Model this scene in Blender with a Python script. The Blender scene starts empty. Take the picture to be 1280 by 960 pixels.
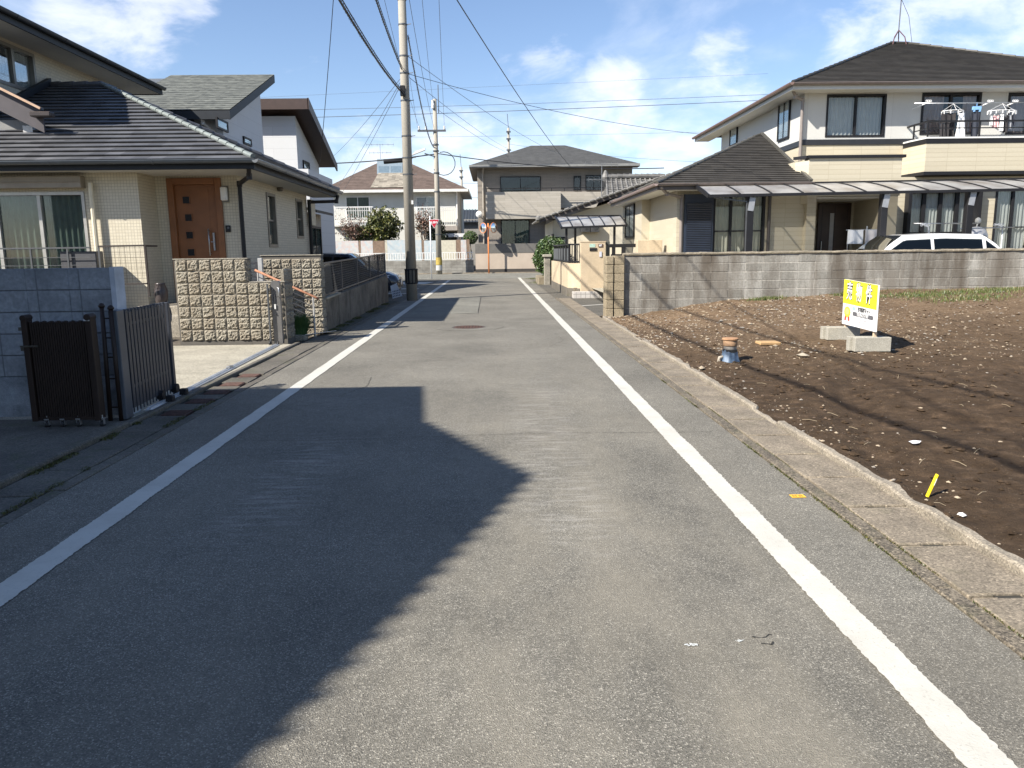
import bpy, bmesh, math, random
from mathutils import Vector, Matrix, noise
random.seed(7)
SC = bpy.context.scene
COL = SC.collection
R_ = math.radians
PI = math.pi

# ------------------------------------------------------------------ camera
FPX, EYE = 961.0, 1.55
_r = R_(0.7); _u = (616 - 640) / FPX; _v = (480 - 313) / FPX
_u0 = _u * math.cos(_r) + _v * math.sin(_r); _v0 = -_u * math.sin(_r) + _v * math.cos(_r)
PITCH = math.atan(_v0); YAW = math.atan(-_u0 * math.cos(PITCH))
_ca, _sa, _cp, _sp = math.cos(YAW), math.sin(YAW), math.cos(PITCH), math.sin(PITCH)
_R0 = Vector((_ca, -_sa, 0)); CF = Vector((_sa * _cp, _ca * _cp, -_sp)); _U0 = Vector((_sa * _sp, _ca * _sp, _cp))
CR = _R0 * math.cos(_r) - _U0 * math.sin(_r); CU = _R0 * math.sin(_r) + _U0 * math.cos(_r)
def W(x, y, Y):
    "surveyed point: X and Z of what stands at photo position x,y when its distance along the road is Y"
    d = CF + CR * ((x - 640) / FPX) + CU * ((480 - y) / FPX)
    t = Y / d.y
    return d.x * t, EYE + d.z * t
def WX(x, y, X):
    d = CF + CR * ((x - 640) / FPX) + CU * ((480 - y) / FPX)
    t = X / d.x
    return d.y * t, EYE + d.z * t
def G(x, y, z=0.0):
    d = CF + CR * ((x - 640) / FPX) + CU * ((480 - y) / FPX)
    t = (z - EYE) / d.z
    return d.x * t, d.y * t
cam = bpy.data.objects.new('camera', bpy.data.cameras.new('camera'))
COL.objects.link(cam)
M = Matrix((CR, CU, -CF)).transposed().to_4x4(); M.translation = Vector((0, 0, EYE))
cam.matrix_world = M
cam.data.sensor_width = 36; cam.data.lens = FPX / 1280 * 36
cam.data.clip_end = 2000; cam.data.clip_start = 0.05
SC.camera = cam

# ------------------------------------------------------------------ mesh builder
class MB:
    def __init__(s): s.v = []; s.f = []; s.mi = []; s.cur = 0
    def quad(s, *p):
        n = len(s.v); s.v += [tuple(q) for q in p]; s.f.append(tuple(range(n, n + len(p)))); s.mi.append(s.cur)
    def box(s, x0, x1, y0, y1, z0, z1, T=None):
        if x0 > x1: x0, x1 = x1, x0
        if y0 > y1: y0, y1 = y1, y0
        if z0 > z1: z0, z1 = z1, z0
        P = [(x0, y0, z0), (x1, y0, z0), (x1, y1, z0), (x0, y1, z0), (x0, y0, z1), (x1, y0, z1), (x1, y1, z1), (x0, y1, z1)]
        if T is not None: P = [tuple(T @ Vector(q)) for q in P]
        n = len(s.v); s.v += P
        for f in ((0, 3, 2, 1), (4, 5, 6, 7), (0, 1, 5, 4), (1, 2, 6, 5), (2, 3, 7, 6), (3, 0, 4, 7)):
            s.f.append(tuple(n + i for i in f)); s.mi.append(s.cur)
    def obox(s, c, size, rz=0, rx=0, ry=0):
        T = Matrix.Translation(c) @ Matrix.Rotation(rz, 4, 'Z') @ Matrix.Rotation(rx, 4, 'X') @ Matrix.Rotation(ry, 4, 'Y')
        a, b, d = size[0] / 2, size[1] / 2, size[2] / 2
        s.box(-a, a, -b, b, -d, d, T)
    def bar(s, p, q, w, h=None):
        h = h or w; p = Vector(p); q = Vector(q); d = q - p; L = d.length
        if L < 1e-6: return
        T = Matrix.Translation(p) @ d.to_track_quat('X', 'Z').to_matrix().to_4x4()
        s.box(0, L, -w / 2, w / 2, -h / 2, h / 2, T)
    def tube(s, pts, r, n=8, r1=None, cap=True):
        pts = [Vector(p) for p in pts]; m = len(pts); base = len(s.v)
        up = None
        for i, p in enumerate(pts):
            d = (pts[min(i + 1, m - 1)] - pts[max(i - 1, 0)]).normalized()
            if up is None:
                up = d.orthogonal().normalized()
            up = (up - d * up.dot(d))
            up = up.normalized() if up.length > 1e-5 else d.orthogonal().normalized()
            side = d.cross(up); rr = r if r1 is None else r + (r1 - r) * i / (m - 1)
            for k in range(n):
                a = 2 * PI * k / n
                s.v.append(tuple(p + (up * math.cos(a) + side * math.sin(a)) * rr))
        for i in range(m - 1):
            for k in range(n):
                a = base + i * n + k; b = base + i * n + (k + 1) % n
                s.f.append((a, b, b + n, a + n)); s.mi.append(s.cur)
        if cap:
            s.f.append(tuple(base + k for k in range(n))[::-1]); s.f.append(tuple(base + (m - 1) * n + k for k in range(n)))
            s.mi += [s.cur, s.cur]
    def lathe(s, c, prof, n=20):
        base = len(s.v); m = len(prof)
        for (r, z) in prof:
            for k in range(n):
                a = 2 * PI * k / n; s.v.append((c[0] + r * math.cos(a), c[1] + r * math.sin(a), c[2] + z))
        for i in range(m - 1):
            for k in range(n):
                a = base + i * n + k; b = base + i * n + (k + 1) % n
                s.f.append((a, b, b + n, a + n)); s.mi.append(s.cur)
        s.f.append(tuple(base + k for k in range(n))[::-1]); s.f.append(tuple(base + (m - 1) * n + k for k in range(n))); s.mi += [s.cur, s.cur]
    def prism(s, poly, off):
        "poly: list of 3D points, extruded by vector off"
        off = Vector(off); a = [Vector(p) for p in poly]; b = [p + off for p in a]; n = len(a)
        s.quad(*a[::-1]); s.quad(*b)
        for i in range(n): s.quad(a[i], a[(i + 1) % n], b[(i + 1) % n], b[i])
    def grid(s, nx, ny, fn):
        base = len(s.v)
        for j in range(ny + 1):
            for i in range(nx + 1): s.v.append(tuple(fn(i / nx, j / ny)))
        for j in range(ny):
            for i in range(nx):
                a = base + j * (nx + 1) + i
                s.f.append((a, a + 1, a + nx + 2, a + nx + 1)); s.mi.append(s.cur)
    def build(s, name, mat, parent=None, smooth=False, bevel=0, local=False, seg=1):
        me = bpy.data.meshes.new(name)
        off = Vector((0, 0, 0))
        if parent is not None and not local:
            off = base_of(parent)
        me.from_pydata([(x - off.x, y - off.y, z - off.z) for x, y, z in s.v], [], s.f)
        mats = mat if isinstance(mat, (list, tuple)) else [mat]
        for m in mats: me.materials.append(m)
        if len(mats) > 1:
            for p, k in zip(me.polygons, s.mi): p.material_index = k
        if smooth:
            for p in me.polygons: p.use_smooth = True
        me.update()
        o = bpy.data.objects.new(name, me); COL.objects.link(o)
        if parent is not None: o.parent = parent
        if bevel:
            b = o.modifiers.new('bevel', 'BEVEL'); b.width = bevel; b.segments = seg; b.limit_method = 'ANGLE'; b.angle_limit = R_(40)
        if smooth == 'auto':
            pass
        return o
def base_of(o):
    v = Vector((0, 0, 0))
    while o is not None: v = v + o.location; o = o.parent
    return v
def tag(o, label, cat, group=None):
    o['label'] = label; o['category'] = cat
    if group: o['group'] = group
    return o
def thing(name, label, cat, loc=(0, 0, 0), group=None):
    o = bpy.data.objects.new(name, None); COL.objects.link(o); o.location = loc; o.empty_display_size = 0.3
    return tag(o, label, cat, group)
def struct(o, kind='structure'):
    o['kind'] = kind; return o
def copy_tree(o, parent=None):
    c = o.copy(); COL.objects.link(c); c.parent = parent
    for ch in list(o.children): copy_tree(ch, c)
    return c

# ------------------------------------------------------------------ materials
def nodes(name):
    m = bpy.data.materials.new(name); m.use_nodes = True
    nt = m.node_tree; b = nt.nodes['Principled BSDF']
    return m, nt, b
def N(nt, t, **k):
    n = nt.nodes.new(t)
    for a, v in k.items():
        if a in n.inputs: n.inputs[a].default_value = v
        else: setattr(n, a, v)
    return n
def L(nt, a, b): nt.links.new(a, b)
def mixc(nt, fac, a, b, mode='MIX'):
    n = nt.nodes.new('ShaderNodeMix'); n.data_type = 'RGBA'; n.blend_type = mode
    for s, v in ((0, fac), (6, a), (7, b)):
        if isinstance(v, (int, float)): n.inputs[s].default_value = v
        elif isinstance(v, (tuple, list)): n.inputs[s].default_value = (*v[:3], 1)
        else: nt.links.new(v, n.inputs[s])
    return n.outputs[2]
def ramp(nt, src, stops):
    n = nt.nodes.new('ShaderNodeValToRGB'); e = n.color_ramp.elements
    while len(e) < len(stops): e.new(0.5)
    for i, (p, c) in enumerate(stops):
        e[i].position = p; e[i].color = (*c, 1) if isinstance(c, (tuple, list)) else (c, c, c, 1)
    nt.links.new(src, n.inputs[0]); return n.outputs[0]
def coords(nt, scale=(1, 1, 1), rot=(0, 0, 0)):
    tc = nt.nodes.new('ShaderNodeTexCoord'); mp = nt.nodes.new('ShaderNodeMapping')
    mp.inputs['Scale'].default_value = scale; mp.inputs['Rotation'].default_value = rot
    nt.links.new(tc.outputs['Object'], mp.inputs['Vector']); return mp.outputs[0]
def noisef(nt, vec, scale, detail=4, rough=0.55, dist=0):
    n = N(nt, 'ShaderNodeTexNoise'); n.inputs['Scale'].default_value = scale; n.inputs['Detail'].default_value = detail
    n.inputs['Roughness'].default_value = rough; n.inputs['Distortion'].default_value = dist
    nt.links.new(vec, n.inputs['Vector']); return n.outputs['Fac']
def bump(nt, b, h, strength=0.3, dist=0.01, prev=None):
    n = nt.nodes.new('ShaderNodeBump'); n.inputs['Strength'].default_value = strength; n.inputs['Distance'].default_value = dist
    nt.links.new(h, n.inputs['Height'])
    if prev is not None: nt.links.new(prev, n.inputs['Normal'])
    nt.links.new(n.outputs[0], b.inputs['Normal']); return n.outputs[0]
MC = {}
def plain(name, col, rough=0.6, metal=0.0, var=0.12, scale=6.0, bmp=0.0, bscale=80, spec=0.5):
    if name in MC: return MC[name]
    m, nt, b = nodes(name)
    v = coords(nt)
    f = noisef(nt, v, scale, 5)
    lo = tuple(c * (1 - var) for c in col); hi = tuple(min(1, c * (1 + var)) for c in col)
    c = ramp(nt, f, [(0.3, lo), (0.7, hi)])
    L(nt, c, b.inputs['Base Color'])
    b.inputs['Roughness'].default_value = rough; b.inputs['Metallic'].default_value = metal
    b.inputs['Specular IOR Level'].default_value = spec
    if bmp: bump(nt, b, noisef(nt, v, bscale, 3), bmp, 0.004)
    MC[name] = m; return m
def uv_wall(nt):
    "u = x + y, v = z : runs along any axis-aligned wall"
    tc = nt.nodes.new('ShaderNodeTexCoord'); s = nt.nodes.new('ShaderNodeSeparateXYZ'); L(nt, tc.outputs['Object'], s.inputs[0])
    a = N(nt, 'ShaderNodeMath', operation='ADD'); L(nt, s.outputs[0], a.inputs[0]); L(nt, s.outputs[1], a.inputs[1])
    c = nt.nodes.new('ShaderNodeCombineXYZ'); L(nt, a.outputs[0], c.inputs[0]); L(nt, s.outputs[2], c.inputs[1])
    return c.outputs[0], tc.outputs['Object']
def brickwall(name, c1, c2, mortar, bw, bh, mw=0.01, offset=0.0, rough=0.7, bmp=0.4, stain=None, stainamt=0.0, grain=0.1, streak=0.0, darktop=None, bdist=0.01):
    if name in MC: return MC[name]
    m, nt, b = nodes(name)
    uv, ob = uv_wall(nt)
    br = N(nt, 'ShaderNodeTexBrick'); L(nt, uv, br.inputs['Vector'])
    br.offset = offset; br.squash = 1.0
    for k, v in (('Scale', 1.0), ('Mortar Size', mw / 2), ('Mortar Smooth', 0.2), ('Bias', 0.0), ('Brick Width', bw), ('Row Height', bh)):
        br.inputs[k].default_value = v
    br.inputs['Color1'].default_value = (*c1, 1); br.inputs['Color2'].default_value = (*c2, 1); br.inputs['Mortar'].default_value = (*mortar, 1)
    col = br.outputs['Color']
    g = noisef(nt, ob, 25, 5)
    col = mixc(nt, 1.0, col, ramp(nt, g, [(0.25, 1 - grain * 1.5), (0.75, 1 + 0 * grain)]), 'MULTIPLY')
    if stain:
        mp = nt.nodes.new('ShaderNodeMapping'); mp.inputs['Scale'].default_value = (1, 1, 0.25 if streak else 1); L(nt, ob, mp.inputs[0])
        f = noisef(nt, mp.outputs[0], 1.7, 6, 0.65)
        if streak:
            mp2 = nt.nodes.new('ShaderNodeMapping'); mp2.inputs['Scale'].default_value = (1, 1, 0.18); mp2.inputs['Location'].default_value = (7, 3, 1); L(nt, ob, mp2.inputs[0])
            col = mixc(nt, ramp(nt, noisef(nt, mp2.outputs[0], 3.2, 6, 0.7), [(0.52, 0.0), (0.66, 0.5)]), col, (.50, .48, .43))
            col = mixc(nt, ramp(nt, noisef(nt, mp2.outputs[0], 1.1, 7, 0.7), [(0.50, 0.0), (0.62, 0.7)]), col, (.15, .13, .105))
        col = mixc(nt, ramp(nt, f, [(0.42, 0.0), (0.64, stainamt)]), col, stain)
    L(nt, col, b.inputs['Base Color']); b.inputs['Roughness'].default_value = rough
    inv = N(nt, 'ShaderNodeMath', operation='MULTIPLY_ADD'); L(nt, br.outputs['Fac'], inv.inputs[0]); inv.inputs[1].default_value = -1; inv.inputs[2].default_value = 1
    h = N(nt, 'ShaderNodeMath', operation='MULTIPLY_ADD'); L(nt, g, h.inputs[0]); h.inputs[1].default_value = grain * 1.5; L(nt, inv.outputs[0], h.inputs[2])
    bump(nt, b, h.outputs[0], bmp, bdist)
    MC[name] = m; return m
def glassmat(name='window glass', tint=(0.93, 0.95, 0.95), base=0.55):
    if name in MC: return MC[name]
    m = bpy.data.materials.new(name); m.use_nodes = True; nt = m.node_tree; nt.nodes.clear()
    o = nt.nodes.new('ShaderNodeOutputMaterial'); mx = nt.nodes.new('ShaderNodeMixShader')
    t = nt.nodes.new('ShaderNodeBsdfTransparent'); t.inputs[0].default_value = (*tint, 1)
    g = nt.nodes.new('ShaderNodeBsdfGlossy'); g.inputs['Roughness'].default_value = 0.02; g.inputs[0].default_value = (0.9, 0.93, 0.95, 1)
    fr = nt.nodes.new('ShaderNodeFresnel'); fr.inputs[0].default_value = 1.6
    a = N(nt, 'ShaderNodeMath', operation='MULTIPLY_ADD'); a.inputs[1].default_value = 0.6; a.inputs[2].default_value = 0.0
    L(nt, fr.outputs[0], a.inputs[0]); L(nt, a.outputs[0], mx.inputs[0]); L(nt, t.outputs[0], mx.inputs[1]); L(nt, g.outputs[0], mx.inputs[2])
    L(nt, mx.outputs[0], o.inputs[0]); MC[name] = m; return m
GLASS = glassmat()
DGLASS = glassmat('dark car glass', (0.10, 0.12, 0.13))
BLACK = plain('black coated metal', (0.014, 0.014, 0.016), 0.5, spec=.3)
CHAR = plain('charcoal metal', (0.03, 0.032, 0.038), 0.55, 0.1)
GREYM = plain('grey aluminium', (0.12, 0.125, 0.13), 0.4, 0.5)
ALU = plain('bright aluminium', (0.42, 0.43, 0.44), 0.35, 0.8)
WHITE = plain('white paint', (0.62, 0.62, 0.60), 0.5, var=0.05)
SOFFIT = plain('soffit board', (0.55, 0.55, 0.52), 0.7, var=0.04)
NAVYM = plain('slate blue black gutter', (0.018, 0.022, 0.028), 0.55, 0.0, spec=.3)
CREAMP = plain('cream vinyl', (0.62, 0.56, 0.42), 0.5, var=0.05)

# ------------------------------------------------------------------ building pieces
def place(face, plane, u, d, z):
    "face '-y' looks towards the camera, '+x' looks right, '-x' looks left; d = depth into the wall"
    if face == '-y': return (u, plane + d, z)
    if face == '+y': return (u, plane - d, z)
    if face == '+x': return (plane - d, u, z)
    return (plane + d, u, z)
def fbox(mb, face, plane, u0, u1, d0, d1, z0, z1):
    a = place(face, plane, u0, d0, z0); b = place(face, plane, u1, d1, z1)
    mb.box(a[0], b[0], a[1], b[1], a[2], b[2])
def wall_mb(mb, face, plane, u0, u1, z0, z1, holes=(), t=0.15):
    if u0 > u1: u0, u1 = u1, u0
    hs = [(min(a, b), max(a, b), c, d) for a, b, c, d in holes]
    us = sorted({u0, u1, *[h[0] for h in hs], *[h[1] for h in hs]}); zs = sorted({z0, z1, *[h[2] for h in hs], *[h[3] for h in hs]})
    P = lambda u, d, z: place(face, plane, u, d, z)
    for i in range(len(us) - 1):
        for j in range(len(zs) - 1):
            uc = (us[i] + us[i + 1]) / 2; zc = (zs[j] + zs[j + 1]) / 2
            if uc < u0 or uc > u1 or zc < z0 or zc > z1: continue
            if any(h[0] < uc < h[1] and h[2] < zc < h[3] for h in hs): continue
            for d in (0, t):
                mb.quad(P(us[i], d, zs[j]), P(us[i + 1], d, zs[j]), P(us[i + 1], d, zs[j + 1]), P(us[i], d, zs[j + 1]))
    for a, b, c, d in hs:
        for (ua, za, ub, zb) in ((a, c, b, c), (a, d, b, d), (a, c, a, d), (b, c, b, d)):
            mb.quad(P(ua, 0, za), P(ub, 0, zb), P(ub, t, zb), P(ua, t, za))
def curtain_mb(mb, face, plane, u0, u1, z0, z1, d=0.1, amp=0.03, period=0.12):
    n = max(6, int(abs(u1 - u0) / period * 6))
    def fn(a, b):
        u = u0 + (u1 - u0) * a
        return place(face, plane, u, d + amp * math.sin(u * 2 * PI / period + 1.5 * math.sin(u * 3.1)) * (0.7 + 0.3 * b), z0 + (z1 - z0) * b)
    mb.grid(n, 2, fn)
def window(parent, face, plane, u0, u1, z0, z1, frame, panels=2, curtain=None, fw=0.05, gap=None, d=0.05, mid=None, proud=0.02, blank=None):
    if u0 > u1: u0, u1 = u1, u0
    f = MB()
    for (a, b, c, e) in ((u0, u1, z0, z0 + fw), (u0, u1, z1 - fw, z1)): fbox(f, face, plane, a, b, -proud, 0.1, c, e)
    for (a, b) in ((u0, u0 + fw), (u1 - fw, u1)): fbox(f, face, plane, a, b, -proud, 0.1, z0 + fw, z1 - fw)
    w = (u1 - u0 - 2 * fw) / panels
    for i in range(1, panels):
        c = u0 + fw + w * i; fbox(f, face, plane, c - fw * 0.55, c + fw * 0.55, 0.0, 0.09, z0 + fw, z1 - fw)
    if mid is not None: fbox(f, face, plane, u0 + fw, u1 - fw, 0.03, 0.07, mid - 0.02, mid + 0.02)
    fr = f.build('window', frame, parent)
    for i in range(panels):
        a = u0 + fw + w * i + (fw * .55 if i else 0); b = u0 + fw + w * (i + 1) - (fw * .55 if i < panels - 1 else 0)
        g = MB(); dd = d + (0.012 if i % 2 else 0); fbox(g, face, plane, a, b, dd, dd + 0.006, z0 + fw, z1 - fw)
        g.build('pane', GLASS, fr)
    if curtain:
        c = MB(); e = fw + 0.01
        if gap:
            curtain_mb(c, face, plane, u0 + e, gap[0], z0 + e, z1 - e, 0.13); curtain_mb(c, face, plane, gap[1], u1 - e, z0 + e, z1 - e, 0.13)
        else: curtain_mb(c, face, plane, u0 + e, u1 - e, z0 + e, z1 - e, 0.13)
        c.build('curtain', curtain, fr, smooth=True)
    k = MB(); fbox(k, face, plane, u0 - 0.05, u1 + 0.05, 0.3, 0.32, z0 - 0.05, z1 + 0.05)
    k.build('unlit_room_sheet', plain('dark interior', (0.02, 0.02, 0.02), 0.9), fr)  # near-black sheet painted as the unlit room behind the glass
    return fr
def slope(mb, e0, e1, r1, r0, exposure=0.25, step=0.02, base=0.0):
    "stepped courses between eave e0-e1 and ridge r0-r1"
    e0, e1, r0, r1 = map(Vector, (e0, e1, r0, r1))
    n = ((e1 - e0).cross((r0 + r1) / 2 - (e0 + e1) / 2)).normalized()
    if n.z < 0: n = -n
    Ls = (((r0 + r1) / 2) - ((e0 + e1) / 2)); ax = (e1 - e0).normalized(); Ls = (Ls - ax * Ls.dot(ax)).length
    k = max(2, round(Ls / exposure))
    for i in range(k):
        a, b = i / k, (i + 1) / k
        p0 = e0.lerp(r0, a); p1 = e1.lerp(r1, a); q0 = e0.lerp(r0, b); q1 = e1.lerp(r1, b)
        up = n * (step + base)
        ex = Vector((0, 0, 0))
        if step >= .02 and i < k - 1: ex = (r0 - e0); ex = (ex - ax * ex.dot(ax)).normalized() * .037
        mb.quad(p0 + up, p1 + up, q1 + n * base, q0 + n * base)
        if ex.length > 0: mb.quad(q0 + n * base, q1 + n * base, q1 + n * base + ex, q0 + n * base + ex)
        if step >= .02:
            # thin lip overhanging a recessed riser, as lapped tiles do
            lo = n * (step * .55 + base); u_ = (r0 - e0); u_ = (u_ - ax * u_.dot(ax)).normalized() * .035
            mb.quad(p0 + lo, p1 + lo, p1 + up, p0 + up); mb.quad(p0 + lo, p1 + lo, p1 + lo + u_, p0 + lo + u_)
            mb.quad(p0 + u_ + n * (base - .002), p1 + u_ + n * (base - .002), p1 + lo + u_, p0 + lo + u_)
        else: mb.quad(p0 + n * base - n * 0.002, p1 + n * base - n * 0.002, p1 + up, p0 + up)
def caps(mb, p, q, r=0.07, seg=0.3, mat=None):
    p = Vector(p); q = Vector(q); d = q - p; k = max(1, int(d.length / seg)); u = d.normalized()
    for i in range(k):
        a = p + d * (i / k); b = p + d * ((i + 1) / k) + u * 0.04
        mb.tube([a + Vector((0, 0, 0.005)), b - Vector((0, 0, 0.005))], r * 1.12, 8, r * 0.9)
def leafcloud(mb, c, rad, n, size, seed=1, shell=0.55, flat=0.0, lump=0.25, mask=None):
    rnd = random.Random(seed); c = Vector(c)
    k = 0
    while k < n:
        d = Vector((rnd.gauss(0, 1), rnd.gauss(0, 1), rnd.gauss(0, 1)))
        if d.length < 1e-3: continue
        d.normalize()
        rr = shell + (1 - shell) * rnd.random() ** 0.6
        if rnd.random() < 0.25: rr *= rnd.random() ** 0.3
        w = 1 + lump * noise.noise(Vector((d.x * 2.2 + seed, d.y * 2.2, d.z * 2.2))) * 1.6
        p = Vector((d.x * rad[0], d.y * rad[1], d.z * rad[2])) * rr * w
        if noise.noise((p + c) * (1.6 / max(rad)) * 2 + Vector((seed, 0, 0))) < -0.28 and rnd.random() < 0.8: continue
        p = p + c
        if mask and not mask(p): continue
        s = size * (0.6 + 0.8 * rnd.random())
        a = Vector((rnd.uniform(-1, 1), rnd.uniform(-1, 1), rnd.uniform(-0.6, 0.9))); a = (a + d * 0.5).normalized()
        b = a.orthogonal().normalized(); b.rotate(Matrix.Rotation(rnd.uniform(0, 2 * PI), 3, a)); cc = a.cross(b)
        f = a * s * 0.18
        mb.cur = rnd.choice((0, 0, 0, 1, 1, 2))
        mb.quad(p - b * s * .5, p + cc * s * .28 - f * .3, p + b * s * .55 - f, p - cc * s * .28 - f * .3)
        k += 1
def limb(mb, p, q, r0, r1, wob=0.1, seed=0, n=6):
    rnd = random.Random(seed); p = Vector(p); q = Vector(q); L_ = (q - p).length; pts = []
    for i in range(n + 1):
        t = i / n; o = Vector((rnd.uniform(-1, 1), rnd.uniform(-1, 1), 0)) * wob * L_ * 0.3 * math.sin(PI * t)
        pts.append(p.lerp(q, t) + o)
    mb.tube(pts, r0, 7, r1); return pts
def leafmat(name, cols):
    out = []
    for i, c in enumerate(cols):
        m, nt, b = nodes(name + ' ' + 'abc'[i]); L(nt, ramp(nt, noisef(nt, coords(nt), 5, 2), [(0.3, tuple(x * .7 for x in c)), (0.7, c)]), b.inputs['Base Color'])
        b.inputs['Roughness'].default_value = 0.45
        try: b.inputs['Subsurface Weight'].default_value = 0.0
        except Exception: pass
        out.append(m)
    return out
def text_mb(body, size, mat, parent, loc, rot, name='lettering', offset=0.0, thick=0.002, align='CENTER', sx=1.0):
    cu = bpy.data.curves.new('txt', 'FONT'); cu.body = body; cu.size = size; cu.align_x = align; cu.align_y = 'CENTER'
    cu.offset = offset; cu.extrude = thick; cu.resolution_u = 3
    o = bpy.data.objects.new('txt', cu); COL.objects.link(o)
    dg = bpy.context.evaluated_depsgraph_get(); me = bpy.data.meshes.new_from_object(o.evaluated_get(dg))
    bpy.data.objects.remove(o); me.materials.clear(); me.materials.append(mat)
    T = Matrix.Translation(Vector(loc) - (base_of(parent) if parent else Vector())) @ rot.to_4x4() @ Matrix.Diagonal((sx, 1, 1, 1))
    me.transform(T)
    p = bpy.data.objects.new(name, me); COL.objects.link(p); p.parent = parent
    return p
ROT_NEGY = Matrix.Rotation(PI / 2, 3, 'X')
# ------------------------------------------------------------------ light and sky
SUN_EL, SUN_DIR = R_(40), Vector((0.83, 0.56, 0)).normalized()      # light travels towards SUN_DIR
world = bpy.data.worlds.new("World"); SC.world = world; world.use_nodes = True
wn = world.node_tree; bg = wn.nodes['Background']
sky = N(wn, 'ShaderNodeTexSky'); sky.sky_type = 'NISHITA'; sky.sun_disc = False
sky.sun_elevation = SUN_EL; sky.sun_rotation = math.atan2(-SUN_DIR.x, -SUN_DIR.y) % (2 * PI)
sky.air_density = 1.0; sky.dust_density = 0.35; sky.ozone_density = 2.0
tc = N(wn, 'ShaderNodeTexCoord'); sp = N(wn, 'ShaderNodeSeparateXYZ'); L(wn, tc.outputs['Generated'], sp.inputs[0])
zz = N(wn, 'ShaderNodeMath', operation='ADD'); L(wn, sp.outputs[2], zz.inputs[0]); zz.inputs[1].default_value = 0.16
dx = N(wn, 'ShaderNodeMath', operation='DIVIDE'); L(wn, sp.outputs[0], dx.inputs[0]); L(wn, zz.outputs[0], dx.inputs[1])
dy = N(wn, 'ShaderNodeMath', operation='DIVIDE'); L(wn, sp.outputs[1], dy.inputs[0]); L(wn, zz.outputs[0], dy.inputs[1])
cb = N(wn, 'ShaderNodeCombineXYZ'); L(wn, dx.outputs[0], cb.inputs[0]); L(wn, dy.outputs[0], cb.inputs[1])
mp = N(wn, 'ShaderNodeMapping'); mp.inputs['Scale'].default_value = (1.1, 0.8, 1); mp.inputs['Rotation'].default_value = (0, 0, R_(28)); mp.inputs['Location'].default_value = (3.1, 1.4, 0); L(wn, cb.outputs[0], mp.inputs[0])
c1 = noisef(wn, mp.outputs[0], 1.3, 9, 0.58, 0.35)
c2 = noisef(wn, mp.outputs[0], 0.55, 3, 0.5, 0.0)
am = N(wn, 'ShaderNodeMath', operation='MULTIPLY_ADD'); L(wn, c2, am.inputs[0]); am.inputs[1].default_value = 0.9; L(wn, c1, am.inputs[2])
hz = N(wn, 'ShaderNodeMath', operation='MULTIPLY_ADD'); L(wn, sp.outputs[2], hz.inputs[0]); hz.inputs[1].default_value = -0.28; L(wn, am.outputs[0], hz.inputs[2])
cm = ramp(wn, hz.outputs[0], [(0.87, 0.0), (1.0, 0.55), (1.12, 0.85)]) if False else None
mr = N(wn, 'ShaderNodeMapRange'); mr.interpolation_type = 'SMOOTHSTEP'; L(wn, hz.outputs[0], mr.inputs[0])
mr.inputs['From Min'].default_value = 0.87; mr.inputs['From Max'].default_value = 1.13; mr.inputs['To Max'].default_value = 0.35
skc = mixc(wn, 1.0, sky.outputs[0], (1.04, 1.04, 1.11), 'MULTIPLY')
cl = None
for (bx_, by_, rad_, wt_) in ((165, 28, 4.0, .95), (90, 5, 3.2, .9), (225, 8, 3.0, .9), (1190, 40, 9.0, 1.0), (1110, 62, 4.5, .85), (1275, 20, 8.0, .9), (770, 106, 2.6, 1.0), (905, 104, 3.6, .95), (875, 122, 3.5, .9), (745, 158, 4.2, .9), (800, 152, 2.5, .8), (840, 190, 3.2, .9), (700, 178, 3, .5), (470, 206, 4.2, .95), (560, 196, 4.5, .9), (600, 215, 4, .9), (420, 222, 4, .9), (690, 70, 3.0, .45), (1000, 130, 6, .4), (340, 160, 5, .35), (620, 160, 6, .4)):
    dv = (CF + CR * ((bx_ - 640) / FPX) + CU * ((480 - by_) / FPX)).normalized()
    dt = N(wn, 'ShaderNodeVectorMath', operation='DOT_PRODUCT'); L(wn, tc.outputs['Generated'], dt.inputs[0]); dt.inputs[1].default_value = dv
    mq = N(wn, 'ShaderNodeMapRange'); mq.interpolation_type = 'SMOOTHSTEP'; L(wn, dt.outputs['Value'], mq.inputs[0]); mq.inputs['From Min'].default_value = math.cos(R_(rad_ * 1.25)); mq.inputs['From Max'].default_value = 1.0; mq.inputs['To Max'].default_value = wt_
    if cl is None: cl = mq.outputs[0]
    else:
        mxn = N(wn, 'ShaderNodeMath', operation='MAXIMUM'); L(wn, cl, mxn.inputs[0]); L(wn, mq.outputs[0], mxn.inputs[1]); cl = mxn.outputs[0]
mpc = N(wn, 'ShaderNodeMapping'); mpc.inputs['Scale'].default_value = (1, 1, 2.1); L(wn, tc.outputs['Generated'], mpc.inputs[0])
pf0 = noisef(wn, mpc.outputs[0], 9.0, 10, 0.6, 0.3)
pfm = N(wn, 'ShaderNodeMath', operation='MULTIPLY_ADD'); L(wn, pf0, pfm.inputs[0]); pfm.inputs[1].default_value = 2.0; pfm.inputs[2].default_value = -0.5; pf = pfm.outputs[0]
s1 = N(wn, 'ShaderNodeMath', operation='MULTIPLY_ADD'); L(wn, cl, s1.inputs[0]); s1.inputs[1].default_value = 0.75; L(wn, pf, s1.inputs[2])
s2 = N(wn, 'ShaderNodeMapRange'); s2.interpolation_type = 'SMOOTHSTEP'; L(wn, s1.outputs[0], s2.inputs[0]); s2.inputs['From Min'].default_value = 0.86; s2.inputs['From Max'].default_value = 1.45; s2.inputs['To Max'].default_value = 0.56
skw = mixc(wn, mr.outputs[0], skc, (8.2, 8.5, 9.3))
cc = mixc(wn, s2.outputs[0], skw, (8.6, 8.6, 9.1))
L(wn, cc, bg.inputs[0]); bg.inputs[1].default_value = 0.078
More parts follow.
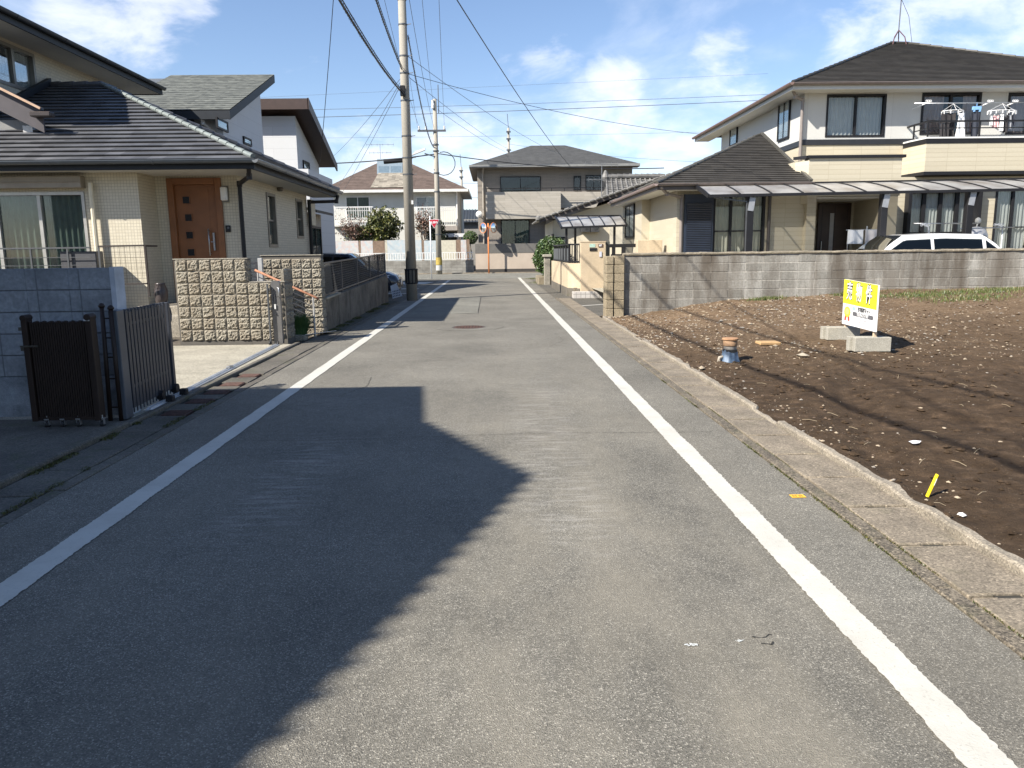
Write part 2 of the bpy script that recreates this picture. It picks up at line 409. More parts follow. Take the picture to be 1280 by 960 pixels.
sun = bpy.data.objects.new('sun', bpy.data.lights.new('sun', 'SUN')); COL.objects.link(sun)
sun.data.energy = 5.0; sun.data.angle = R_(0.53); sun.data.color = (1.0, 0.94, 0.85)
dirv = Vector((SUN_DIR.x * math.cos(SUN_EL), SUN_DIR.y * math.cos(SUN_EL), -math.sin(SUN_EL)))
sun.rotation_euler = dirv.to_track_quat('-Z', 'Y').to_euler()
SC.view_settings.view_transform = 'Standard'; SC.view_settings.look = 'None'; SC.view_settings.gamma = 1; SC.view_settings.exposure = 1.05
SC.view_settings.use_curve_mapping = False
SC.cycles.max_bounces = 6; SC.cycles.transparent_max_bounces = 12; SC.cycles.use_denoising = True; SC.cycles.caustics_reflective = False; SC.cycles.caustics_refractive = False

# ------------------------------------------------------------------ ground materials
def asphalt(name, base, stainy=True):
    m, nt, b = nodes(name); v = coords(nt)
    vo = N(nt, 'ShaderNodeTexVoronoi'); vo.inputs['Scale'].default_value = 205; L(nt, v, vo.inputs['Vector'])
    sx = N(nt, 'ShaderNodeSeparateColor'); L(nt, vo.outputs['Color'], sx.inputs[0])
    col = ramp(nt, sx.outputs[0], [(0.0, tuple(c * 0.6 for c in base)), (0.5, base), (0.85, tuple(c * 1.25 for c in base)), (0.97, tuple(c * 2.3 for c in base))])
    f = noisef(nt, v, 0.7, 6, 0.6); col = mixc(nt, 1.0, col, ramp(nt, f, [(0.3, 0.74), (0.7, 1.15)]), 'MULTIPLY')
    f2 = noisef(nt, v, 9, 5, 0.7); col = mixc(nt, 1.0, col, ramp(nt, f2, [(0.3, 0.86), (0.72, 1.1)]), 'MULTIPLY')
    if stainy:
        s = N(nt, 'ShaderNodeSeparateXYZ'); L(nt, v, s.inputs[0])
        # fine soil dust tracked on to the middle right of the lane, by distance from the line x = 0.75
        a = N(nt, 'ShaderNodeMath', operation='SUBTRACT'); L(nt, s.outputs[0], a.inputs[0]); a.inputs[1].default_value = 0.55
        a2 = N(nt, 'ShaderNodeMath', operation='ABSOLUTE'); L(nt, a.outputs[0], a2.inputs[0])
        r1 = ramp(nt, a2.outputs[0], [(0.0, 0.75), (0.9, 0.45), (1.0, 0.3)])
        yy = N(nt, 'ShaderNodeMapRange'); L(nt, s.outputs[1], yy.inputs[0]); yy.inputs[1].default_value = 16; yy.inputs[2].default_value = 3; 
        n3 = ramp(nt, noisef(nt, coords(nt, (1.6, 0.5, 1)), 1.4, 6, 0.62), [(0.40, 0.0), (0.68, 1.0)])
        q = N(nt, 'ShaderNodeMath', operation='MULTIPLY'); L(nt, r1, q.inputs[0]); L(nt, n3, q.inputs[1])
        q2 = N(nt, 'ShaderNodeMath', operation='MULTIPLY'); L(nt, q.outputs[0], q2.inputs[0]); L(nt, yy.outputs[0], q2.inputs[1])
        col = mixc(nt, q2.outputs[0], col, (0.235, 0.213, 0.168))
        # scraped tyre marks: short pale ripples across the lane in the two wheel tracks
        for (xc, y0, y1, amt) in ((-1.42, 3.7, 6.9, 0.8), (0.42, 3.5, 9.4, 0.7)):
            aw = N(nt, 'ShaderNodeMath', operation='SUBTRACT'); L(nt, s.outputs[0], aw.inputs[0]); aw.inputs[1].default_value = xc
            ab = N(nt, 'ShaderNodeMath', operation='ABSOLUTE'); L(nt, aw.outputs[0], ab.inputs[0])
            xm = N(nt, 'ShaderNodeMapRange'); L(nt, ab.outputs[0], xm.inputs[0]); xm.inputs[1].default_value = 0.36; xm.inputs[2].default_value = 0.12
            ym = N(nt, 'ShaderNodeMapRange'); L(nt, s.outputs[1], ym.inputs[0]); ym.inputs[1].default_value = y0; ym.inputs[2].default_value = y0 + .8
            yn = N(nt, 'ShaderNodeMapRange'); L(nt, s.outputs[1], yn.inputs[0]); yn.inputs[1].default_value = y1; yn.inputs[2].default_value = y1 - 1.2
            rip = noisef(nt, coords(nt, (2.6, 17, 1), (0, 0, R_(9 if xc < 0 else -2))), 1.0, 5, 0.75)
            rp = ramp(nt, rip, [(0.49, 0.0), (0.62, 1.0)])
            cur = rp
            for o in (xm.outputs[0], ym.outputs[0], yn.outputs[0]):
                k = N(nt, 'ShaderNodeMath', operation='MULTIPLY'); L(nt, cur, k.inputs[0]); L(nt, o, k.inputs[1]); cur = k.outputs[0]
            k = N(nt, 'ShaderNodeMath', operation='MULTIPLY'); L(nt, cur, k.inputs[0]); k.inputs[1].default_value = amt
            gr = ramp(nt, noisef(nt, v, 160, 2), [(0.42, 0.25), (0.6, 1.0)])
            k2 = N(nt, 'ShaderNodeMath', operation='MULTIPLY'); L(nt, k.outputs[0], k2.inputs[0]); L(nt, gr, k2.inputs[1])
            col = mixc(nt, k2.outputs[0], col, (0.36, 0.34, 0.305))
    L(nt, col, b.inputs['Base Color']); b.inputs['Roughness'].default_value = 0.86; b.inputs['Specular IOR Level'].default_value = 0.3
    bump(nt, b, vo.outputs['Distance'], 0.75, 0.004)
    return m
ASPH = asphalt('asphalt', (0.158, 0.148, 0.124))
ASPH2 = asphalt('asphalt patch', (0.170, 0.165, 0.140), False)
ASPH3 = asphalt('asphalt side', (0.105, 0.098, 0.082), False)
def concmat(name, c, moss=0.0, dark=0.5, sc=1.5, spk=0.35):
    m, nt, b = nodes(name); v = coords(nt)
    col = ramp(nt, noisef(nt, v, sc, 8, 0.68), [(0.28, tuple(x * (1 - dark) for x in c)), (0.6, c), (0.78, tuple(min(1, x * 1.2) for x in c))])
    col = mixc(nt, 1.0, col, ramp(nt, noisef(nt, v, 130, 3), [(0.32, 1 - spk), (0.65, 1.05)]), 'MULTIPLY')
    vv = N(nt, 'ShaderNodeTexVoronoi'); vv.inputs['Scale'].default_value = 95; L(nt, v, vv.inputs['Vector']); vs = N(nt, 'ShaderNodeSeparateColor'); L(nt, vv.outputs['Color'], vs.inputs[0])
    col = mixc(nt, 1.0, col, ramp(nt, vs.outputs[0], [(0, 1 - spk * 1.1), (.6, 1.0), (.92, 1.0 + spk * .3), (1, 1.0 + spk * 1.6)]), 'MULTIPLY')
    if moss:
        col = mixc(nt, ramp(nt, noisef(nt, v, 4.5, 7, 0.7), [(0.52, 0.0), (0.66, moss)]), col, (0.055, 0.065, 0.018))
    L(nt, col, b.inputs['Base Color']); b.inputs['Roughness'].default_value = 0.9
    bump(nt, b, noisef(nt, v, 90, 5, 0.7), 0.5, 0.006); return m
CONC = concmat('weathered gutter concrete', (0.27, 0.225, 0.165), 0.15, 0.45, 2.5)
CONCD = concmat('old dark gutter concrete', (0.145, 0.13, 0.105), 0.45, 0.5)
CONCL = concmat('driveway concrete', (0.42, 0.385, 0.30), 0.0, 0.3)
MOSSY = concmat('mossy edge', (0.085, 0.08, 0.055), 0.95, 0.5, 3)
EARTH = concmat('packed earth', (0.12, 0.10, 0.075), 0.2, 0.4)

def sheet(name, pts, z, mat):
    mb = MB(); mb.quad(*[(x, y, z) for x, y in pts]); return struct(mb.build(name, mat))
sheet('ground', [(-600, -600), (600, -600), (600, 900), (-600, 900)], -0.05, EARTH)
sheet('road', [(-2.88, -14), (1.985, -14), (1.985, 43.7), (-2.88, 43.7)], 0.0, ASPH)
sheet('cross_road', [(-60, 43.7), (60, 43.7), (60, 53.4), (-60, 53.4)], 0.0, ASPH2)
sheet('asphalt_patch', [(-2.1, 19.3), (-0.40, 19.3), (-0.43, 26.1), (-2.1, 26.1)], 0.004, ASPH2)
sheet('side_lot', [(-12, 26.5), (-2.88, 24.6), (-2.88, 43.7), (-12, 43.7)], -0.004, ASPH3)
sheet('corner_pavement', [(1.985, 18.0), (9, 18.0), (9, 43.7), (1.985, 43.7)], -0.004, ASPH3)
mb = MB(); mb.box(-60, 60, 53.4, 53.62, -0.05, 0.06); struct(mb.build('far_kerb', CONC, bevel=0.02))
# transverse shrinkage cracks in the road: thin recessed-looking ragged seams
def seam(pts, w, mat, z=0.003, name='road_seam'):
    mb = MB(); rnd = random.Random(int(pts[0][1] * 100)); P = []
    for (a, b) in zip(pts, pts[1:]):
        n = max(2, int(math.dist(a, b) / 0.05))
        for i in range(n): P.append((a[0] + (b[0] - a[0]) * i / n + rnd.uniform(-.008, .008), a[1] + (b[1] - a[1]) * i / n + rnd.uniform(-.008, .008)))
    for a, b in zip(P, P[1:]):
        d = Vector((b[0] - a[0], b[1] - a[1])).normalized(); nn = Vector((-d.y, d.x)) * w * rnd.uniform(.3, 1)
        mb.quad((a[0] - nn.x, a[1] - nn.y, z), (b[0] - nn.x, b[1] - nn.y, z), (b[0] + nn.x, b[1] + nn.y, z), (a[0] + nn.x, a[1] + nn.y, z))
    return struct(mb.build(name, mat))
TAR = plain('crack shadow tar', (0.028, 0.026, 0.022), 0.9)
seam([(-2.8, 6.35), (-1.2, 6.3), (0.3, 6.42), (1.9, 6.35)], 0.0035, TAR)
seam([(-2.8, 10.9), (0.3, 11.0), (1.9, 10.95)], 0.0035, TAR)
for _c in ([(1.02, 2.86), (1.06, 2.84), (1.09, 2.87), (1.13, 2.85)], [(1.04, 2.80), (1.08, 2.79), (1.10, 2.83)], [(-2.1, 8.0), (-1.7, 8.3), (-1.5, 8.9), (-1.55, 9.6)], [(0.9, 12.4), (1.2, 13.2), (1.15, 14.4)]): seam(_c, 0.004, TAR)
seam([(-0.40, 19.3), (-0.43, 26.1)], 0.012, TAR, 0.0065)
seam([(-2.1, 19.3), (-0.40, 19.3)], 0.010, TAR, 0.0065)
# painted lines with a worn ragged edge
def linemat():
    m, nt, b = nodes('worn white road paint'); v = coords(nt)
    g = noisef(nt, v, 70, 4, 0.7); h = noisef(nt, v, 3, 5, 0.7)
    col = ramp(nt, h, [(0.3, (0.42, 0.405, 0.355)), (0.6, (0.50, 0.485, 0.43))])
    col = mixc(nt, ramp(nt, g, [(0.60, 0.0), (0.70, 0.55)]), col, (0.20, 0.19, 0.16))
    L(nt, col, b.inputs['Base Color']); b.inputs['Roughness'].default_value = 0.7; bump(nt, b, noisef(nt, v, 120, 3), 0.4, 0.004); return m
LINE = linemat()
def painted(name, p, q, w, label=None, rag=0.006, step=0.015, z=0.005):
    mb = MB(); p = Vector((*p, z)); q = Vector((*q, z)); d = q - p; Ln = d.length; d.normalize(); n = Vector((-d.y, d.x, 0))
    rnd = random.Random(3); k = int(min(Ln, 14) / step); ts = [i * step for i in range(k)] + [min(Ln, 14) + (Ln - min(Ln, 14)) * i / 60 for i in range(61)]
    prev = None
    for t in ts:
        f1 = noise.noise(Vector((t * 3, 1.3, 0))) * rag + rnd.uniform(-1, 1) * rag * .7; f2 = noise.noise(Vector((t * 3, 8.3, 0))) * rag * 1.5 + rnd.uniform(-1, 1) * rag * .8
        a = p + d * t + n * (w / 2 + f1); b = p + d * t - n * (w / 2 + f2)
        if prev: mb.quad(prev[1], b, a, prev[0])
        prev = (a, b)
    return struct(mb.build(name, LINE))
painted('line_marking', (-2.30, -2), (-2.36, 41.8), 0.155)
painted('line_marking', (1.475, -2), (1.46, 44.0), 0.155)
painted('line_marking', (1.40, 44.1), (5.0, 47.5), 0.16)
painted('line_marking', (-14, 52.6), (14, 53.0), 0.15, z=0.005)
for (a, b, w) in (((-3.1, 29.0), (-7.5, 29.2), 0.3), ((-3.15, 32.6), (-8, 32.9), 0.5), ((-3.15, 38.2), (-8.5, 39.0), 2.2)):
    painted('line_marking', a, b, w, z=0.004)
painted('line_marking', (2.35, 21.3), (3.2, 21.9), 0.14, z=0.004)

# ------------------------------------------------------------------ gutters and kerbs
def slab_row(name, x0, x1, y0, y1, z0, z1, mat, n, gap=0.008, parent=None, jit=0.004, slots=None):
    mb = MB(); rnd = random.Random(int(x0 * 10 + n)); L_ = (y1 - y0) / n
    for i in range(n):
        a = y0 + L_ * i; h = rnd.uniform(-jit, jit); xo = rnd.uniform(-.004, .004)
        if slots is not None:
            # handle notches at both ends of every cover
            xm = (x0 + x1) / 2; s = 0.06; e = 0.010
            mb.box(x0 + xo, x1 + xo, a + gap + e, a + L_ - gap - e, z0, z1 + h)
            slots.box(xm - s, xm + s, a - e + .001, a + e + gap - .001, z0, z1 - .012)
            for (ya, yb) in ((a + gap, a + gap + e), (a + L_ - gap - e, a + L_ - gap)):
                mb.box(x0 + xo, xm - s, ya, yb, z0, z1 + h); mb.box(xm + s, x1 + xo, ya, yb, z0, z1 + h)
        else: mb.box(x0 + xo, x1 + xo, a + gap / 2, a + L_ - gap / 2, z0, z1 + h)
    return struct(mb.build(name, mat, parent, bevel=0.006))
DIRT_SHADE = plain('joint dirt and slot shade', (0.035, 0.032, 0.024), 0.95)  # dirt of the gutter beds, also the painted shade in the cover slots
sheet('gutter_bed', [(1.95, -4), (2.60, -4), (2.60, 25.0), (1.95, 25.0)], -0.03, DIRT_SHADE)
slab_row('gutter_edging', 1.995, 2.080, -4, 25, -0.05, 0.012, concmat('rough edging grout', (0.22, 0.185, 0.135), 0.3, 0.5, 3, .6), 48, 0.004)
SL_ = MB()
slab_row('gutter_cover', 2.092, 2.450, -4.05, 24.75, -0.05, 0.014, CONC, 48, 0.01, slots=SL_)
struct(SL_.build('gutter_slot_shade', DIRT_SHADE))  # dark filler standing in for the shade inside the handle notches
# broken lip against the soil
mb = MB(); rnd = random.Random(5); y = -4.0; prev = None
while y < 17.4:
    n1 = noise.noise(Vector((y * 1.1, 0, 0))); n2 = noise.noise(Vector((y * 4.0, 5, 0))); xi = 2.458; xo = 2.535 + 0.035 * n1 + 0.02 * n2 + rnd.uniform(-.004, .004); zt = 0.055 + 0.014 * n2 + rnd.uniform(-.002, .002)
    if noise.noise(Vector((y * 0.8, 9, 0))) > 0.33: zt -= 0.03; xo -= 0.03
    cur = [(xi, y, -0.05), (xi, y, zt - 0.012), (xi + 0.014, y, zt), (xo - 0.014, y, zt), (xo, y, zt - 0.02), (xo, y, -0.05)]
    if prev:
        for k in range(5): mb.quad(prev[k], prev[k + 1], cur[k + 1], cur[k])
    prev = cur; y += 0.05
struct(mb.build('kerb', concmat('pale broken kerb concrete', (0.33, 0.285, 0.22), 0.1, 0.4, 3)))
# moss growing along the seam between asphalt and edging
def tufts(name, pts, n, size, mats, wid, seed=1, tall=1.0, kindstuff=True):
    mb = MB(); rnd = random.Random(seed)
    segs = list(zip(pts, pts[1:])); Ls = [math.dist(a[:2], b[:2]) for a, b in segs]; T = sum(Ls)
    for _ in range(n):
        t = rnd.random() * T; i = 0
        while i < len(segs) - 1 and t > Ls[i]: t -= Ls[i]; i += 1
        a, b = segs[i]; u = t / Ls[i]; x = a[0] + (b[0] - a[0]) * u; y = a[1] + (b[1] - a[1]) * u; z = a[2] + (b[2] - a[2]) * u
        if noise.noise(Vector((x * 1.5, y * 1.5, seed))) < 0.02: continue
        x += rnd.gauss(0, wid); y += rnd.gauss(0, wid * .6)
        s = size * rnd.uniform(.5, 1.4); an = rnd.uniform(0, 2 * PI); dx, dy = math.cos(an) * s * .3, math.sin(an) * s * .3; lx, ly = rnd.uniform(-.6, .6) * s, rnd.uniform(-.6, .6) * s
        mb.cur = rnd.choice((0, 0, 1, 2)) if len(mats) > 2 else 0
        mb.quad((x - dx, y - dy, z - .002), (x + dx, y + dy, z - .002), (x + lx, y + ly, z + s * tall))
    return struct(mb.build(name, mats), 'stuff')
MOSS = leafmat('moss', [(0.075, 0.085, 0.018), (0.11, 0.10, 0.025), (0.05, 0.06, 0.015)])
tufts('moss', [(1.990, 1.5, .004), (1.990, 9, .004)], 2600, 0.014, MOSS, 0.008, 2, 0.5)
tufts('moss', [(2.086, 1.5, .006), (2.086, 9, .006)], 2200, 0.012, MOSS, 0.006, 3, 0.5)

# left side: gutter, kerb and driveway apron
sheet('gutter_bed', [(-3.45, -6), (-2.80, -6), (-2.80, 24.6), (-3.45, 24.6)], -0.02, DIRT_SHADE)
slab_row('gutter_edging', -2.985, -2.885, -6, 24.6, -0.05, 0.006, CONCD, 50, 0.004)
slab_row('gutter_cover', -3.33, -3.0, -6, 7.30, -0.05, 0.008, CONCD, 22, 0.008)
RUST = plain('rusted steel grate', (0.085, 0.045, 0.035), 0.7, 0.3, 0.4, 30, 0.3)
ys = [7.35, 7.7, 8.3, 8.85, 9.35, 10.0, 10.9]
gy = [7.52, 8.12, 8.64, 9.17, 9.82]
k = 7.30
for i, yc in enumerate(gy):
    slab_row('gutter_cover', -3.33, -3.0, k, yc - 0.13, -0.05, 0.008, CONCD, 1, 0.006)
    o = MB(); o.box(-3.27, -3.03, yc - .12, yc + .12, -0.03, 0.004)
    for j in range(11): o.box(-3.26, -3.04, yc - .115 + j * .0215, yc - .105 + j * .0215, 0.004, 0.012)
    o = o.build('drain_grate', RUST, bevel=0.002)
    tag(o, ['rusty drain grate in the left gutter, nearest the camera, beside the gate rail end', 'second rusty drain grate from the camera in the left gutter', 'third rusty drain grate from the camera in the left gutter, middle of the five', 'fourth rusty drain grate from the camera in the left gutter', 'farthest rusty drain grate in the left gutter, nearest the stone wall'][i], 'drain grate', 'rusty drain grates in the left gutter')
    k = yc + 0.13
slab_row('gutter_cover', -3.33, -3.0, k, 24.6, -0.05, 0.008, CONCD, 24, 0.008)
mb = MB()
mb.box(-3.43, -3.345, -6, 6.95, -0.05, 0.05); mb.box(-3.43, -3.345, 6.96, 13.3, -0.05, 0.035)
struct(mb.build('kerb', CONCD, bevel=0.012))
tufts('moss', [(-3.34, 3.0, .01), (-3.34, 7.1, .01)], 9000, 0.02, MOSS, 0.03, 5, 0.6)
tufts('moss', [(-3.0, 3.0, .01), (-3.0, 8.1, .01)], 2500, 0.016, MOSS, 0.02, 6, 0.5)
tufts('moss', [(-3.25, 15.0, .01), (-3.22, 24.6, .01)], 14000, 0.035, MOSS, 0.05, 8, 0.6)
sheet('mossy_verge', [(-3.42, 14.9), (-3.02, 14.9), (-3.02, 24.6), (-3.42, 24.6)], 0.013, MOSSY)
sheet('driveway', [(-9.5, 7.1), (-3.44, 7.1), (-3.44, 13.1), (-9.5, 13.1)], 0.02, CONCL)
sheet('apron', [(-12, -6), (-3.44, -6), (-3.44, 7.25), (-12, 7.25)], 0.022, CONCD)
seam([(-9, 9.9), (-3.5, 10.0)], 0.006, TAR, 0.024, 'driveway_seam')
# ------------------------------------------------------------------ vacant lot soil
def sm(t): t = max(0, min(1, t)); return t * t * (3 - 2 * t)
HP = [(2.6, 0.0), (3.04, 0.03), (4.5, 0.21), (6.4, 0.33), (8.9, 0.46), (12.5, 0.52), (30, 0.6)]
def tz(x, y):
    h = HP[0][1]
    for (a, b) in zip(HP, HP[1:]):
        if a[0] <= x <= b[0]: h = a[1] + (b[1] - a[1]) * (x - a[0]) / (b[0] - a[0])
    if x > 30: h = .6
    z = 0.02 + h * sm((y - 9.5) / 8.2) + 0.04 * sm((x - 3.2) / 2)
    e = min(1, max(0, (x - 2.5) / 0.25))
    n = noise.noise(Vector((x * .7, y * .7, 0))) * .05 + noise.noise(Vector((x * 2.3, y * 2.3, 3))) * .02 + noise.noise(Vector((x * 7, y * 7, 6))) * .017 + noise.noise(Vector((x * 19, y * 19, 6))) * .010
    # shallow wheel ruts swinging across the lot
    for rr, a in ((9.2, .03), (10.9, .03)):
        d = math.hypot(x - 13.5, y - 3.0) - rr; n -= a * math.exp(-(d / .18) ** 2) - a * .5 * math.exp(-((d - .3) / .16) ** 2)
    return z + n * e
mb = MB()
def soil_block(x0, x1, y0, y1, nx, ny): mb.grid(nx, ny, lambda a, b: (x0 + (x1 - x0) * a, y0 + (y1 - y0) * b, tz(x0 + (x1 - x0) * a, y0 + (y1 - y0) * b)))
soil_block(2.49, 8.0, 1.5, 17.9, 150, 400); soil_block(8.0, 24.0, 1.5, 17.9, 150, 160); soil_block(2.49, 24.0, -8, 1.5, 60, 30)
m, nt, b = nodes('dug soil'); v = coords(nt)
big = noisef(nt, v, 0.55, 5, 0.6); s = N(nt, 'ShaderNodeSeparateXYZ'); L(nt, v, s.inputs[0])
col = ramp(nt, noisef(nt, v, 6, 8, 0.7), [(0.3, (0.037, 0.024, 0.014)), (0.55, (0.080, 0.053, 0.032)), (0.75, (0.165, 0.11, 0.069))])
# drier paler crumbly soil towards the wall and the road edge
my = N(nt, 'ShaderNodeMapRange'); L(nt, s.outputs[1], my.inputs[0]); my.inputs[1].default_value = 8.5; my.inputs[2].default_value = 15.5
mn = N(nt, 'ShaderNodeMath', operation='MULTIPLY_ADD'); L(nt, big, mn.inputs[0]); mn.inputs[1].default_value = 1.4; mn.inputs[2].default_value = -0.15
ml = N(nt, 'ShaderNodeMath', operation='MULTIPLY'); L(nt, my.outputs[0], ml.inputs[0]); L(nt, mn.outputs[0], ml.inputs[1]); ml.use_clamp = True
dry = ramp(nt, noisef(nt, v, 14, 7, 0.75), [(0.3, (0.10, 0.065, 0.038)), (0.52, (0.24, 0.165, 0.10)), (0.7, (0.42, 0.32, 0.22))])
col = mixc(nt, ml.outputs[0], col, dry)
pb = ramp(nt, noisef(nt, v, 42, 3, 0.6), [(0.66, 0.0), (0.71, 1.0)]); pm = ramp(nt, big, [(0.35, 0.25), (0.6, 0.9)])
q = N(nt, 'ShaderNodeMath', operation='MULTIPLY'); L(nt, pb, q.inputs[0]); L(nt, pm, q.inputs[1]); col = mixc(nt, q.outputs[0], col, (0.27, 0.21, 0.14))
L(nt, col, b.inputs['Base Color']); b.inputs['Roughness'].default_value = 0.95; b.inputs['Specular IOR Level'].default_value = 0.15
bump(nt, b, noisef(nt, v, 38, 8, 0.75), 1.0, 0.03); SOIL = m
struct(mb.build('soil', SOIL, smooth=True))
# scattered gravel, crumbs and rubble
def pebble(mb, c, s, rnd, flat=.6):
    P = []; rz = rnd.uniform(0, PI); cz, sz = math.cos(rz), math.sin(rz); st = rnd.uniform(.6, 1.5)
    for (x, y, z) in ((1, 0, 0), (-1, 0, 0), (0, 1, 0), (0, -1, 0), (0, 0, 1), (0, 0, -1), (.7, .7, .3), (-.7, .6, .2), (.6, -.7, .4), (-.6, -.7, .1)):
        k = s * rnd.uniform(.7, 1.2); x, y, z = x * k * st, y * k, z * k * flat; P.append((c[0] + x * cz - y * sz, c[1] + x * sz + y * cz, c[2] + z))
    n = len(mb.v); mb.v += P
    for f in ((0, 6, 4), (6, 2, 4), (2, 7, 4), (7, 1, 4), (1, 9, 4), (9, 3, 4), (3, 8, 4), (8, 0, 4), (0, 6, 5), (6, 2, 5), (2, 7, 5), (7, 1, 5), (1, 9, 5), (9, 3, 5), (3, 8, 5), (8, 0, 5)):
        mb.f.append(tuple(n + i for i in f)); mb.mi.append(mb.cur)
mb = MB(); rnd = random.Random(11); cnt = 0
while cnt < 11000:
    y = 2.2 + 15.4 * rnd.random() ** .8; x = 2.52 + (0.2 + y * .85 + 1.5) * rnd.random() ** 1.25
    if x > 15: continue
    dens = 0.05 + 0.9 * sm((y - 8.0) / 5) * (0.35 + 0.65 * sm((11 - x) / 5)); dens = max(dens, .30 * math.exp(-((x - 2.7) / .35) ** 2))
    dens *= sm(.5 + 1.6 * noise.noise(Vector((x * .9, y * .9, 4))) + .35)
    if rnd.random() > dens: continue
    s = 0.003 + 0.017 * rnd.random() ** 4 + (0.012 if rnd.random() < .02 + .06 * sm((y - 9) / 4) else 0)
    s *= 0.8 + y * .035
    mb.cur = rnd.choice((0, 0, 1, 1, 2)); pebble(mb, (x, y, tz(x, y) + s * .25), s, rnd); cnt += 1
struct(mb.build('gravel', [plain('pale stone', (0.33, 0.265, 0.185), .9, var=.3, scale=20), plain('brown clod', (0.13, 0.09, 0.06), .95, var=.35, scale=20), plain('grey stone', (0.26, 0.23, 0.19), .9, var=.3, scale=20)]), 'stuff')
mb = MB(); rnd = random.Random(21); cnt = 0
while cnt < 4200:
    y = 2.2 + 15.3 * rnd.random() ** .8; x = 2.55 + (0.3 + y * .85 + 1.5) * rnd.random() ** 1.15
    if x > 15 or rnd.random() > .25 + .75 * sm(.5 + 1.8 * noise.noise(Vector((x * 1.3, y * 1.3, 14)))): continue
    s = 0.006 + 0.03 * rnd.random() ** 2.5; pebble(mb, (x, y, tz(x, y) + s * .2), s, rnd, .65); cnt += 1
struct(mb.build('soil_clods', SOIL), 'stuff')
# straw and twigs
mb = MB(); rnd = random.Random(4)
for _ in range(260):
    y = 3 + 14.2 * rnd.random() ** .8; x = 2.7 + (y * .85 + 1) * rnd.random()
    a = rnd.uniform(0, PI); l = rnd.uniform(.03, .13); z = tz(x, y) + .006
    p = Vector((x, y, z)); q = p + Vector((math.cos(a) * l, math.sin(a) * l, rnd.uniform(0, .03))); mb.tube([p, (p + q) / 2 + Vector((0, 0, .008)), q], .0018, 4)
struct(mb.build('straw', plain('dry straw', (0.36, 0.29, 0.19), .9)), 'stuff')
GRASS = leafmat('grass', [(0.07, 0.11, 0.025), (0.12, 0.14, 0.04), (0.20, 0.18, 0.08)])
def grass(name, spots, n, h, seed=1, kind='stuff', label=None, cat=None, zf=tz):
    mb = MB(); rnd = random.Random(seed)
    for _ in range(n):
        cx, cy, r = rnd.choice(spots); x = cx + rnd.gauss(0, r); y = cy + rnd.gauss(0, r * .4); z = zf(x, y) - .005; hh = h * rnd.uniform(.4, 1.3)
        a = rnd.uniform(0, 2 * PI); w = .004 + hh * .03; lx = rnd.uniform(-.6, .6) * hh; ly = rnd.uniform(-.6, .6) * hh; dx, dy = math.cos(a) * w, math.sin(a) * w
        mb.cur = rnd.choice((0, 0, 1, 1, 2))
        mb.quad((x - dx, y - dy, z), (x + dx, y + dy, z), (x + dx * .7 + lx * .4, y + dy * .7 + ly * .4, z + hh * .6), (x - dx * .7 + lx * .4, y - dy * .7 + ly * .4, z + hh * .6))
        mb.quad((x - dx * .7 + lx * .4, y - dy * .7 + ly * .4, z + hh * .6), (x + dx * .7 + lx * .4, y + dy * .7 + ly * .4, z + hh * .6), (x + lx, y + ly, z + hh))
    o = mb.build(name, GRASS)
    return struct(o, kind) if not label else tag(o, label, cat)
grass('weeds', [(9.1, 16.4, .45), (10.3, 16.6, .6), (9.7, 15.6, .5), (11.3, 16.9, .5), (12.2, 16.2, .5), (6.2, 17.35, .2), (8.2, 17.2, .3)], 5200, .07, 3)

# ---- notable small things lying on the soil
def on(px_, py_, zg=None):
    z = 0.05
    for _ in range(6): x, y = G(px_, py_, z); z = tz(x, y)
    return x, y, z
x, y, z = on(960, 430)
mb = MB(); mb.obox((x, y, z + .022), (.34, .17, .045), 0.15, 0.05, 0.03)
tag(mb.build('paving_slab', plain('ochre brick', (0.42, 0.27, 0.13), .9, var=.2, scale=12), bevel=.008), 'flat ochre brick slab lying on the soil between the capped pipe and the yellow sign', 'brick')
x, y, z = on(1143, 556); mb = MB(); rnd = random.Random(3); pebble(mb, (x, y, z + .02), .045, rnd, .5)
tag(mb.build('plastic_scrap', plain('crumpled white plastic', (.75, .75, .76), .4)), 'crumpled white plastic scrap on the dark soil above the yellow stake', 'scrap')
x, y, z = on(1203, 646); mb = MB(); pebble(mb, (x, y, z + .01), .028, rnd, .6)
tag(mb.build('stone', plain('white stone', (.72, .70, .66), .7)), 'white stone on the soil to the lower right of the yellow stake', 'stone')
x, y, z = on(1003, 447); mb = MB(); pebble(mb, (x, y, z + .03), .085, rnd, .45)
tag(mb.build('stone', plain('grey brown stone', (.30, .26, .20), .9)), 'flat grey stone on the soil below and left of the yellow sign', 'stone')
x, y, z = on(877, 462); mb = MB(); pebble(mb, (x, y, z + .02), .075, rnd, .4)
tag(mb.build('stone', plain('tan stone', (.38, .31, .22), .9)), 'tan stone at the soil edge just left of the capped pipe', 'stone')
# yellow stake
x, y, z = on(1157.5, 620); st = thing('survey_stake', 'short yellow survey stake leaning in the soil beside the right gutter', 'stake', (x, y, z))
top = Vector((x + .055, y - .01, z + .145)); YEL = plain('yellow plastic', (0.80, 0.60, 0.02), .5, var=.08)
mb = MB(); mb.bar((x - .01, y, z - .05), top, .022, .014); mb.build('stake_body', YEL, st, bevel=.002)
mb = MB(); mb.bar((x + .035, y - .012, z + .075), (x + .05, y - .013, z + .12), .016, .004); mb.build('paper_tag', WHITE, st)
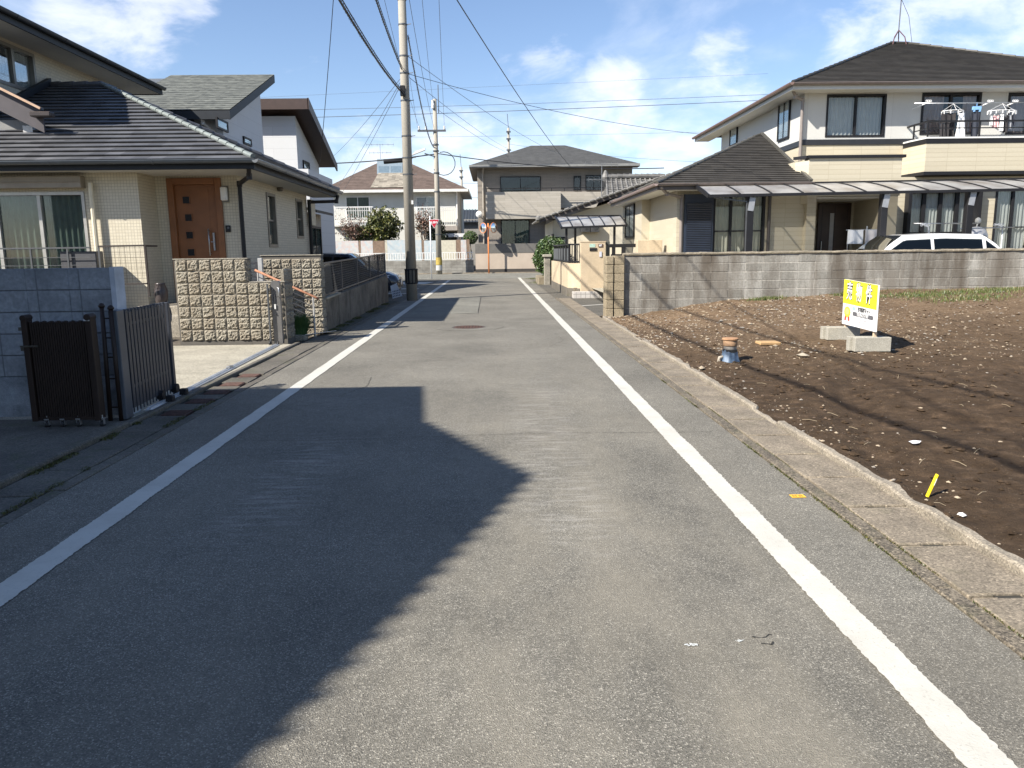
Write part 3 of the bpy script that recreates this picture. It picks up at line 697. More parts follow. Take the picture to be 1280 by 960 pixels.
# yellow survey paint/label on the road
x, y = G(997, 620.5); mb = MB(); mb.quad((x - .045, y - .03, .003), (x + .045, y - .03, .003), (x + .045, y + .03, .003), (x - .045, y + .03, .003))
o = mb.build('boundary_marker', plain('orange yellow marker', (0.78, 0.45, 0.03), .6, var=.2, scale=60)); tag(o, 'small orange yellow marker plate stuck to the asphalt beside the right gutter', 'marker')
mb = MB()
for dx in (-.028, -.012, .012, .026): mb.box(x + dx - .005, x + dx + .005, y - .015, y + .015, .0032, .0038)
mb.build('lettering', plain('brown print', (.35, .12, .03), .7), o, local=False)
# white paint chips on road
for i, (a, b_, w, lab) in enumerate(((864, 807, .035, 'larger white paint splash on the asphalt near the right line'), (925, 802, .025, 'fainter white paint fleck on the asphalt right of the larger splash'))):
    cx, cy = G(a, b_); mb = MB(); rnd = random.Random(i)
    for _ in range(26):
        px_, py_ = cx + rnd.gauss(0, w * .35), cy + rnd.gauss(0, w * .13); s = w * rnd.uniform(.06, .16)
        mb.quad(*[(px_ + s * math.cos(t) * rnd.uniform(.6, 1.3), py_ + s * math.sin(t) * rnd.uniform(.5, 1), .0035 + .0001 * _) for t in (0, 1, 2, 3, 4, 5)])
    tag(mb.build('paint_splash', plain('splashed white paint', (.6, .62, .6), .6)), lab, 'paint mark')
# manhole
cx, cy = -0.52, 15.79
mh = thing('manhole_cover', 'round rusty brown manhole cover in the middle of the road', 'manhole cover', (cx, cy, 0))
mb = MB(); mb.lathe((cx, cy, -.02), [(.345, 0), (.345, .026), (.31, .0262), (.31, .022)], 40); mb.build('rim', plain('worn iron rim', (.085, .07, .055), .6, .4), mh)
mb = MB(); mb.lathe((cx, cy, -.02), [(.305, 0), (.305, .024), (0.01, .0245)], 40)
for i in range(9):
    for j in range(9):
        a, b_ = (i - 4) * .06, (j - 4) * .06
        if math.hypot(a, b_) < .27: mb.obox((cx + a, cy + b_, .0055), (.038, .038, .004), PI / 4)
mb.build('lid', plain('rusted iron lid', (.10, .055, .04), .65, .3, .35, 25), mh)
m, nt, b = nodes('fresh asphalt ring'); mbk = MB()
n = 48
for i in range(n):
    a, c_ = 2 * PI * i / n, 2 * PI * (i + 1) / n
    mbk.quad(*[(cx + r * math.cos(t), cy + r * 1.0 * math.sin(t), .0045) for r, t in ((.348, a), (.72, a), (.72, c_), (.348, c_))])
struct(mbk.build('asphalt_patch', ASPH))
seam([(cx + .72 * math.cos(t / 10), cy + .72 * math.sin(t / 10)) for t in range(-8, 20)], .004, TAR, .0065)

# ---- capped pipe
x, y, z = on(912, 451); pp = thing('capped_pipe', 'short capped drain pipe with blue wrap standing in the soil', 'pipe', (x, y, z))
mb = MB(); mb.lathe((x, y, z), [(.085, -.05), (.085, .20), (.088, .21)], 24); mb.build('pipe_body', plain('dusty grey pipe', (.30, .28, .25), .7), pp, smooth=True)
mb = MB(); mb.lathe((x, y, z), [(.092, .205), (.095, .212), (.095, .285), (.088, .29), (.088, .292)], 24); mb.build('coupling', plain('rusty tan coupling', (.26, .16, .09), .8, var=.3, scale=14), pp, smooth=True)
mb = MB(); mb.lathe((x, y, z), [(.106, .288), (.11, .292), (.11, .308), (.10, .314)], 24); mb.build('cap', plain('ochre clay cap', (.34, .19, .10), .85, var=.25, scale=14), pp)
mb = MB(); n = 28
def wrap(a, t):
    an = a * 2 * PI; r = .096 + .035 * (1 - t) ** 1.5 + .012 * math.sin(an * 3 + 2) * (1 - t) + .006 * math.sin(an * 9)
    return (x + r * math.cos(an), y + r * math.sin(an), z - .02 + t * .155 + .02 * math.sin(an * 2 + 1) * t)
mb.grid(40, 5, wrap); mb.build('blue_wrap', plain('blue plastic wrap', (.10, .15, .22), .5, var=.3, scale=9), pp, smooth=True)
mb = MB(); mb.lathe((x, y, z), [(.093, .13), (.097, .135), (.097, .158), (.093, .162)], 24); mb.build('tape', plain('black tape', (.03, .03, .03), .4), pp)
mb = MB(); mb.tube([(x - .10, y - .03, z + .06), (x - .15, y - .03, z + .05), (x - .165, y - .04, z - .01)], .022, 8); mb.build('hose_stub', plain('dirty hose', (.35, .31, .25), .8), pp, smooth=True)

# ---- for-sale sign
xr, yr, zr = on(1088, 437); xl, yl, zl = on(1052, 423)
sg = thing('for_sale_sign', 'tilted yellow and white for sale sign on two posts in the vacant lot', 'sign', ((xr + xl) / 2, (yr + yl) / 2, (zr + zl) / 2))
A = Vector((xl, yl, 0)); B = Vector((xr, yr, 0)); d = (B - A); Lp = d.length; d.normalize(); nrm = Vector((d.y, -d.x, 0))
PZ = lambda t, z, o=0: A + d * t + nrm * o + Vector((0, 0, z))
pw0, pw1 = -.03, Lp + .13
zt0, zt1 = W(1054, 349, yl)[1], W(1099, 356.5, (A + d * pw1).y)[1]; zb0, zb1 = W(1050, 404.5, yl)[1], W(1088, 415, (A + d * pw1).y)[1]
mb = MB(); mb.prism([PZ(pw0, zb0), PZ(pw1, zb1), PZ(pw1, zt1), PZ(pw0, zt0)], nrm * -.022); pan = mb.build('panel', plain('white sign board', (.80, .80, .80), .45, var=.02), sg)
zs = .47
def SP(u, v, o=.002):
    t = pw0 + (pw1 - pw0) * u; zb = zb0 + (zb1 - zb0) * u; zt = zt0 + (zt1 - zt0) * u; return PZ(t, zb + (zt - zb) * v, o)
mb = MB(); mb.quad(SP(0, zs), SP(1, zs), SP(1, 1), SP(0, 1)); mb.build('yellow_field', plain('sign yellow', (.86, .80, .03), .45, var=.02), pan)
xax = (SP(1, .5) - SP(0, .5)).normalized(); yax = Vector((0, 0, 1)); yax = (yax - xax * yax.dot(xax)).normalized(); RS = Matrix((xax, yax, xax.cross(yax))).transposed()
PW = pw1 - pw0; INK = plain('black ink', (.02, .02, .02), .5); WINK = plain('white ink', (.85, .85, .85), .5)
for i, ch in enumerate('売物件'):
    u = .2 + .29 * i
    text_mb(ch, .29, INK, pan, SP(u, .735, .004), RS, 'letter_outline', .015, .0005, sx=.9)
    text_mb(ch, .29, WINK, pan, SP(u, .735, .006), RS, 'letter', .0025, .0005, sx=.9)
text_mb('住宅情報ネット', .07, INK, pan, SP(.66, .39, .004), RS, 'company_name', .0015, .0005, sx=1.05)
def rrect(u0, u1, v0, v1, o, mat, name, par=pan):
    P = []; r = (v1 - v0) / 2; ru = r * (zt0 - zb0) / PW
    for cxx, a0 in ((u1 - ru, -90), (u0 + ru, 90)):
        for k in range(7): a = R_(a0 + 30 * k); P.append(SP(cxx + ru * math.cos(a), (v0 + v1) / 2 + r * math.sin(a), o))
    q = MB(); q.quad(*P); return q.build(name, mat, par)
rrect(.33, .93, .235, .325, .003, plain('grey label', (.12, .12, .13), .5), 'phone_label')
text_mb('TEL.096-273-7187', .068, WINK, pan, SP(.63, .28, .005), RS, 'phone_number', .0015, .0005, sx=.95)
mb = MB(); mb.quad(SP(.31, .36, .003), SP(.40, .36, .003), SP(.40, .43, .003), SP(.31, .43, .003)); mb.build('company_mark', plain('pale teal print', (.35, .62, .66), .5), pan)
for v0, wd in ((.16, .3), (.11, .26)):
    mb = MB(); rnd = random.Random(int(v0 * 100)); u = .5
    while u < .5 + wd: w_ = rnd.uniform(.008, .018); mb.quad(SP(u, v0, .003), SP(u + w_, v0, .003), SP(u + w_, v0 + .025, .003), SP(u, v0 + .025, .003)); u += w_ + .008
    mb.build('small_print', plain('pale grey print', (.45, .45, .47), .5), pan)
mb = MB(); P = [SP(.16 + .10 * math.cos(a) * (1 + .06 * math.cos(a * 14)), .29 + .12 * math.sin(a) * (1 + .06 * math.cos(a * 14)), .0045) for a in [2 * PI * k / 56 for k in range(56)]]; mb.quad(*P); ros = mb.build('rosette', plain('gold print', (.86, .50, .06), .5, var=.15, scale=20), pan)
mb = MB(); mb.quad(*[SP(.16 + .06 * math.cos(a), .30 + .07 * math.sin(a), .0055) for a in [2 * PI * k / 30 for k in range(30)]]); mb.build('rosette_centre', plain('light gold print', (.88, .68, .2), .5), ros)
mb = MB()
for sx_ in (-1, 1): mb.quad(SP(.16 + sx_ * .02, .2, .0035), SP(.16 + sx_ * .075, .2, .0035), SP(.16 + sx_ * .085, .08, .0035), SP(.16 + sx_ * .055, .105, .0035), SP(.16 + sx_ * .03, .08, .0035))
mb.build('rosette_ribbon', plain('red print', (.62, .08, .05), .5), ros)
WOOD = plain('pale timber post', (.50, .38, .26), .8, var=.2, scale=14)
for t, zz in ((0.03, zl), (Lp, zr)):
    p = PZ(t, 0, -.045); mb = MB(); mb.box(p.x - .02, p.x + .02, p.y - .022, p.y + .022, zz, 1.0); mb.build('post', WOOD, sg)
BLK = concmat('pale cast concrete block', (.36, .34, .285), 0, .15, 4, .15)
for i, (X, Y, Z, lab) in enumerate(((xr, yr, zr, 'pale concrete base block, nearer and right of the two under the for sale sign'), (xl, yl, zl, 'pale concrete base block, farther and left of the two under the for sale sign'))):
    bt = thing('base_block', lab, 'concrete block', (X, Y, Z), 'base blocks of the for sale sign')
    for j, dy_ in enumerate((-.075, .035)):
        mb = MB(); mb.obox((X - .015 + j * -.035, Y + dy_ + .02, Z + .095), (.50, .10, .20), R_(-4)); mb.build('slab', BLK, bt, bevel=.006)

# ---- old grey block wall behind the lot
WALLM = brickwall('weathered grey block', (.25, .24, .21), (.38, .365, .325), (.52, .49, .43), .4, .2, .022, 0.0, .9, .55, (.085, .068, .05), .85, .3, streak=1)
_o = None
wt = thing('block_wall', 'weathered grey concrete block wall behind the vacant lot with rough coping', 'wall', (2.99, 17.7, 0))
mb = MB(); rnd = random.Random(9)
for i in range(34):
    for j in range(7):
        x0 = 3.0 + i * .4; j0 = -.0 + j * .2; e = rnd.uniform(-.003, .003)
        mb.box(x0 + .009, x0 + .391, 17.70 + e, 17.83, j0 + .009, j0 + .191)
mb.box(3.0, 16.6, 17.704, 17.82, -.1, 1.398); mb.build('wall_body', WALLM, wt)
mb = MB(); prev = None; x = 2.97
while x < 16.62:
    n1 = noise.noise(Vector((x * 3, 0, 0))) * .012 + noise.noise(Vector((x * 11, 2, 0))) * .009
    cur = [(x, 17.675 + n1, 1.40), (x, 17.67 + n1, 1.425 + n1), (x, 17.70, 1.45 + n1), (x, 17.83, 1.455 + n1), (x, 17.86, 1.42), (x, 17.86, 1.40)]
    if prev:
        for k in range(6): mb.quad(prev[k], prev[(k + 1) % 6], cur[(k + 1) % 6], cur[k])
    else: mb.quad(*cur)
    prev = cur; x += .06
mb.build('coping', concmat('rough mortar coping', (.30, .255, .185), .25, .5, 3), wt)
pt = thing('wall_pier', 'cracked tan block pier ending the grey wall at the roadside', 'pier', (2.77, 17.8, 0))
mb = MB(); PIERM = concmat('tan rendered block', (.36, .295, .195), 0.1, .4, 2.5)
for j in range(7):
    mb.box(2.76, 2.985, 17.60, 18.05, j * .2 + .004 - (.1 if j == 0 else 0), j * .2 + .196)
    mb.box(2.57, 2.735, 17.58 + .006 * (j % 2), 18.05, j * .2 + .004 - (.1 if j == 0 else 0), j * .2 + .197 - .01 * (j == 6))
mb.build('pier_blocks', PIERM, pt, bevel=.008)
mb = MB(); mb.box(2.60, 2.97, 17.64, 18.03, -.1, 1.36); mb.build('mortar_core', TAR, pt)
# ------------------------------------------------------------------ left foreground: pale block wall, folding gates, stone walls
def rockwall(parent, x0, cols, z0, rows, yf, depth, mat, jm, face='-y', u_sign=1, size=.2, seed=1, skipz=None, amp=.028, name='stone_face'):
    "split-face square blocks, each a small displaced grid; u runs from x0"
    mb = MB(); n = 9
    for i in range(cols):
        for j in range(rows):
            u0 = x0 + i * size * u_sign; w0 = z0 + j * size; ox = random.Random(seed * 1000 + i * 31 + j).random() * 50
            def fn(a, b):
                e = min(a, 1 - a, b, 1 - b); k = min(1, e / .06)
                h = (.35 + .65 * (noise.noise(Vector((a * 2.3 + ox, b * 2.3, ox))) * .5 + .5)) * amp + noise.noise(Vector((a * 6 + ox, b * 6, 0))) * amp * .9
                dd = -(h * k) + .004
                g = .006
                return place(face, yf, u0 + u_sign * (g + a * (size - 2 * g)), dd, w0 + g + b * (size - 2 * g))
            mb.grid(n, n, fn)
            for (a0, b0, a1, b1) in ((0, 0, 1, 0), (1, 0, 1, 1), (1, 1, 0, 1), (0, 1, 0, 0)):
                p = Vector(fn(a0, b0)); q = Vector(fn(a1, b1)); g = .011
                back = Vector(place(face, 0, 0, .05, 0)) - Vector(place(face, 0, 0, 0, 0)); mb.quad(p, q, q + back, p + back)
    o = mb.build(name, mat, parent)
    return o
STONE = None
m, nt, b = nodes('split granite block'); v = coords(nt)
col = ramp(nt, noisef(nt, v, 50, 6, 0.8), [(0.36, (.06, .055, .045)), (0.48, (.22, .20, .155)), (0.62, (.44, .40, .32))])
col = mixc(nt, ramp(nt, noisef(nt, v, 3.4, 5, .6), [(.40, 0.0), (.62, .55)]), col, (.20, .16, .11)); L(nt, col, b.inputs['Base Color']); b.inputs['Roughness'].default_value = .9
bump(nt, b, noisef(nt, v, 60, 7, .8), 1.0, .012); STONE = m
JOINT = plain('mortar joint', (.11, .10, .085), .95)

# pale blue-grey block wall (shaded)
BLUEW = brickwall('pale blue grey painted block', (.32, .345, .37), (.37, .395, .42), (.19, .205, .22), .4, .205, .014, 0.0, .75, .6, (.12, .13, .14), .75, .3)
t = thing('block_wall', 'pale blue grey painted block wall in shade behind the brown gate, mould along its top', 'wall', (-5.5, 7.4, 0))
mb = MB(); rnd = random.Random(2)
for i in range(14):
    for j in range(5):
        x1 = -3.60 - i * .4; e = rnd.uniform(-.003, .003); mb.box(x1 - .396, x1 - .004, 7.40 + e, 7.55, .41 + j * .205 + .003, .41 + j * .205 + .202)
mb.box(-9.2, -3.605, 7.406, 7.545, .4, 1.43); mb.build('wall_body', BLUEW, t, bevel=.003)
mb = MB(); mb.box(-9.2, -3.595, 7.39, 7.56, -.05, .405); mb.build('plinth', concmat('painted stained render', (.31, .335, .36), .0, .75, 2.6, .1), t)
mb = MB(); prev = None; z = 0
while z < 1.45:
    n1 = noise.noise(Vector((z * 9, 1, 0))) * .006; bul = .05 * math.exp(-((z - .2) / .3) ** 2) if z < .45 else 0
    cur = [(-3.605, 7.385 - bul * .4, z), (-3.56 + n1 + bul, 7.385 - bul * .4 + n1, z), (-3.555 + n1 + bul, 7.56, z), (-3.605, 7.56, z)]
    if prev:
        for k in range(4): mb.quad(prev[k], prev[(k + 1) % 4], cur[(k + 1) % 4], cur[k])
    prev = cur; z += .03
mb.quad(*prev); mb.build('end_render', plain('white end render', (.42, .45, .49), .8, var=.2, scale=5), t)
mb = MB(); rnd = random.Random(8)
for i in range(0):
    x = -7.2 + rnd.random() * 3.55; zz = rnd.choice((1.425, 1.425, 1.40, 1.30, 1.22)); w_ = rnd.uniform(.02, .12)
    if zz < 1.4: w_ *= .4
    mb.box(x, x + w_, 7.392, 7.43, zz - rnd.uniform(.005, .03), zz + .008)

# brown folding gate
BRN = plain('dark brown enamel', (.026, .016, .012), .5, .0, .2, spec=.3)
g = thing('folding_gate', 'dark brown accordion gate folded against the pale wall, four casters below', 'gate', (-3.85, 6.95, .02))
x0, _ = W(27, 397, 6.9); x1, _ = W(115, 397, 6.9); zt, zb = 1.01, .10
mb = MB(); n = 46
for i in range(n):
    x = x0 + .07 + (x1 - x0 - .14) * i / (n - 1); dy_ = .03 if i % 2 else -.01
    mb.box(x - .008, x + .008, 6.90 + dy_, 6.93 + dy_, zb, zt - .03 - .006 * (i % 3))
mb.build('slats', BRN, g, bevel=.002)
mb = MB(); mb.box(x0 + .05, x1 - .05, 6.96, 6.975, zb, zt - .05); mb.build('gap_shade_sheet', plain('gate shadow gap', (.008, .006, .005), .8), g)  # dark sheet added as the shade seen between the folded slats
for xx, ww in ((x0 + .025, .05), (x1 - .03, .055)):
    mb = MB(); mb.box(xx - ww / 2, xx + ww / 2, 6.87, 6.97, zb - .02, zt); mb.tube([(xx, 6.865, zt), (xx, 6.975, zt)], ww / 2 + .004, 16); mb.build('end_stile', BRN, g, bevel=.004)
mb = MB(); mb.box(x1 - .06, x1 - .01, 6.866, 6.869, zt - .03, zt - .012); mb.build('sticker', WHITE, g)
mb = MB(); mb.bar((x0 - .03, 6.88, .76), (x0 + .14, 6.85, .765), .014); mb.box(x0 - .03, x0 + .01, 6.88, 6.93, .72, .75); mb.box(x0 - .03, x0, 6.88, 6.93, .90, .93); mb.build('latch', plain('dull latch metal', (.10, .09, .075), .5, .6), g)
mb = MB(); mb.box(x0 + .04, x1 - .04, 6.885, 6.965, zb - .015, zb + .012); mb.build('bottom_rail', BRN, g)
for i, fx in enumerate((.09, .23, .37, .58)):
    x = x0 + fx + .03; w_ = MB()
    w_.tube([(x - .012, 6.90, .045), (x + .012, 6.90, .045)], .027, 14); wo = w_.build('caster', plain('black rubber', (.02, .02, .02), .6), g, smooth=False)
    f = MB(); f.box(x - .018, x - .014, 6.885, 6.915, .04, .09); f.box(x + .014, x + .018, 6.885, 6.915, .04, .09); f.box(x - .02, x + .02, 6.88, 6.93, .088, .1); f.tube([(x, 6.9, .1), (x, 6.9, .125)], .008, 8)
    f.build('caster_fork', ALU, wo)
# brown gate posts leaning on the wall end
g = thing('gate_post_pair', 'pair of slim dark brown posts with cross links at the end of the pale wall', 'gate post', (-3.52, 7.1, .02))
for (xa, xb, zt) in ((-3.60, -3.555, 1.09), (-3.50, -3.475, 1.07)):
    mb = MB(); mb.tube([(xa, 7.12, .02), (xb - .02, 7.12, zt)], .020, 10); mb.lathe((xb - .02, 7.12, zt - .01), [(.026, 0), (.030, .015), (.018, .035), (.004, .042)], 12); mb.build('post', BRN, g, smooth=True)
for zz in (.15, .42, .62, .80, .98):
    mb = MB(); mb.bar((-3.60 + .02 * zz, 7.13, zz), (-3.50 + .01 * zz, 7.13, zz), .02, .012); mb.build('cross_link', BRN, g)
# charcoal accordion gate along the driveway edge
GX = lambda y: -3.47 - (y - 7.1) * .06
g = thing('folding_gate', 'charcoal accordion driveway gate with upright bars pushed open beside the pale wall', 'gate', (GX(7.7), 7.7, .02))
mb = MB()
mb.box(GX(7.2) - .05, GX(7.2) + .03, 7.12, 7.26, .03, 1.05); mb.build('lead_stile', plain('charcoal gate enamel', (.075, .085, .10), .4, .2), g, bevel=.006)
mb = MB(); n = 13; CH2 = plain('charcoal bar enamel', (.045, .05, .062), .4, .2)
for i in range(n):
    y = 7.36 + .082 * i; x = GX(y)
    mb.box(x - .016, x + .016, y - .026, y + .026, .10, 1.03 - .012 * (i % 2)); mb.tube([(x, y, 1.01), (x, y, 1.045)], .02, 8)
    mb.tube([(x, y, .10), (x, y, .05)], .008, 6)
mb.build('bars', CH2, g, bevel=.003)
mb = MB()
for k, zz in enumerate((.30, .90)):
    for i in range(n - 1):
        y = 7.36 + .082 * i; mb.bar((GX(y), y, zz), (GX(y), y + .082, zz + .012 * (i % 2)), .01, .03)
mb.build('lattice_links', GREYM, g)
y = 8.44; x = GX(y); mb = MB(); mb.box(x - .03, x + .03, y - .03, y + .03, .06, 1.04); mb.build('end_stile', CH2, g, bevel=.004)
mb = MB(); mb.tube([(x, y + .03, .98), (x, y + .09, .97), (x, y + .11, .9), (x, y + .09, .83), (x, y + .03, .82)], .012, 8); mb.build('pull_handle', CH2, g, smooth=True)
for yy in (8.0, 8.42):
    x = GX(yy) + .03; w_ = MB(); w_.tube([(x - .015, yy, .05), (x + .015, yy, .05)], .032, 14); wo = w_.build('wheel', plain('black rubber', (.02,) * 3), g)
    f = MB(); f.tube([(x - .03, yy, .10), (x + .03, yy, .10)], .05, 14); f.build('wheel_guard', BLACK, wo)
# rail
r = thing('gate_rail', 'bright aluminium ground rail running across the driveway mouth', 'rail', (-3.55, 10.2, .02))
mb = MB()
def railb(p, q, w, h, z0):
    d = (Vector(q) - Vector(p)).normalized(); nn = Vector((-d.y, d.x, 0)) * w / 2; P = [Vector((*p, z0)) - nn, Vector((*p, z0)) + nn, Vector((*q, z0)) + nn, Vector((*q, z0)) - nn]
    mb.prism(P, (0, 0, h))
railb((-3.44, 7.55), (-3.655, 12.95), .085, .014, .022); mb.build('rail_base', plain('bright worn aluminium', (.62, .64, .66), .35, .5), r)
mb = MB(); railb((-3.463, 7.56), (-3.678, 12.95), .008, .014, .036); railb((-3.425, 7.56), (-3.64, 12.95), .008, .014, .036); mb.build('rail_lips', plain('bright worn aluminium', (.62, .64, .66), .35, .5), r)
mb = MB(); mb.obox((-3.555, 10.3, .052), (.05, .14, .03), R_(-2)); mb.build('rail_stop', ALU, r, bevel=.004)
for yy in (7.95, 8.35):
    mb = MB(); mb.box(-3.42 - .04 * (yy - 7.5), -3.34 - .04 * (yy - 7.5), yy, yy + .07, .02, .10); mb.build('rail_roller', BLACK, r, bevel=.01)
# gate receiver post
g = thing('gate_receiver_post', 'grey aluminium gate receiver post with latch at the end of the stone wall', 'gate post', (-3.68, 13.05, .02))
GP = plain('grey bronze post', (.17, .165, .16), .35, .4)
mb = MB(); mb.prism([(-3.745, 13.12, .03), (-3.60, 13.12, .03), (-3.60, 13.12, 1.05), (-3.625, 13.12, 1.09), (-3.72, 13.12, 1.09), (-3.745, 13.12, 1.05)], (0, .10, 0)); mb.build('post', GP, g, bevel=.006)
mb = MB(); mb.box(-3.80, -3.775, 13.05, 13.09, .03, 1.04); mb.box(-3.80, -3.745, 13.06, 13.08, .60, .64); mb.box(-3.80, -3.745, 13.06, 13.08, .93, .97); mb.build('guide_bar', GREYM, g, bevel=.003)
mb = MB(); mb.box(-3.71, -3.675, 13.105, 13.12, .72, .86); mb.box(-3.72, -3.70, 13.09, 13.12, .93, .955); mb.box(-3.70, -3.67, 13.10, 13.12, .52, .54); mb.build('lock_case', CHAR, g, bevel=.003)
mb = MB(); mb.box(-3.70, -3.675, 13.098, 13.105, .62, .70); mb.build('sticker', WHITE, g)
mb = MB(); mb.tube([(-3.64, 13.10, .98), (-3.60, 13.06, .97), (-3.60, 13.06, .85), (-3.64, 13.10, .83)], .011, 8); mb.build('pull_handle', ALU, g, smooth=True)
for xx in (-3.80, -3.66):
    mb = MB(); mb.tube([(xx - .012, 13.04, .05), (xx + .012, 13.04, .05)], .03, 12); mb.build('wheel', plain('black rubber', (.02,) * 3), g)

# stone walls
s1 = thing('stone_wall', 'stepped split granite block wall beside the driveway, lit by the sun', 'wall', (-4.6, 13.4, 0))
mb = MB(); mb.box(-5.42, -4.19, 13.345, 13.56, -.05, 1.46); mb.box(-4.19, -3.80, 13.346, 13.56, -.05, 1.06); mb.box(-3.80, -3.575, 13.345, 13.86, -.05, 1.06); mb.build('core', JOINT, s1)
rockwall(s1, -5.40, 6, .06, 7, 13.34, .2, STONE, JOINT, seed=1); rockwall(s1, -4.20, 3, .06, 5, 13.34, .2, STONE, JOINT, seed=2)
rockwall(s1, 13.35, 1, 1.06, 2, -4.19, .2, STONE, JOINT, '+x', 1, seed=3)
rockwall(s1, 13.36, 2, .06, 5, -3.58, .2, STONE, JOINT, '+x', 1, .25 * .8 + .045, seed=4)
CAPM = concmat('stone wall top', (.36, .33, .27), 0, .3, 8, .3)
mb = MB(); mb.box(-5.43, -4.17, 13.33, 13.57, 1.46, 1.475); mb.box(-4.168, -3.565, 13.33, 13.57, 1.06, 1.075); mb.build('top_face', CAPM, s1)
s2 = thing('stone_wall', 'split granite block wall end facing the road crossed by railing shadows', 'wall', (-3.85, 15.1, 0))
mb = MB(); mb.box(-4.44, -3.30, 15.005, 15.20, -.05, 1.50); mb.build('core', JOINT, s2)
rockwall(s2, -4.43, 6, -.08, 8, 15.0, .2, STONE, JOINT, seed=5, size=.19); rockwall(s2, 15.01, 1, -.08, 8, -3.295, .2, STONE, JOINT, '+x', 1, .19, seed=6)
mb = MB(); mb.box(-4.45, -3.285, 14.985, 15.21, 1.50, 1.515); mb.build('top_face', CAPM, s2)
# low retaining wall with mesh fence
lw = thing('retaining_wall', 'low stained grey retaining wall along the road under the mesh fence', 'wall', (-3.35, 19.8, 0))
STAINC = concmat('dark stained concrete', (.22, .19, .15), .35, .8, 2.2)
def lwz(y): return .64 + (y - 15.2) / 9.1 * .19
mb = MB(); ys_ = [15.21 + i * 1.3 for i in range(7)] + [24.35]
for a, b_ in zip(ys_, ys_[1:]):
    mb.prism([(-3.30, a + .008, -.05), (-3.30, b_ - .008, -.05), (-3.30, b_ - .008, lwz(b_)), (-3.30, a + .008, lwz(a))], (-.14, 0, 0))
mb.build('wall_panels', STAINC, lw, bevel=.008)
mb = MB(); mb.prism([(-3.31, 15.21, -.05), (-3.31, 24.34, -.05), (-3.31, 24.34, lwz(24.3) - .005), (-3.31, 15.21, lwz(15.2) - .005)], (-.12, 0, 0)); mb.build('core', TAR, lw)
mb = MB(); mb.prism([(-3.26, 15.21, lwz(15.2)), (-3.26, 16.6, lwz(16.6)), (-3.26, 16.6, lwz(16.6) + .035), (-3.26, 15.21, lwz(15.2) + .035)], (-.22, 0, 0)); mb.build('coping', CONCL, lw, bevel=.006)
mf = thing('mesh_fence', 'grey wire mesh fence with top rail on the low retaining wall', 'fence', (-3.36, 19.8, .7))
FM = plain('grey fence metal', (.10, .10, .105), .45, .5)
zt_ = lambda y: 1.33 + (y - 15.3) / 9.1 * .16
mb = MB(); mb.bar((-3.37, 15.25, zt_(15.25)), (-3.37, 24.4, zt_(24.4)), .035, .03); mb.bar((-3.37, 15.25, lwz(15.25) + .06), (-3.37, 24.4, lwz(24.4) + .06), .03, .03); mb.build('rails', FM, mf)
for k, yy in enumerate((15.3, 17.3, 19.3, 21.3, 22.9, 24.35)):
    mb = MB(); mb.box(-3.39, -3.35, yy - .02, yy + .02, lwz(yy) - .02, zt_(yy)); mb.build('post', FM, mf)
mb = MB(); y = 15.3
while y < 24.35: mb.bar((-3.37, y, lwz(y) + .06), (-3.37, y, zt_(y)), .004, .004); y += .035
for k in range(13):
    f = k / 12; mb.bar((-3.37, 15.3, lwz(15.3) + .07 + (zt_(15.3) - lwz(15.3) - .08) * f), (-3.37, 24.35, lwz(24.35) + .07 + (zt_(24.35) - lwz(24.35) - .08) * f), .004, .005)
mb.build('wire_panel', plain('dark wire', (.05, .052, .055), .5, .3), mf)
mb = MB(); mb.prism([(-3.40, 15.6, .72), (-3.40, 16.5, .76), (-3.40, 16.35, 1.32), (-3.40, 15.55, 1.28)], (-.03, 0, 0))
tag(mb.build('board', plain('weathered grey board', (.24, .235, .215), .8, var=.15)), 'weathered grey board leaning behind the mesh fence next to the stone wall', 'board')
# small entrance: handrail, steps, dark wicket, ramp plate, plant
hr = thing('handrail', 'rusty sloping handrail beside the entrance steps between the stone walls', 'handrail', (-3.8, 14.3, 0))
RUSTR = plain('rusty red brown rail', (.30, .14, .08), .7, .2, .3, 20)
mb = MB(); mb.tube([(-4.35, 14.3, 1.25), (-3.28, 14.3, .74), (-3.22, 14.3, .70)], .022, 10); mb.build('top_rail', RUSTR, hr, smooth=True)
for k in range(1, 7): mb = MB(); mb.tube([(-4.35, 14.3, 1.25 - .10 * k), (-3.30, 14.3, .75 - .10 * k)], .010, 6); mb.build('lower_rail', FM, hr)
for xx, zz in ((-3.32, .76), (-4.3, 1.2)): mb = MB(); mb.tube([(xx, 14.3, .0), (xx, 14.3, zz)], .017, 8); mb.build('post', plain('pale post', (.45, .44, .42), .5, .4), hr)
mb = MB()
for k in range(4): mb.box(-4.6 - .0 * k, -3.75 - .28 * k, 13.9, 14.95, -.05 + .15 * k, .12 + .15 * k)
tag(mb.build('entrance_steps', concmat('step concrete', (.33, .30, .25), .1, .3), bevel=.01), 'concrete entrance steps rising between the two stone walls', 'steps')
wk = thing('garden_gate', 'small dark wicket gate behind the stone wall corner', 'gate', (-4.75, 14.6, .9))
mb = MB(); x0, z1 = W(305, 327, 14.6); x1, z0 = W(324, 352, 14.6)
for xx in (x0, x1 - .05): mb.box(xx, xx + .05, 14.58, 14.62, .4, z1)
mb.box(x0 + .05, x1 - .05, 14.585, 14.615, z1 - .05, z1 - .01); mb.build('frame', CHAR, wk, bevel=.003)
mb = MB()
for k in range(5): mb.box(x0 + .05, x1 - .05, 14.59, 14.61, z1 - .14 - k * .075, z1 - .11 - k * .075)
mb.build('slats', CHAR, wk)
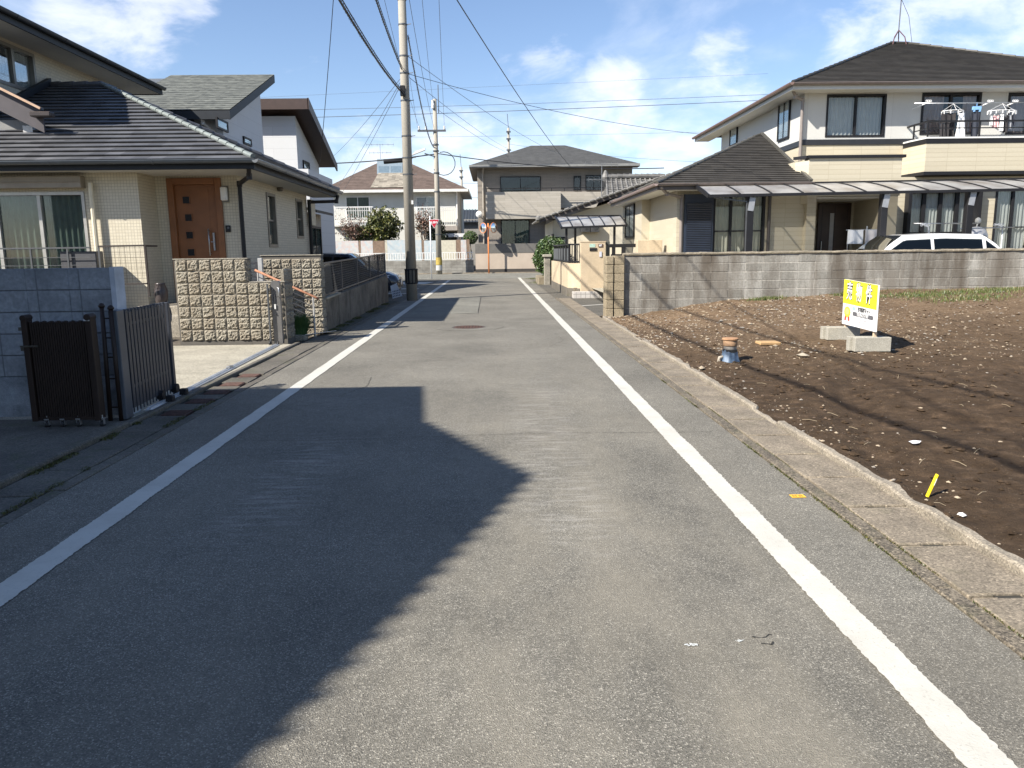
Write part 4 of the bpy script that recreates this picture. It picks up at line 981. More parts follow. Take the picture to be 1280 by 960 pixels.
mb = MB(); mb.box(x1 + .01, x1 + .09, 14.55, 14.63, .4, z1 + .06); tag(mb.build('gate_post', plain('light grey post', (.42, .42, .41), .5, .3), bevel=.006), 'light grey square post beside the small dark wicket gate', 'gate post')
mb = MB(); mb.prism([(-3.52, 13.95, .03), (-3.40, 13.90, .09), (-3.06, 14.95, .05), (-3.30, 14.98, .02)], (0, 0, .008)); tag(mb.build('ramp_plate', plain('bright ramp plate', (.70, .72, .75), .35, .3)), 'bright metal ramp plate lying at the foot of the entrance steps', 'plate')
gb = MB(); rnd = random.Random(6)
for _ in range(420):
    a = rnd.uniform(0, 2 * PI); r = rnd.random() ** .5 * .1; x, y = -3.50 + r * math.cos(a), 13.98 + r * math.sin(a) * .5; h = rnd.uniform(.2, .42); lx, ly = rnd.gauss(0, .09) + .03, rnd.gauss(0, .07); w_ = .005
    gb.cur = rnd.choice((0, 0, 1)); gb.quad((x - w_, y, .08), (x + w_, y, .08), (x + w_ + lx * .4, y + ly * .4, .08 + h * .6), (x - w_ + lx * .4, y + ly * .4, .08 + h * .6)); gb.quad((x - w_ + lx * .4, y + ly * .4, .08 + h * .6), (x + w_ + lx * .4, y + ly * .4, .08 + h * .6), (x + lx, y + ly, .08 + h))
tag(gb.build('grass_clump', leafmat('clump', [(.04, .10, .03), (.07, .14, .04)])), 'bright green grass clump growing behind the gate receiver post', 'plant')
mb = MB(); mb.box(-3.62, -3.40, 13.88, 14.1, -.03, .09); tag(mb.build('planter_stone', STONE, bevel=.02), 'rough stone at the foot of the grass clump', 'stone')
# ------------------------------------------------------------------ cream tiled house on the left
TILE = brickwall('cream mosaic tile', (.55, .50, .385), (.60, .55, .43), (.36, .32, .25), .06, .06, .008, 0.0, .45, .3, grain=.05)
TILER = brickwall('cream long tile', (.50, .46, .365), (.56, .515, .41), (.34, .31, .25), .18, .06, .008, .5, .5, .35, grain=.05)
def roofmat(name, c, w=.3, rough=.45, var=.25, spec=.5):
    m, nt, b = nodes(name); tc = nt.nodes.new('ShaderNodeTexCoord'); s = N(nt, 'ShaderNodeSeparateXYZ'); L(nt, tc.outputs['Object'], s.inputs[0])
    v = tc.outputs['Object']
    # tile-by-tile tint from cells
    vo = N(nt, 'ShaderNodeTexWhiteNoise'); vo.noise_dimensions = '3D'
    sn = N(nt, 'ShaderNodeVectorMath', operation='SNAP'); L(nt, v, sn.inputs[0]); sn.inputs[1].default_value = (w, w, .11); L(nt, sn.outputs[0], vo.inputs[0])
    col = ramp(nt, vo.outputs[0], [(0, tuple(x * (1 - var) for x in c)), (1, tuple(x * (1 + var) for x in c))])
    col = mixc(nt, 1.0, col, ramp(nt, noisef(nt, v, 2.2, 6, .65), [(.3, .75), (.7, 1.1)]), 'MULTIPLY')
    L(nt, col, b.inputs['Base Color']); b.inputs['Roughness'].default_value = rough; b.inputs['Specular IOR Level'].default_value = spec
    bump(nt, b, noisef(nt, v, 45, 4), .25, .005); return m
SLATE = roofmat('slate grey flat tile', (.090, .092, .098), .3, .5, .28, .5)
HA = thing('house', 'cream tiled house with slate grey hipped roof and brown front door, left of the road', 'house', (-8, 19, 0))
EZ, EX, EY = 3.30, -4.50, 15.20
XC, _ = W(174, 250, 15.8)         # corner of the bay
YD, XS, YE = 16.6, -5.3, 22.7
FL = .55
# walls
wx0, wz1 = W(0, 240, 15.8); wx1, _ = W(105, 240, 15.8); zt_w = W(60, 240, 15.8)[1]
mb = MB(); wall_mb(mb, '-y', 15.8, -14.0, XC, -.05, EZ - .12, [(wx1 - 3.5, wx1, FL + .35, zt_w)])
mb.build('front_wall', TILE, HA)
mb = MB(); wall_mb(mb, '+x', XC, 15.8, YD + .1, -.05, EZ - .12); mb.build('return_wall', TILE, HA)
dx0, dz1 = W(208, 223, YD); dx1, _ = W(276, 223, YD)
mb = MB(); wall_mb(mb, '-y', YD, XC - .1, XS, -.05, EZ - .12, [(dx0, dx1, FL, dz1)]); mb.build('porch_wall', TILE, HA)
w1a, w1t = WX(332, 240, XS); w1b, _ = WX(343, 240, XS); w1z = WX(338, 309, XS)[1]
w2a, w2t = WX(369, 248, XS); w2b, _ = WX(377, 248, XS); w2z = WX(373, 298, XS)[1]
mb = MB(); wall_mb(mb, '+x', XS, YD, YE, -.05, EZ - .12, [(w1a, w1b, w1z, w1t), (w2a, w2b, w2z, w2t)]); mb.build('side_wall', TILER, HA)
mb = MB(); wall_mb(mb, '+y', YE, -14, XS, -.05, EZ - .12); mb.build('rear_wall', TILER, HA)
SILV = plain('silver grey window frame', (.42, .41, .38), .4, .5); BRZ = plain('bronze window frame', (.20, .185, .16), .4, .4)
CURG = plain('green grey curtain', (.10, .14, .11), .8, var=.15); CURW = plain('white lace curtain', (.62, .62, .60), .9, var=.06); CURB = plain('beige curtain', (.50, .47, .38), .9, var=.06)
window(HA, '-y', 15.8, wx1 - 3.5, wx1, FL + .35, zt_w, SILV, 4, CURG, .06)
for a, b_, c, d in ((w1a, w1b, w1z, w1t), (w2a, w2b, w2z, w2t)): window(HA, '+x', XS, a, b_, c, d, BRZ, 1, CURG, .07, mid=(c + d) / 2)
mb = MB(); sz0, sz1 = W(60, 236, 15.8)[1], W(60, 220, 15.8)[1]; mb.box(-10.2, wx1 + .05, 15.60, 15.80, sz0, sz1 - .02); mb.box(-10.2, wx1 + .05, 15.585, 15.60, sz0 + .1, sz0 + .12)
mb.build('shutter_box', plain('taupe shutter box', (.26, .225, .175), .5), HA, bevel=.01)
# door
DW = plain('warm brown timber door', (.215, .085, .030), .45, 0, .16, 3, .15, 60)
dr = MB(); fw = .13
dr.box(dx0, dx0 + fw, YD - .05, YD + .12, FL, dz1); dr.box(dx1 - fw, dx1, YD - .05, YD + .12, FL, dz1); dr.box(dx0 + fw, dx1 - fw, YD - .05, YD + .12, dz1 - fw, dz1)
door = dr.build('door_frame', DW, HA, bevel=.008)
lf = MB(); lf.box(dx0 + fw + .004, dx1 - fw - .004, YD + .04, YD + .09, FL, dz1 - fw - .004); lf.box(dx1 - fw - .17, dx1 - fw - .165, YD + .036, YD + .04, FL, dz1 - fw - .01)
leaf = lf.build('door_leaf', DW, door)
for (a, b_) in ((232, 250), (235, 272), (236.5, 294), (238.5, 315.5)):
    x, z = W(a, b_, YD); q = MB(); q.box(x - .07, x + .07, YD + .025, YD + .045, z - .07, z + .07); gq = q.build('door_light', plain('dark door glass', (.015, .015, .016), .15), leaf)
    q = MB()
    for s_ in (-1, 1): q.box(x + s_ * .075 - .006, x + s_ * .075 + .006, YD + .02, YD + .045, z - .08, z + .08); q.box(x - .07, x + .07, YD + .02, YD + .045, z + s_ * .075 - .006, z + s_ * .075 + .006)
    q.build('light_trim', DW, gq)
x, z0 = W(263.5, 320, YD); _, z1 = W(261, 286, YD); q = MB(); q.tube([(x, YD - .03, z0), (x, YD - .03, z1)], .014, 8)
for zz in (z0 + .05, z1 - .05): q.tube([(x, YD - .03, zz), (x, YD + .04, zz)], .009, 6)
q.build('pull_handle', ALU, leaf, smooth=True)
q = MB()
q.box(x + .07, x + .11, YD + .0, YD + .04, z1 - .45, z1 - .08)
q.box(x + .03, x + .10, YD - .02, YD + .0, z1 - .28, z1 - .26); q.build('lock_plate', ALU, leaf, bevel=.004)
x, z0 = W(282, 251, YD); _, z1 = W(281, 234, YD); q = MB(); q.box(x - .065, x + .065, YD - .12, YD - .02, z0, z1); wl = q.build('wall_lamp', plain('frosted lamp cover', (.72, .71, .68), .4), HA, bevel=.02)
q = MB(); q.box(x - .075, x + .075, YD - .04, YD, z0 - .03, z1 + .02); q.build('lamp_plate', BRZ, wl)
x, z = W(285.5, 286, YD); q = MB(); q.box(x - .05, x + .05, YD - .03, YD, z - .07, z + .07); q.build('intercom', BLACK, HA, bevel=.004)
x, z = W(285.5, 286, YD); q = MB(); q.box(x - .01, x + .03, YD - .034, YD - .03, z + .0, z + .04); q.build('intercom_button', GREYM, HA)
# porch slab, balcony rail, step
mb = MB(); mb.box(XC - .02, XS + .2, 15.3, YD + .1, -.05, FL - .0); mb.box(XC + .3, XS, 15.0, 15.3, -.05, FL - .17); mb.box(-14, XC + .02, 15.2, 15.8, -.05, FL - .12); mb.build('porch_slab', concmat('porch concrete', (.38, .34, .27), 0, .3), HA, bevel=.01)
br = thing('terrace_railing', 'thin bronze railing with wire mesh in front of the tiled bay', 'railing', (-8, 15.3, FL))
RM = plain('dark bronze rail', (.07, .06, .055), .4, .4)
xa, za = W(129, 308, 15.25); xb, zb_ = W(181, 307, 15.25); _, zl = W(132, 355, 15.25)
mb = MB(); mb.bar((xa - .1, 15.25, za), (xb, 15.25, za + .01), .035, .03); mb.bar((xa - .1, 15.25, zl - .02), (xb, 15.25, zl + .0), .035, .03); mb.bar((xb, 15.25, zl - .25), (xb, 15.25, za + .02), .035, .035); mb.bar((xb, 15.25, za), (xb, 15.78, za), .035, .03); mb.build('frame', RM, br)
mb = MB(); x = xa - .1
while x < xb: mb.bar((x, 15.25, zl), (x, 15.25, za), .005); x += .1
z = zl
while z < za: mb.bar((xa - .1, 15.25, z), (xb, 15.25, z), .005); z += .1
mb.build('mesh', RM, br)
mb = MB(); mb.bar((-10, 15.25, za - .02), (xa - .25, 15.25, za - .02), .035, .03)
for xx in (-9.6, -8.9, -8.2, -7.6): mb.bar((xx, 15.25, .3), (xx, 15.25, za - .02), .03)
for zz in (za - .2, za - .35): mb.bar((-10, 15.25, zz), (xa - .25, 15.25, zz), .012)
mb.build('long_rail', GREYM, br)
acx, acz = W(114, 318, 15.4)
mb = MB(); mb.box(acx - .55, acx + .14, 15.30, 15.6, FL - .2, acz + .06); ac = tag(mb.build('air_conditioner_unit', plain('dark grey casing', (.06, .06, .065), .5), bevel=.015), 'dark grey outdoor unit standing on the terrace below the wide window', 'air conditioner')
mb = MB()
for k in range(7): mb.box(acx - .5, acx + .1, 15.292, 15.30, FL + .0 + k * .07, FL + .03 + k * .07)
mb.build('grille', plain('light grille', (.3, .3, .3), .5), ac)
# downspouts
def spout(parent, pts, r, mat, name='downspout', n=8):
    mb = MB()
    for a, b_ in zip(pts, pts[1:]): mb.tube([a, b_], r, n)
    for p in pts[1:-1]: mb.tube([Vector(p) - Vector((0, 0, r * 1.3)), Vector(p) + Vector((0, 0, r * 1.3))], r * 1.25, n)
    return mb.build(name, mat, parent, smooth=False)
x, _ = W(113, 232, 15.7); spout(HA, [(x, 15.70, EZ - .35), (x, 15.70, .3)], .045, CREAMP)
x, _ = W(309, 228, YD - .08); spout(HA, [(EX - .15, 15.35, EZ - .1), (EX - .2, 15.5, EZ - .28), (XS + .07, YD - .05, EZ - .33), (XS + .07, YD - .05, 0)], .045, BLACK)
spout(HA, [(EX, 23.2, EZ - .1), (EX - .05, 23.2, EZ - .28), (XS + .08, YE - .05, EZ - .33), (XS + .08, YE - .05, 0)], .045, BLACK)
y_, z_ = WX(347, 236, XS); mb = MB(); mb.lathe((XS + .06, y_, z_ - .06), [(.05, 0), (.085, .03), (.085, .08), (.02, .13)], 14); mb.build('vent_cowl', BRZ, HA, smooth=True)
y_, z_ = WX(386, 250, XS); y2, z2 = WX(387, 282, XS); mb = MB(); mb.box(XS, XS + .12, y_ - .25, y_ + .25, z2, z_); mb.build('meter_box', plain('cream box', (.5, .45, .34), .5), HA, bevel=.01)
# roof
AX, AY = -9.66, 20.36; AZ = EZ + .463 * (EX - AX)
BY = 23.5
roof = MB()
slope(roof, (-16, EY, EZ), (EX, EY, EZ), (AX, AY, AZ), (-16, AY, AZ), .275, .04)
slope(roof, (EX, EY, EZ), (EX, BY, EZ), (AX, AY + .0, AZ), (AX, AY, AZ), .275, .04)
roof.quad((-16, BY, EZ), (EX, BY, EZ), (AX, AY, AZ), (-16, AY, AZ))
rf = roof.build('roof', SLATE, HA)
mb = MB(); caps(mb, (EX - .02, EY + .02, EZ + .06), (AX, AY, AZ + .07), .048, .33); mb.build('hip_cap', plain('pale worn hip tile', (.19, .215, .205), .5, .1, .2, 8), rf)
mb = MB(); caps(mb, (EX - .02, BY - .02, EZ + .05), (AX, AY, AZ + .06), .07, .33); caps(mb, (AX, AY, AZ + .05), (-13, AY, AZ + .05), .07, .33); mb.build('ridge_cap', SLATE, rf)
# fascia, gutter, soffit
mb = MB(); mb.box(-16, EX - .02, EY + .06, EY + .10, EZ - .16, EZ - .01); mb.box(EX - .10, EX - .06, EY + .101, BY, EZ - .16, EZ - .01); mb.build('fascia', NAVYM, HA)
def gutter(parent, p, q, r, mat, name='gutter'):
    mb = MB(); p = Vector(p); q = Vector(q); d = (q - p).normalized(); s = Vector((d.y, -d.x, 0)); n = 8; prof = [(math.cos(PI + PI * k / n) * r, math.sin(PI + PI * k / n) * r * 1.1) for k in range(n + 1)]
    for (a, b_), (c, e) in zip(prof, prof[1:]):
        mb.quad(p + s * a + Vector((0, 0, b_)), q + s * a + Vector((0, 0, b_)), q + s * c + Vector((0, 0, e)), p + s * c + Vector((0, 0, e)))
    for o in (r, -r): mb.bar(p + s * o, q + s * o, .012, .016)
    for t in (p, q): mb.quad(*[t + s * a + Vector((0, 0, b_)) for a, b_ in prof])
    L_ = (q - p).length; k = max(1, int(L_ / 1.8))
    for i in range(1, k): c = p.lerp(q, i / k); mb.tube([c + s * (r + .006) + Vector((0, 0, .01)), c + s * (r * .75) + Vector((0, 0, -r * .8)), c + Vector((0, 0, -r * 1.15))], .012, 4)
    return mb.build(name, mat, parent)
GUT = plain('slate blue gutter', (.06, .072, .085), .35, 0, .1)
gutter(HA, (-16, EY - .03, EZ), (EX + .04, EY - .03, EZ), .06, GUT); gutter(HA, (EX + .045, EY - .09, EZ), (EX + .045, BY, EZ), .06, plain('bright edge gutter', (.16, .17, .18), .25))
mb = MB(); mb.box(-16, EX - .10, EY + .10, 15.80, EZ - .15, EZ - .12); mb.box(XC, XS, 15.80, YD, EZ - .152, EZ - .122); mb.box(XS, EX - .10, 15.80, BY, EZ - .15, EZ - .12); mb.build('soffit', SOFFIT, HA)
# upper storey
UX, UZ, UEX = -11.0, 6.6, -10.1
ua, ut = WX(-20, 52, UX); ub, ub_t = WX(42, 72, UX); uz = WX(42, 118, UX)[1]; utz = WX(42, 68, UX)[1]
TILEU = brickwall('cream long tile shade', (.50, .46, .365), (.55, .505, .40), (.34, .31, .25), .15, .075, .009, .5, .5, .4, grain=.06)
mb = MB(); wall_mb(mb, '+x', UX, 17.3, 24.4, 3.6, UZ - .1, [(ub - 1.7, ub, uz, utz)]); wall_mb(mb, '-y', 17.3, -16, UX, 3.6, UZ - .1); wall_mb(mb, '+y', 24.4, -16, UX, 3.6, UZ - .1); mb.build('upper_wall', TILEU, HA)
window(HA, '+x', UX, ub - 1.7, ub, uz, utz, BRZ, 2, CURW, .08, gap=(ub - 1.5, ub - .9))
UE0, UE1 = 15.8, 25.2
roof = MB(); slope(roof, (UEX, UE0, UZ), (UEX, UE1, UZ), (UEX - 4.2, UE1 - 4.2, UZ + 1.9), (UEX - 4.2, UE0 + 4.2, UZ + 1.9), .255, .028)
roof.quad((UEX, UE0, UZ), (-16, UE0, UZ), (-16, UE0 + 4.2, UZ + 1.9), (UEX - 4.2, UE0 + 4.2, UZ + 1.9)); roof.quad((UEX, UE1, UZ), (-16, UE1, UZ), (-16, UE1 - 4.2, UZ + 1.9), (UEX - 4.2, UE1 - 4.2, UZ + 1.9))
ur = roof.build('upper_roof', SLATE, HA)
mb = MB(); mb.box(UEX - .06, UEX - .02, UE0, UE1, UZ - .2, UZ); mb.box(-16, UEX - .061, UE1 - .05, UE1, UZ - .2, UZ); mb.build('upper_fascia', NAVYM, HA)
gutter(HA, (UEX + .045, UE0, UZ), (UEX + .045, UE1, UZ), .065, plain('dark upper gutter', (.02, .024, .03), .5))
mb = MB(); mb.box(UX, UEX - .06, UE0, UE1, UZ - .18, UZ - .15); mb.build('upper_soffit', SOFFIT, HA)
mb = MB(); fz = lambda y: EZ + .463 * (y - EY) + .04
mb.prism([(UX, 17.3, fz(17.3)), (UX, AY, fz(AY)), (UX, AY, fz(AY) + .16), (UX, 17.3, fz(17.3) + .16)], (.12, 0, 0)); mb.build('wall_flashing', NAVYM, HA)
# small side gable over the lower roof at far left
PLUM = plain('plum grey fascia board', (.055, .047, .052), .6)
xe, ze = W(52, 139, 16.6); xq, zq = W(0, 113, 16.6); sl = (zq - ze) / (xe - xq)
mb = MB(); mb.prism([(xe, 16.62, ze), (xe - 3.2, 16.62, ze + sl * 3.2), (xe - 3.2, 16.62, ze + sl * 3.2 - .42), (xe - .0, 16.62, ze - .42)], (0, .05, 0)); mb.build('barge_board', PLUM, HA)
mb = MB(); mb.prism([(xe + .03, 16.5, ze + .02), (xe - 3.2, 16.5, ze + .02 + sl * 3.23), (xe - 3.2, 16.5, ze + .06 + sl * 3.23), (xe + .03, 16.5, ze + .06)], (0, .14, 0)); sr = mb.build('side_roof', SLATE, HA)
mb = MB(); mb.bar((xe + .04, 16.49, ze + .035), (xe - 3.2, 16.49, ze + .035 + sl * 3.23), .03, .045); mb.build('copper_edge', plain('copper drip edge', (.45, .30, .20), .5, .2), sr)
mb = MB(); mb.box(xe - .16, xe + .26, 16.42, 16.62, ze - .13, ze - .03); mb.build('side_gutter', plain('dark brown gutter', (.035, .025, .022), .4), HA, bevel=.02)
mb = MB(); mb.box(-15, W(35, 165, 17.0)[0], 17.0, 17.3, W(30, 172, 17)[1], W(30, 150, 17)[1]); mb.build('dormer_wall', plain('grey panel', (.20, .20, .19), .7), HA)
mb = MB(); xx = W(38, 165, 16.95)[0]; mb.box(xx - .12, xx + .08, 16.9, 17.0, W(38, 172, 17)[1], W(38, 158, 17)[1]); mb.build('dormer_post', plain('pale post', (.45, .44, .42), .5, .4), HA)
# flower pot and jar by the porch
x, z = W(155, 378, 14.0); mb = MB(); mb.lathe((x, 14.3, FL - .30), [(.10, 0), (.14, .16), (.13, .17)], 16); pot = tag(mb.build('flower_pot', plain('dark pot', (.05, .04, .04), .5), smooth=True), 'dark pot of small red flowers beside the charcoal gate', 'flower pot')
pot.location = (0, 0, 0)
mb = MB(); leafcloud(mb, (x, 14.3, FL - .08), (.14, .1, .09), 260, .04, 3); mb.build('foliage', leafmat('pot leaf', [(.03, .06, .02), (.05, .08, .02), (.08, .08, .03)]), pot)
mb = MB(); rnd = random.Random(2)
for _ in range(40):
    a, b_, c = x + rnd.gauss(0, .06), 14.2 + rnd.gauss(0, .03), FL - .04 + rnd.gauss(0, .03); mb.quad((a - .012, b_, c), (a, b_ - .01, c - .014), (a + .012, b_, c), (a, b_, c + .014))
mb.build('blossoms', plain('red petals', (.55, .04, .05), .6), pot)
mb = MB(); mb.box(x - .5, x + .4, 14.15, 14.5, -.05, FL - .30); tag(mb.build('planter_step', CONC, bevel=.02), 'concrete plinth carrying the flower pot behind the charcoal gate', 'step')
x, z = W(200, 352, 15.5); mb = MB(); mb.lathe((x, 15.5, FL), [(.09, 0), (.12, .12), (.125, .30), (.09, .42), (.10, .44)], 18); tag(mb.build('storage_jar', plain('dark glazed jar', (.06, .05, .05), .3), smooth=True), 'dark glazed jar on the porch beside the brown door', 'jar')

# ------------------------------------------------------------------ neighbour on the near left, out of frame, whose gable shades the road
HN = thing('house', 'grey rendered neighbouring house just left of the camera whose gable shades the road', 'house', (-10, 0, 0))
REN = plain('grey render', (.40, .39, .36), .85, var=.08, bmp=.3)
NX = -6.6
mb = MB(); mb.box(-15, -7.2, -9.5, 4.5, -.05, 5.7); mb.build('body', REN, HN)
mb = MB(); mb.box(-15.4, NX, -9.9, 4.96, 5.70, 5.84)
mb.build('roof_slab', NAVYM, HN)
mb = MB(); GP_ = [(NX, 4.955, 5.842), (NX, 2.92, 6.03), (NX, .54, 6.93), (NX, -1.9, 5.842)]
mb.prism(GP_, (-8.8, 0, 0)); mb.build('gable_roof', SLATE, HN)
mb = MB()
for (ya, za_), (yb, zb2) in (((2.92, 6.03), (.54, 6.93)), ((.54, 6.93), (-1.9, 5.85))):
    for i in range(15): f = (i + .5) / 15; mb.tube([(NX - .25, ya + (yb - ya) * f, za_ + (zb2 - za_) * f + .0), (NX + .035, ya + (yb - ya) * f, za_ + (zb2 - za_) * f - .012)], .034, 8)
mb.build('verge_tiles', SLATE, HN)
for ya, yb, za_, zb2 in ((-6, -4, 1.0, 2.2), (-1.5, .8, .5, 2.4), (2.2, 3.6, 1.0, 2.2), (-5, -3.4, 3.7, 4.8), (.5, 2.4, 3.7, 4.8)):
    mb = MB()
    for a, b_, c, d in ((ya, yb, za_, za_ + .06), (ya, yb, zb2 - .06, zb2), (ya, ya + .06, za_ + .06, zb2 - .06), (yb - .06, yb, za_ + .06, zb2 - .06), ((ya + yb) / 2 - .03, (ya + yb) / 2 + .03, za_ + .06, zb2 - .06)): mb.box(-7.2, -7.15, a, b_, c, d)
    w_ = mb.build('window', BLACK, HN); mb = MB(); mb.box(-7.2, -7.175, ya + .06, yb - .06, za_ + .06, zb2 - .06); mb.build('pane', plain('dark reflective glass', (.04, .05, .055), .08), w_)
# ------------------------------------------------------------------ white house with grey green single-pitch roof
SHING = None
m, nt, b = nodes('grey green shingle'); v = coords(nt)
vo = N(nt, 'ShaderNodeTexVoronoi'); vo.inputs['Scale'].default_value = 1.0; mpp = N(nt, 'ShaderNodeMapping'); mpp.inputs['Scale'].default_value = (5, 8, 8); L(nt, v, mpp.inputs[0]); L(nt, mpp.outputs[0], vo.inputs['Vector'])
sc_ = N(nt, 'ShaderNodeSeparateColor'); L(nt, vo.outputs['Color'], sc_.inputs[0]); L(nt, ramp(nt, sc_.outputs[0], [(0, (.055, .060, .055)), (1, (.135, .142, .125))]), b.inputs['Base Color']); b.inputs['Roughness'].default_value = .85; SHING = m
WSID = brickwall('white siding', (.56, .57, .58), (.60, .61, .62), (.46, .47, .48), 3.0, .45, .012, .5, .7, .25, grain=.05)
HF = thing('house', 'white house with grey green single pitch roof behind the tiled house', 'house', (-12, 28, 0))
xE, zE = W(287, 137, 25.5); yR, zR = WX(343, 93, xE); xl, _ = W(170, 130, 25.5)
k = (zR - zE) / (yR - 25.5)
WXF = xE - .45
mb = MB(); mb.prism([(WXF, 26.1, -.05), (WXF, yR - .5, -.05), (WXF, yR - .5, zR - .25 - .5 * k), (WXF, 26.1, zE + .6 * k - .12)], (-6.5, 0, 0)); mb.build('walls', WSID, HF)
mb = MB(); slope(mb, (xl - 1, 25.5, zE), (xE, 25.5, zE), (xE, yR, zR), (xl - 1, yR, zR), .3, .012); rf = mb.build('roof', SHING, HF)
mb = MB(); mb.prism([(xE, 25.5, zE - .02), (xE, yR, zR - .02), (xE, yR, zR - .30), (xE, 25.5, zE - .30)], (-.06, 0, 0)); mb.box(xl - 1, xE - .061, 25.5, 25.56, zE - .28, zE - .02); mb.build('fascia', NAVYM, HF)
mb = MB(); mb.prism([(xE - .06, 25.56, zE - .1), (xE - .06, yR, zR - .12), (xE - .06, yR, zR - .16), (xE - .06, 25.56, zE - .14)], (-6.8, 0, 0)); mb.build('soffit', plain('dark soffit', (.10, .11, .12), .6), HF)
def flatwin(parent, face, plane, u0, u1, z0, z1, frame=BLACK, curtain=None, panels=2, fw=.06, name='window', glass=None):
    if u0 > u1: u0, u1 = u1, u0
    if z0 > z1: z0, z1 = z1, z0
    mb = MB()
    for (a, b_, c, d) in ((u0, u1, z0, z0 + fw), (u0, u1, z1 - fw, z1), (u0, u0 + fw, z0 + fw, z1 - fw), (u1 - fw, u1, z0 + fw, z1 - fw)): fbox(mb, face, plane, a, b_, -.06, 0, c, d)
    w_ = (u1 - u0) / panels
    for i in range(1, panels): fbox(mb, face, plane, u0 + w_ * i - fw * .4, u0 + w_ * i + fw * .4, -.05, -.0, z0 + fw, z1 - fw)
    o = mb.build(name, frame, parent)
    g = MB(); fbox(g, face, plane, u0 + fw, u1 - fw, -.045, -.041, z0 + fw, z1 - fw); g.build('pane', GLASS, o)
    c = MB()
    if curtain: curtain_mb(c, face, plane, u0 + fw, u1 - fw, z0 + fw, z1 - fw, -.022, .012, .16); c.build('curtain', curtain, o, smooth=True)
    c = MB(); fbox(c, face, plane, u0 + fw, u1 - fw, -.006, -.002, z0 + fw, z1 - fw); c.build('unlit_room_sheet', plain('dark interior', (.02,) * 3, .9), o)  # dark sheet behind the pane imitates the darkness indoors
    return o
ya, za = WX(269, 146, WXF); yb, zb_ = WX(284, 166, WXF); flatwin(HF, '+x', WXF, ya, yb, zb_, za, BLACK, CURB, 1)
ya, za = WX(303, 170, WXF); yb, zb_ = WX(313, 180, WXF); flatwin(HF, '+x', WXF, ya, yb, zb_ - .1, za, BLACK, None, 1)
x, z = W(261, 142, 26.0); spout(HF, [(x - .1, 25.55, zE - .2), (x - .1, 25.7, zE - .35), (x + .1, 26.0, zE - .6), (x + .1, 26.0, 1)], .05, WHITE)
x0, z1 = W(230, 142, 26.08); x1, z0 = W(243, 160, 26.08); flatwin(HF, '-y', 26.1, x0, x1, z0 - .8, z1, BLACK, None, 1)
mb = MB(); mb.box(WXF, -6.1, 26.6, 30.5, -.05, 4.3); mb.build('lower_wing', WSID, HF)
# bay and porch
x0 = W(391, 262, 24.0)[0]
mb = MB(); mb.box(-6.6, -5.55, 23.75, 25.6, -.05, 2.75); by = mb.build('bay_wall', plain('taupe render', (.36, .32, .26), .8), HF)
mb = MB(); mb.prism([(-6.9, 23.45, 3.12), (-5.2, 23.45, 2.72), (-5.2, 23.45, 2.80), (-6.9, 23.45, 3.22)], (0, 2.4, 0)); mb.build('bay_roof', BLACK, HF)
flatwin(HF, '-y', 23.75, -6.2, -5.62, .55, 2.35, GREYM, None, 1); flatwin(HF, '+x', -5.55, 23.85, 25.3, .5, 2.35, BLACK, None, 2)

# ------------------------------------------------------------------ white house with brown roof
HG = thing('house', 'white house with chocolate brown overhanging roof, second behind the tiled house', 'house', (-10, 36, 0))
CHOC = plain('chocolate brown roof board', (.075, .048, .038), .5, var=.1)
YG = 33.0; xr0, zr0 = W(385, 123, YG); yb, zb_ = WX(421, 206, xr0); kk = (zr0 - zb_) / (yb - YG)
xw = W(372, 200, YG + .6)[0]; yw = xw / ((408 - 616) / 961)
zw = lambda y: zr0 - kk * (y - YG) - .35
mb = MB(); mb.prism([(xw, YG + .6, -.05), (xw, yb - .7, -.05), (xw, yb - .7, zw(yb - .7)), (xw, YG + .6, zw(YG + .6))], (-7, 0, 0)); mb.build('walls', WSID, HG)
mb = MB(); mb.prism([(xr0, YG, zr0), (xr0, yb, zb_), (xr0, yb, zb_ - .12), (xr0, YG, zr0 - .12)], (-9, 0, 0)); mb.build('roof', CHOC, HG)
mb = MB(); mb.box(xr0 - 9, xr0, YG - .03, YG, zr0 - .42, zr0 - .0); mb.prism([(xr0 + .03, YG - .03, zr0 + .02), (xr0 + .03, yb, zb_ + .02), (xr0 + .03, yb, zb_ - .30), (xr0 + .03, YG - .03, zr0 - .42)], (-.06, 0, 0)); mb.build('fascia', plain('brown fascia', (.055, .034, .028), .5), HG)
ya, za = WX(378, 200, xw); y2, zb2 = WX(386, 214, xw); flatwin(HG, '+x', xw, ya, y2, zb2, za, BLACK, CURW, 1)
ya, za = WX(396, 218, xw); y2, zb2 = WX(402, 226, xw); flatwin(HG, '+x', xw, ya, y2, zb2, za, BLACK, None, 1)

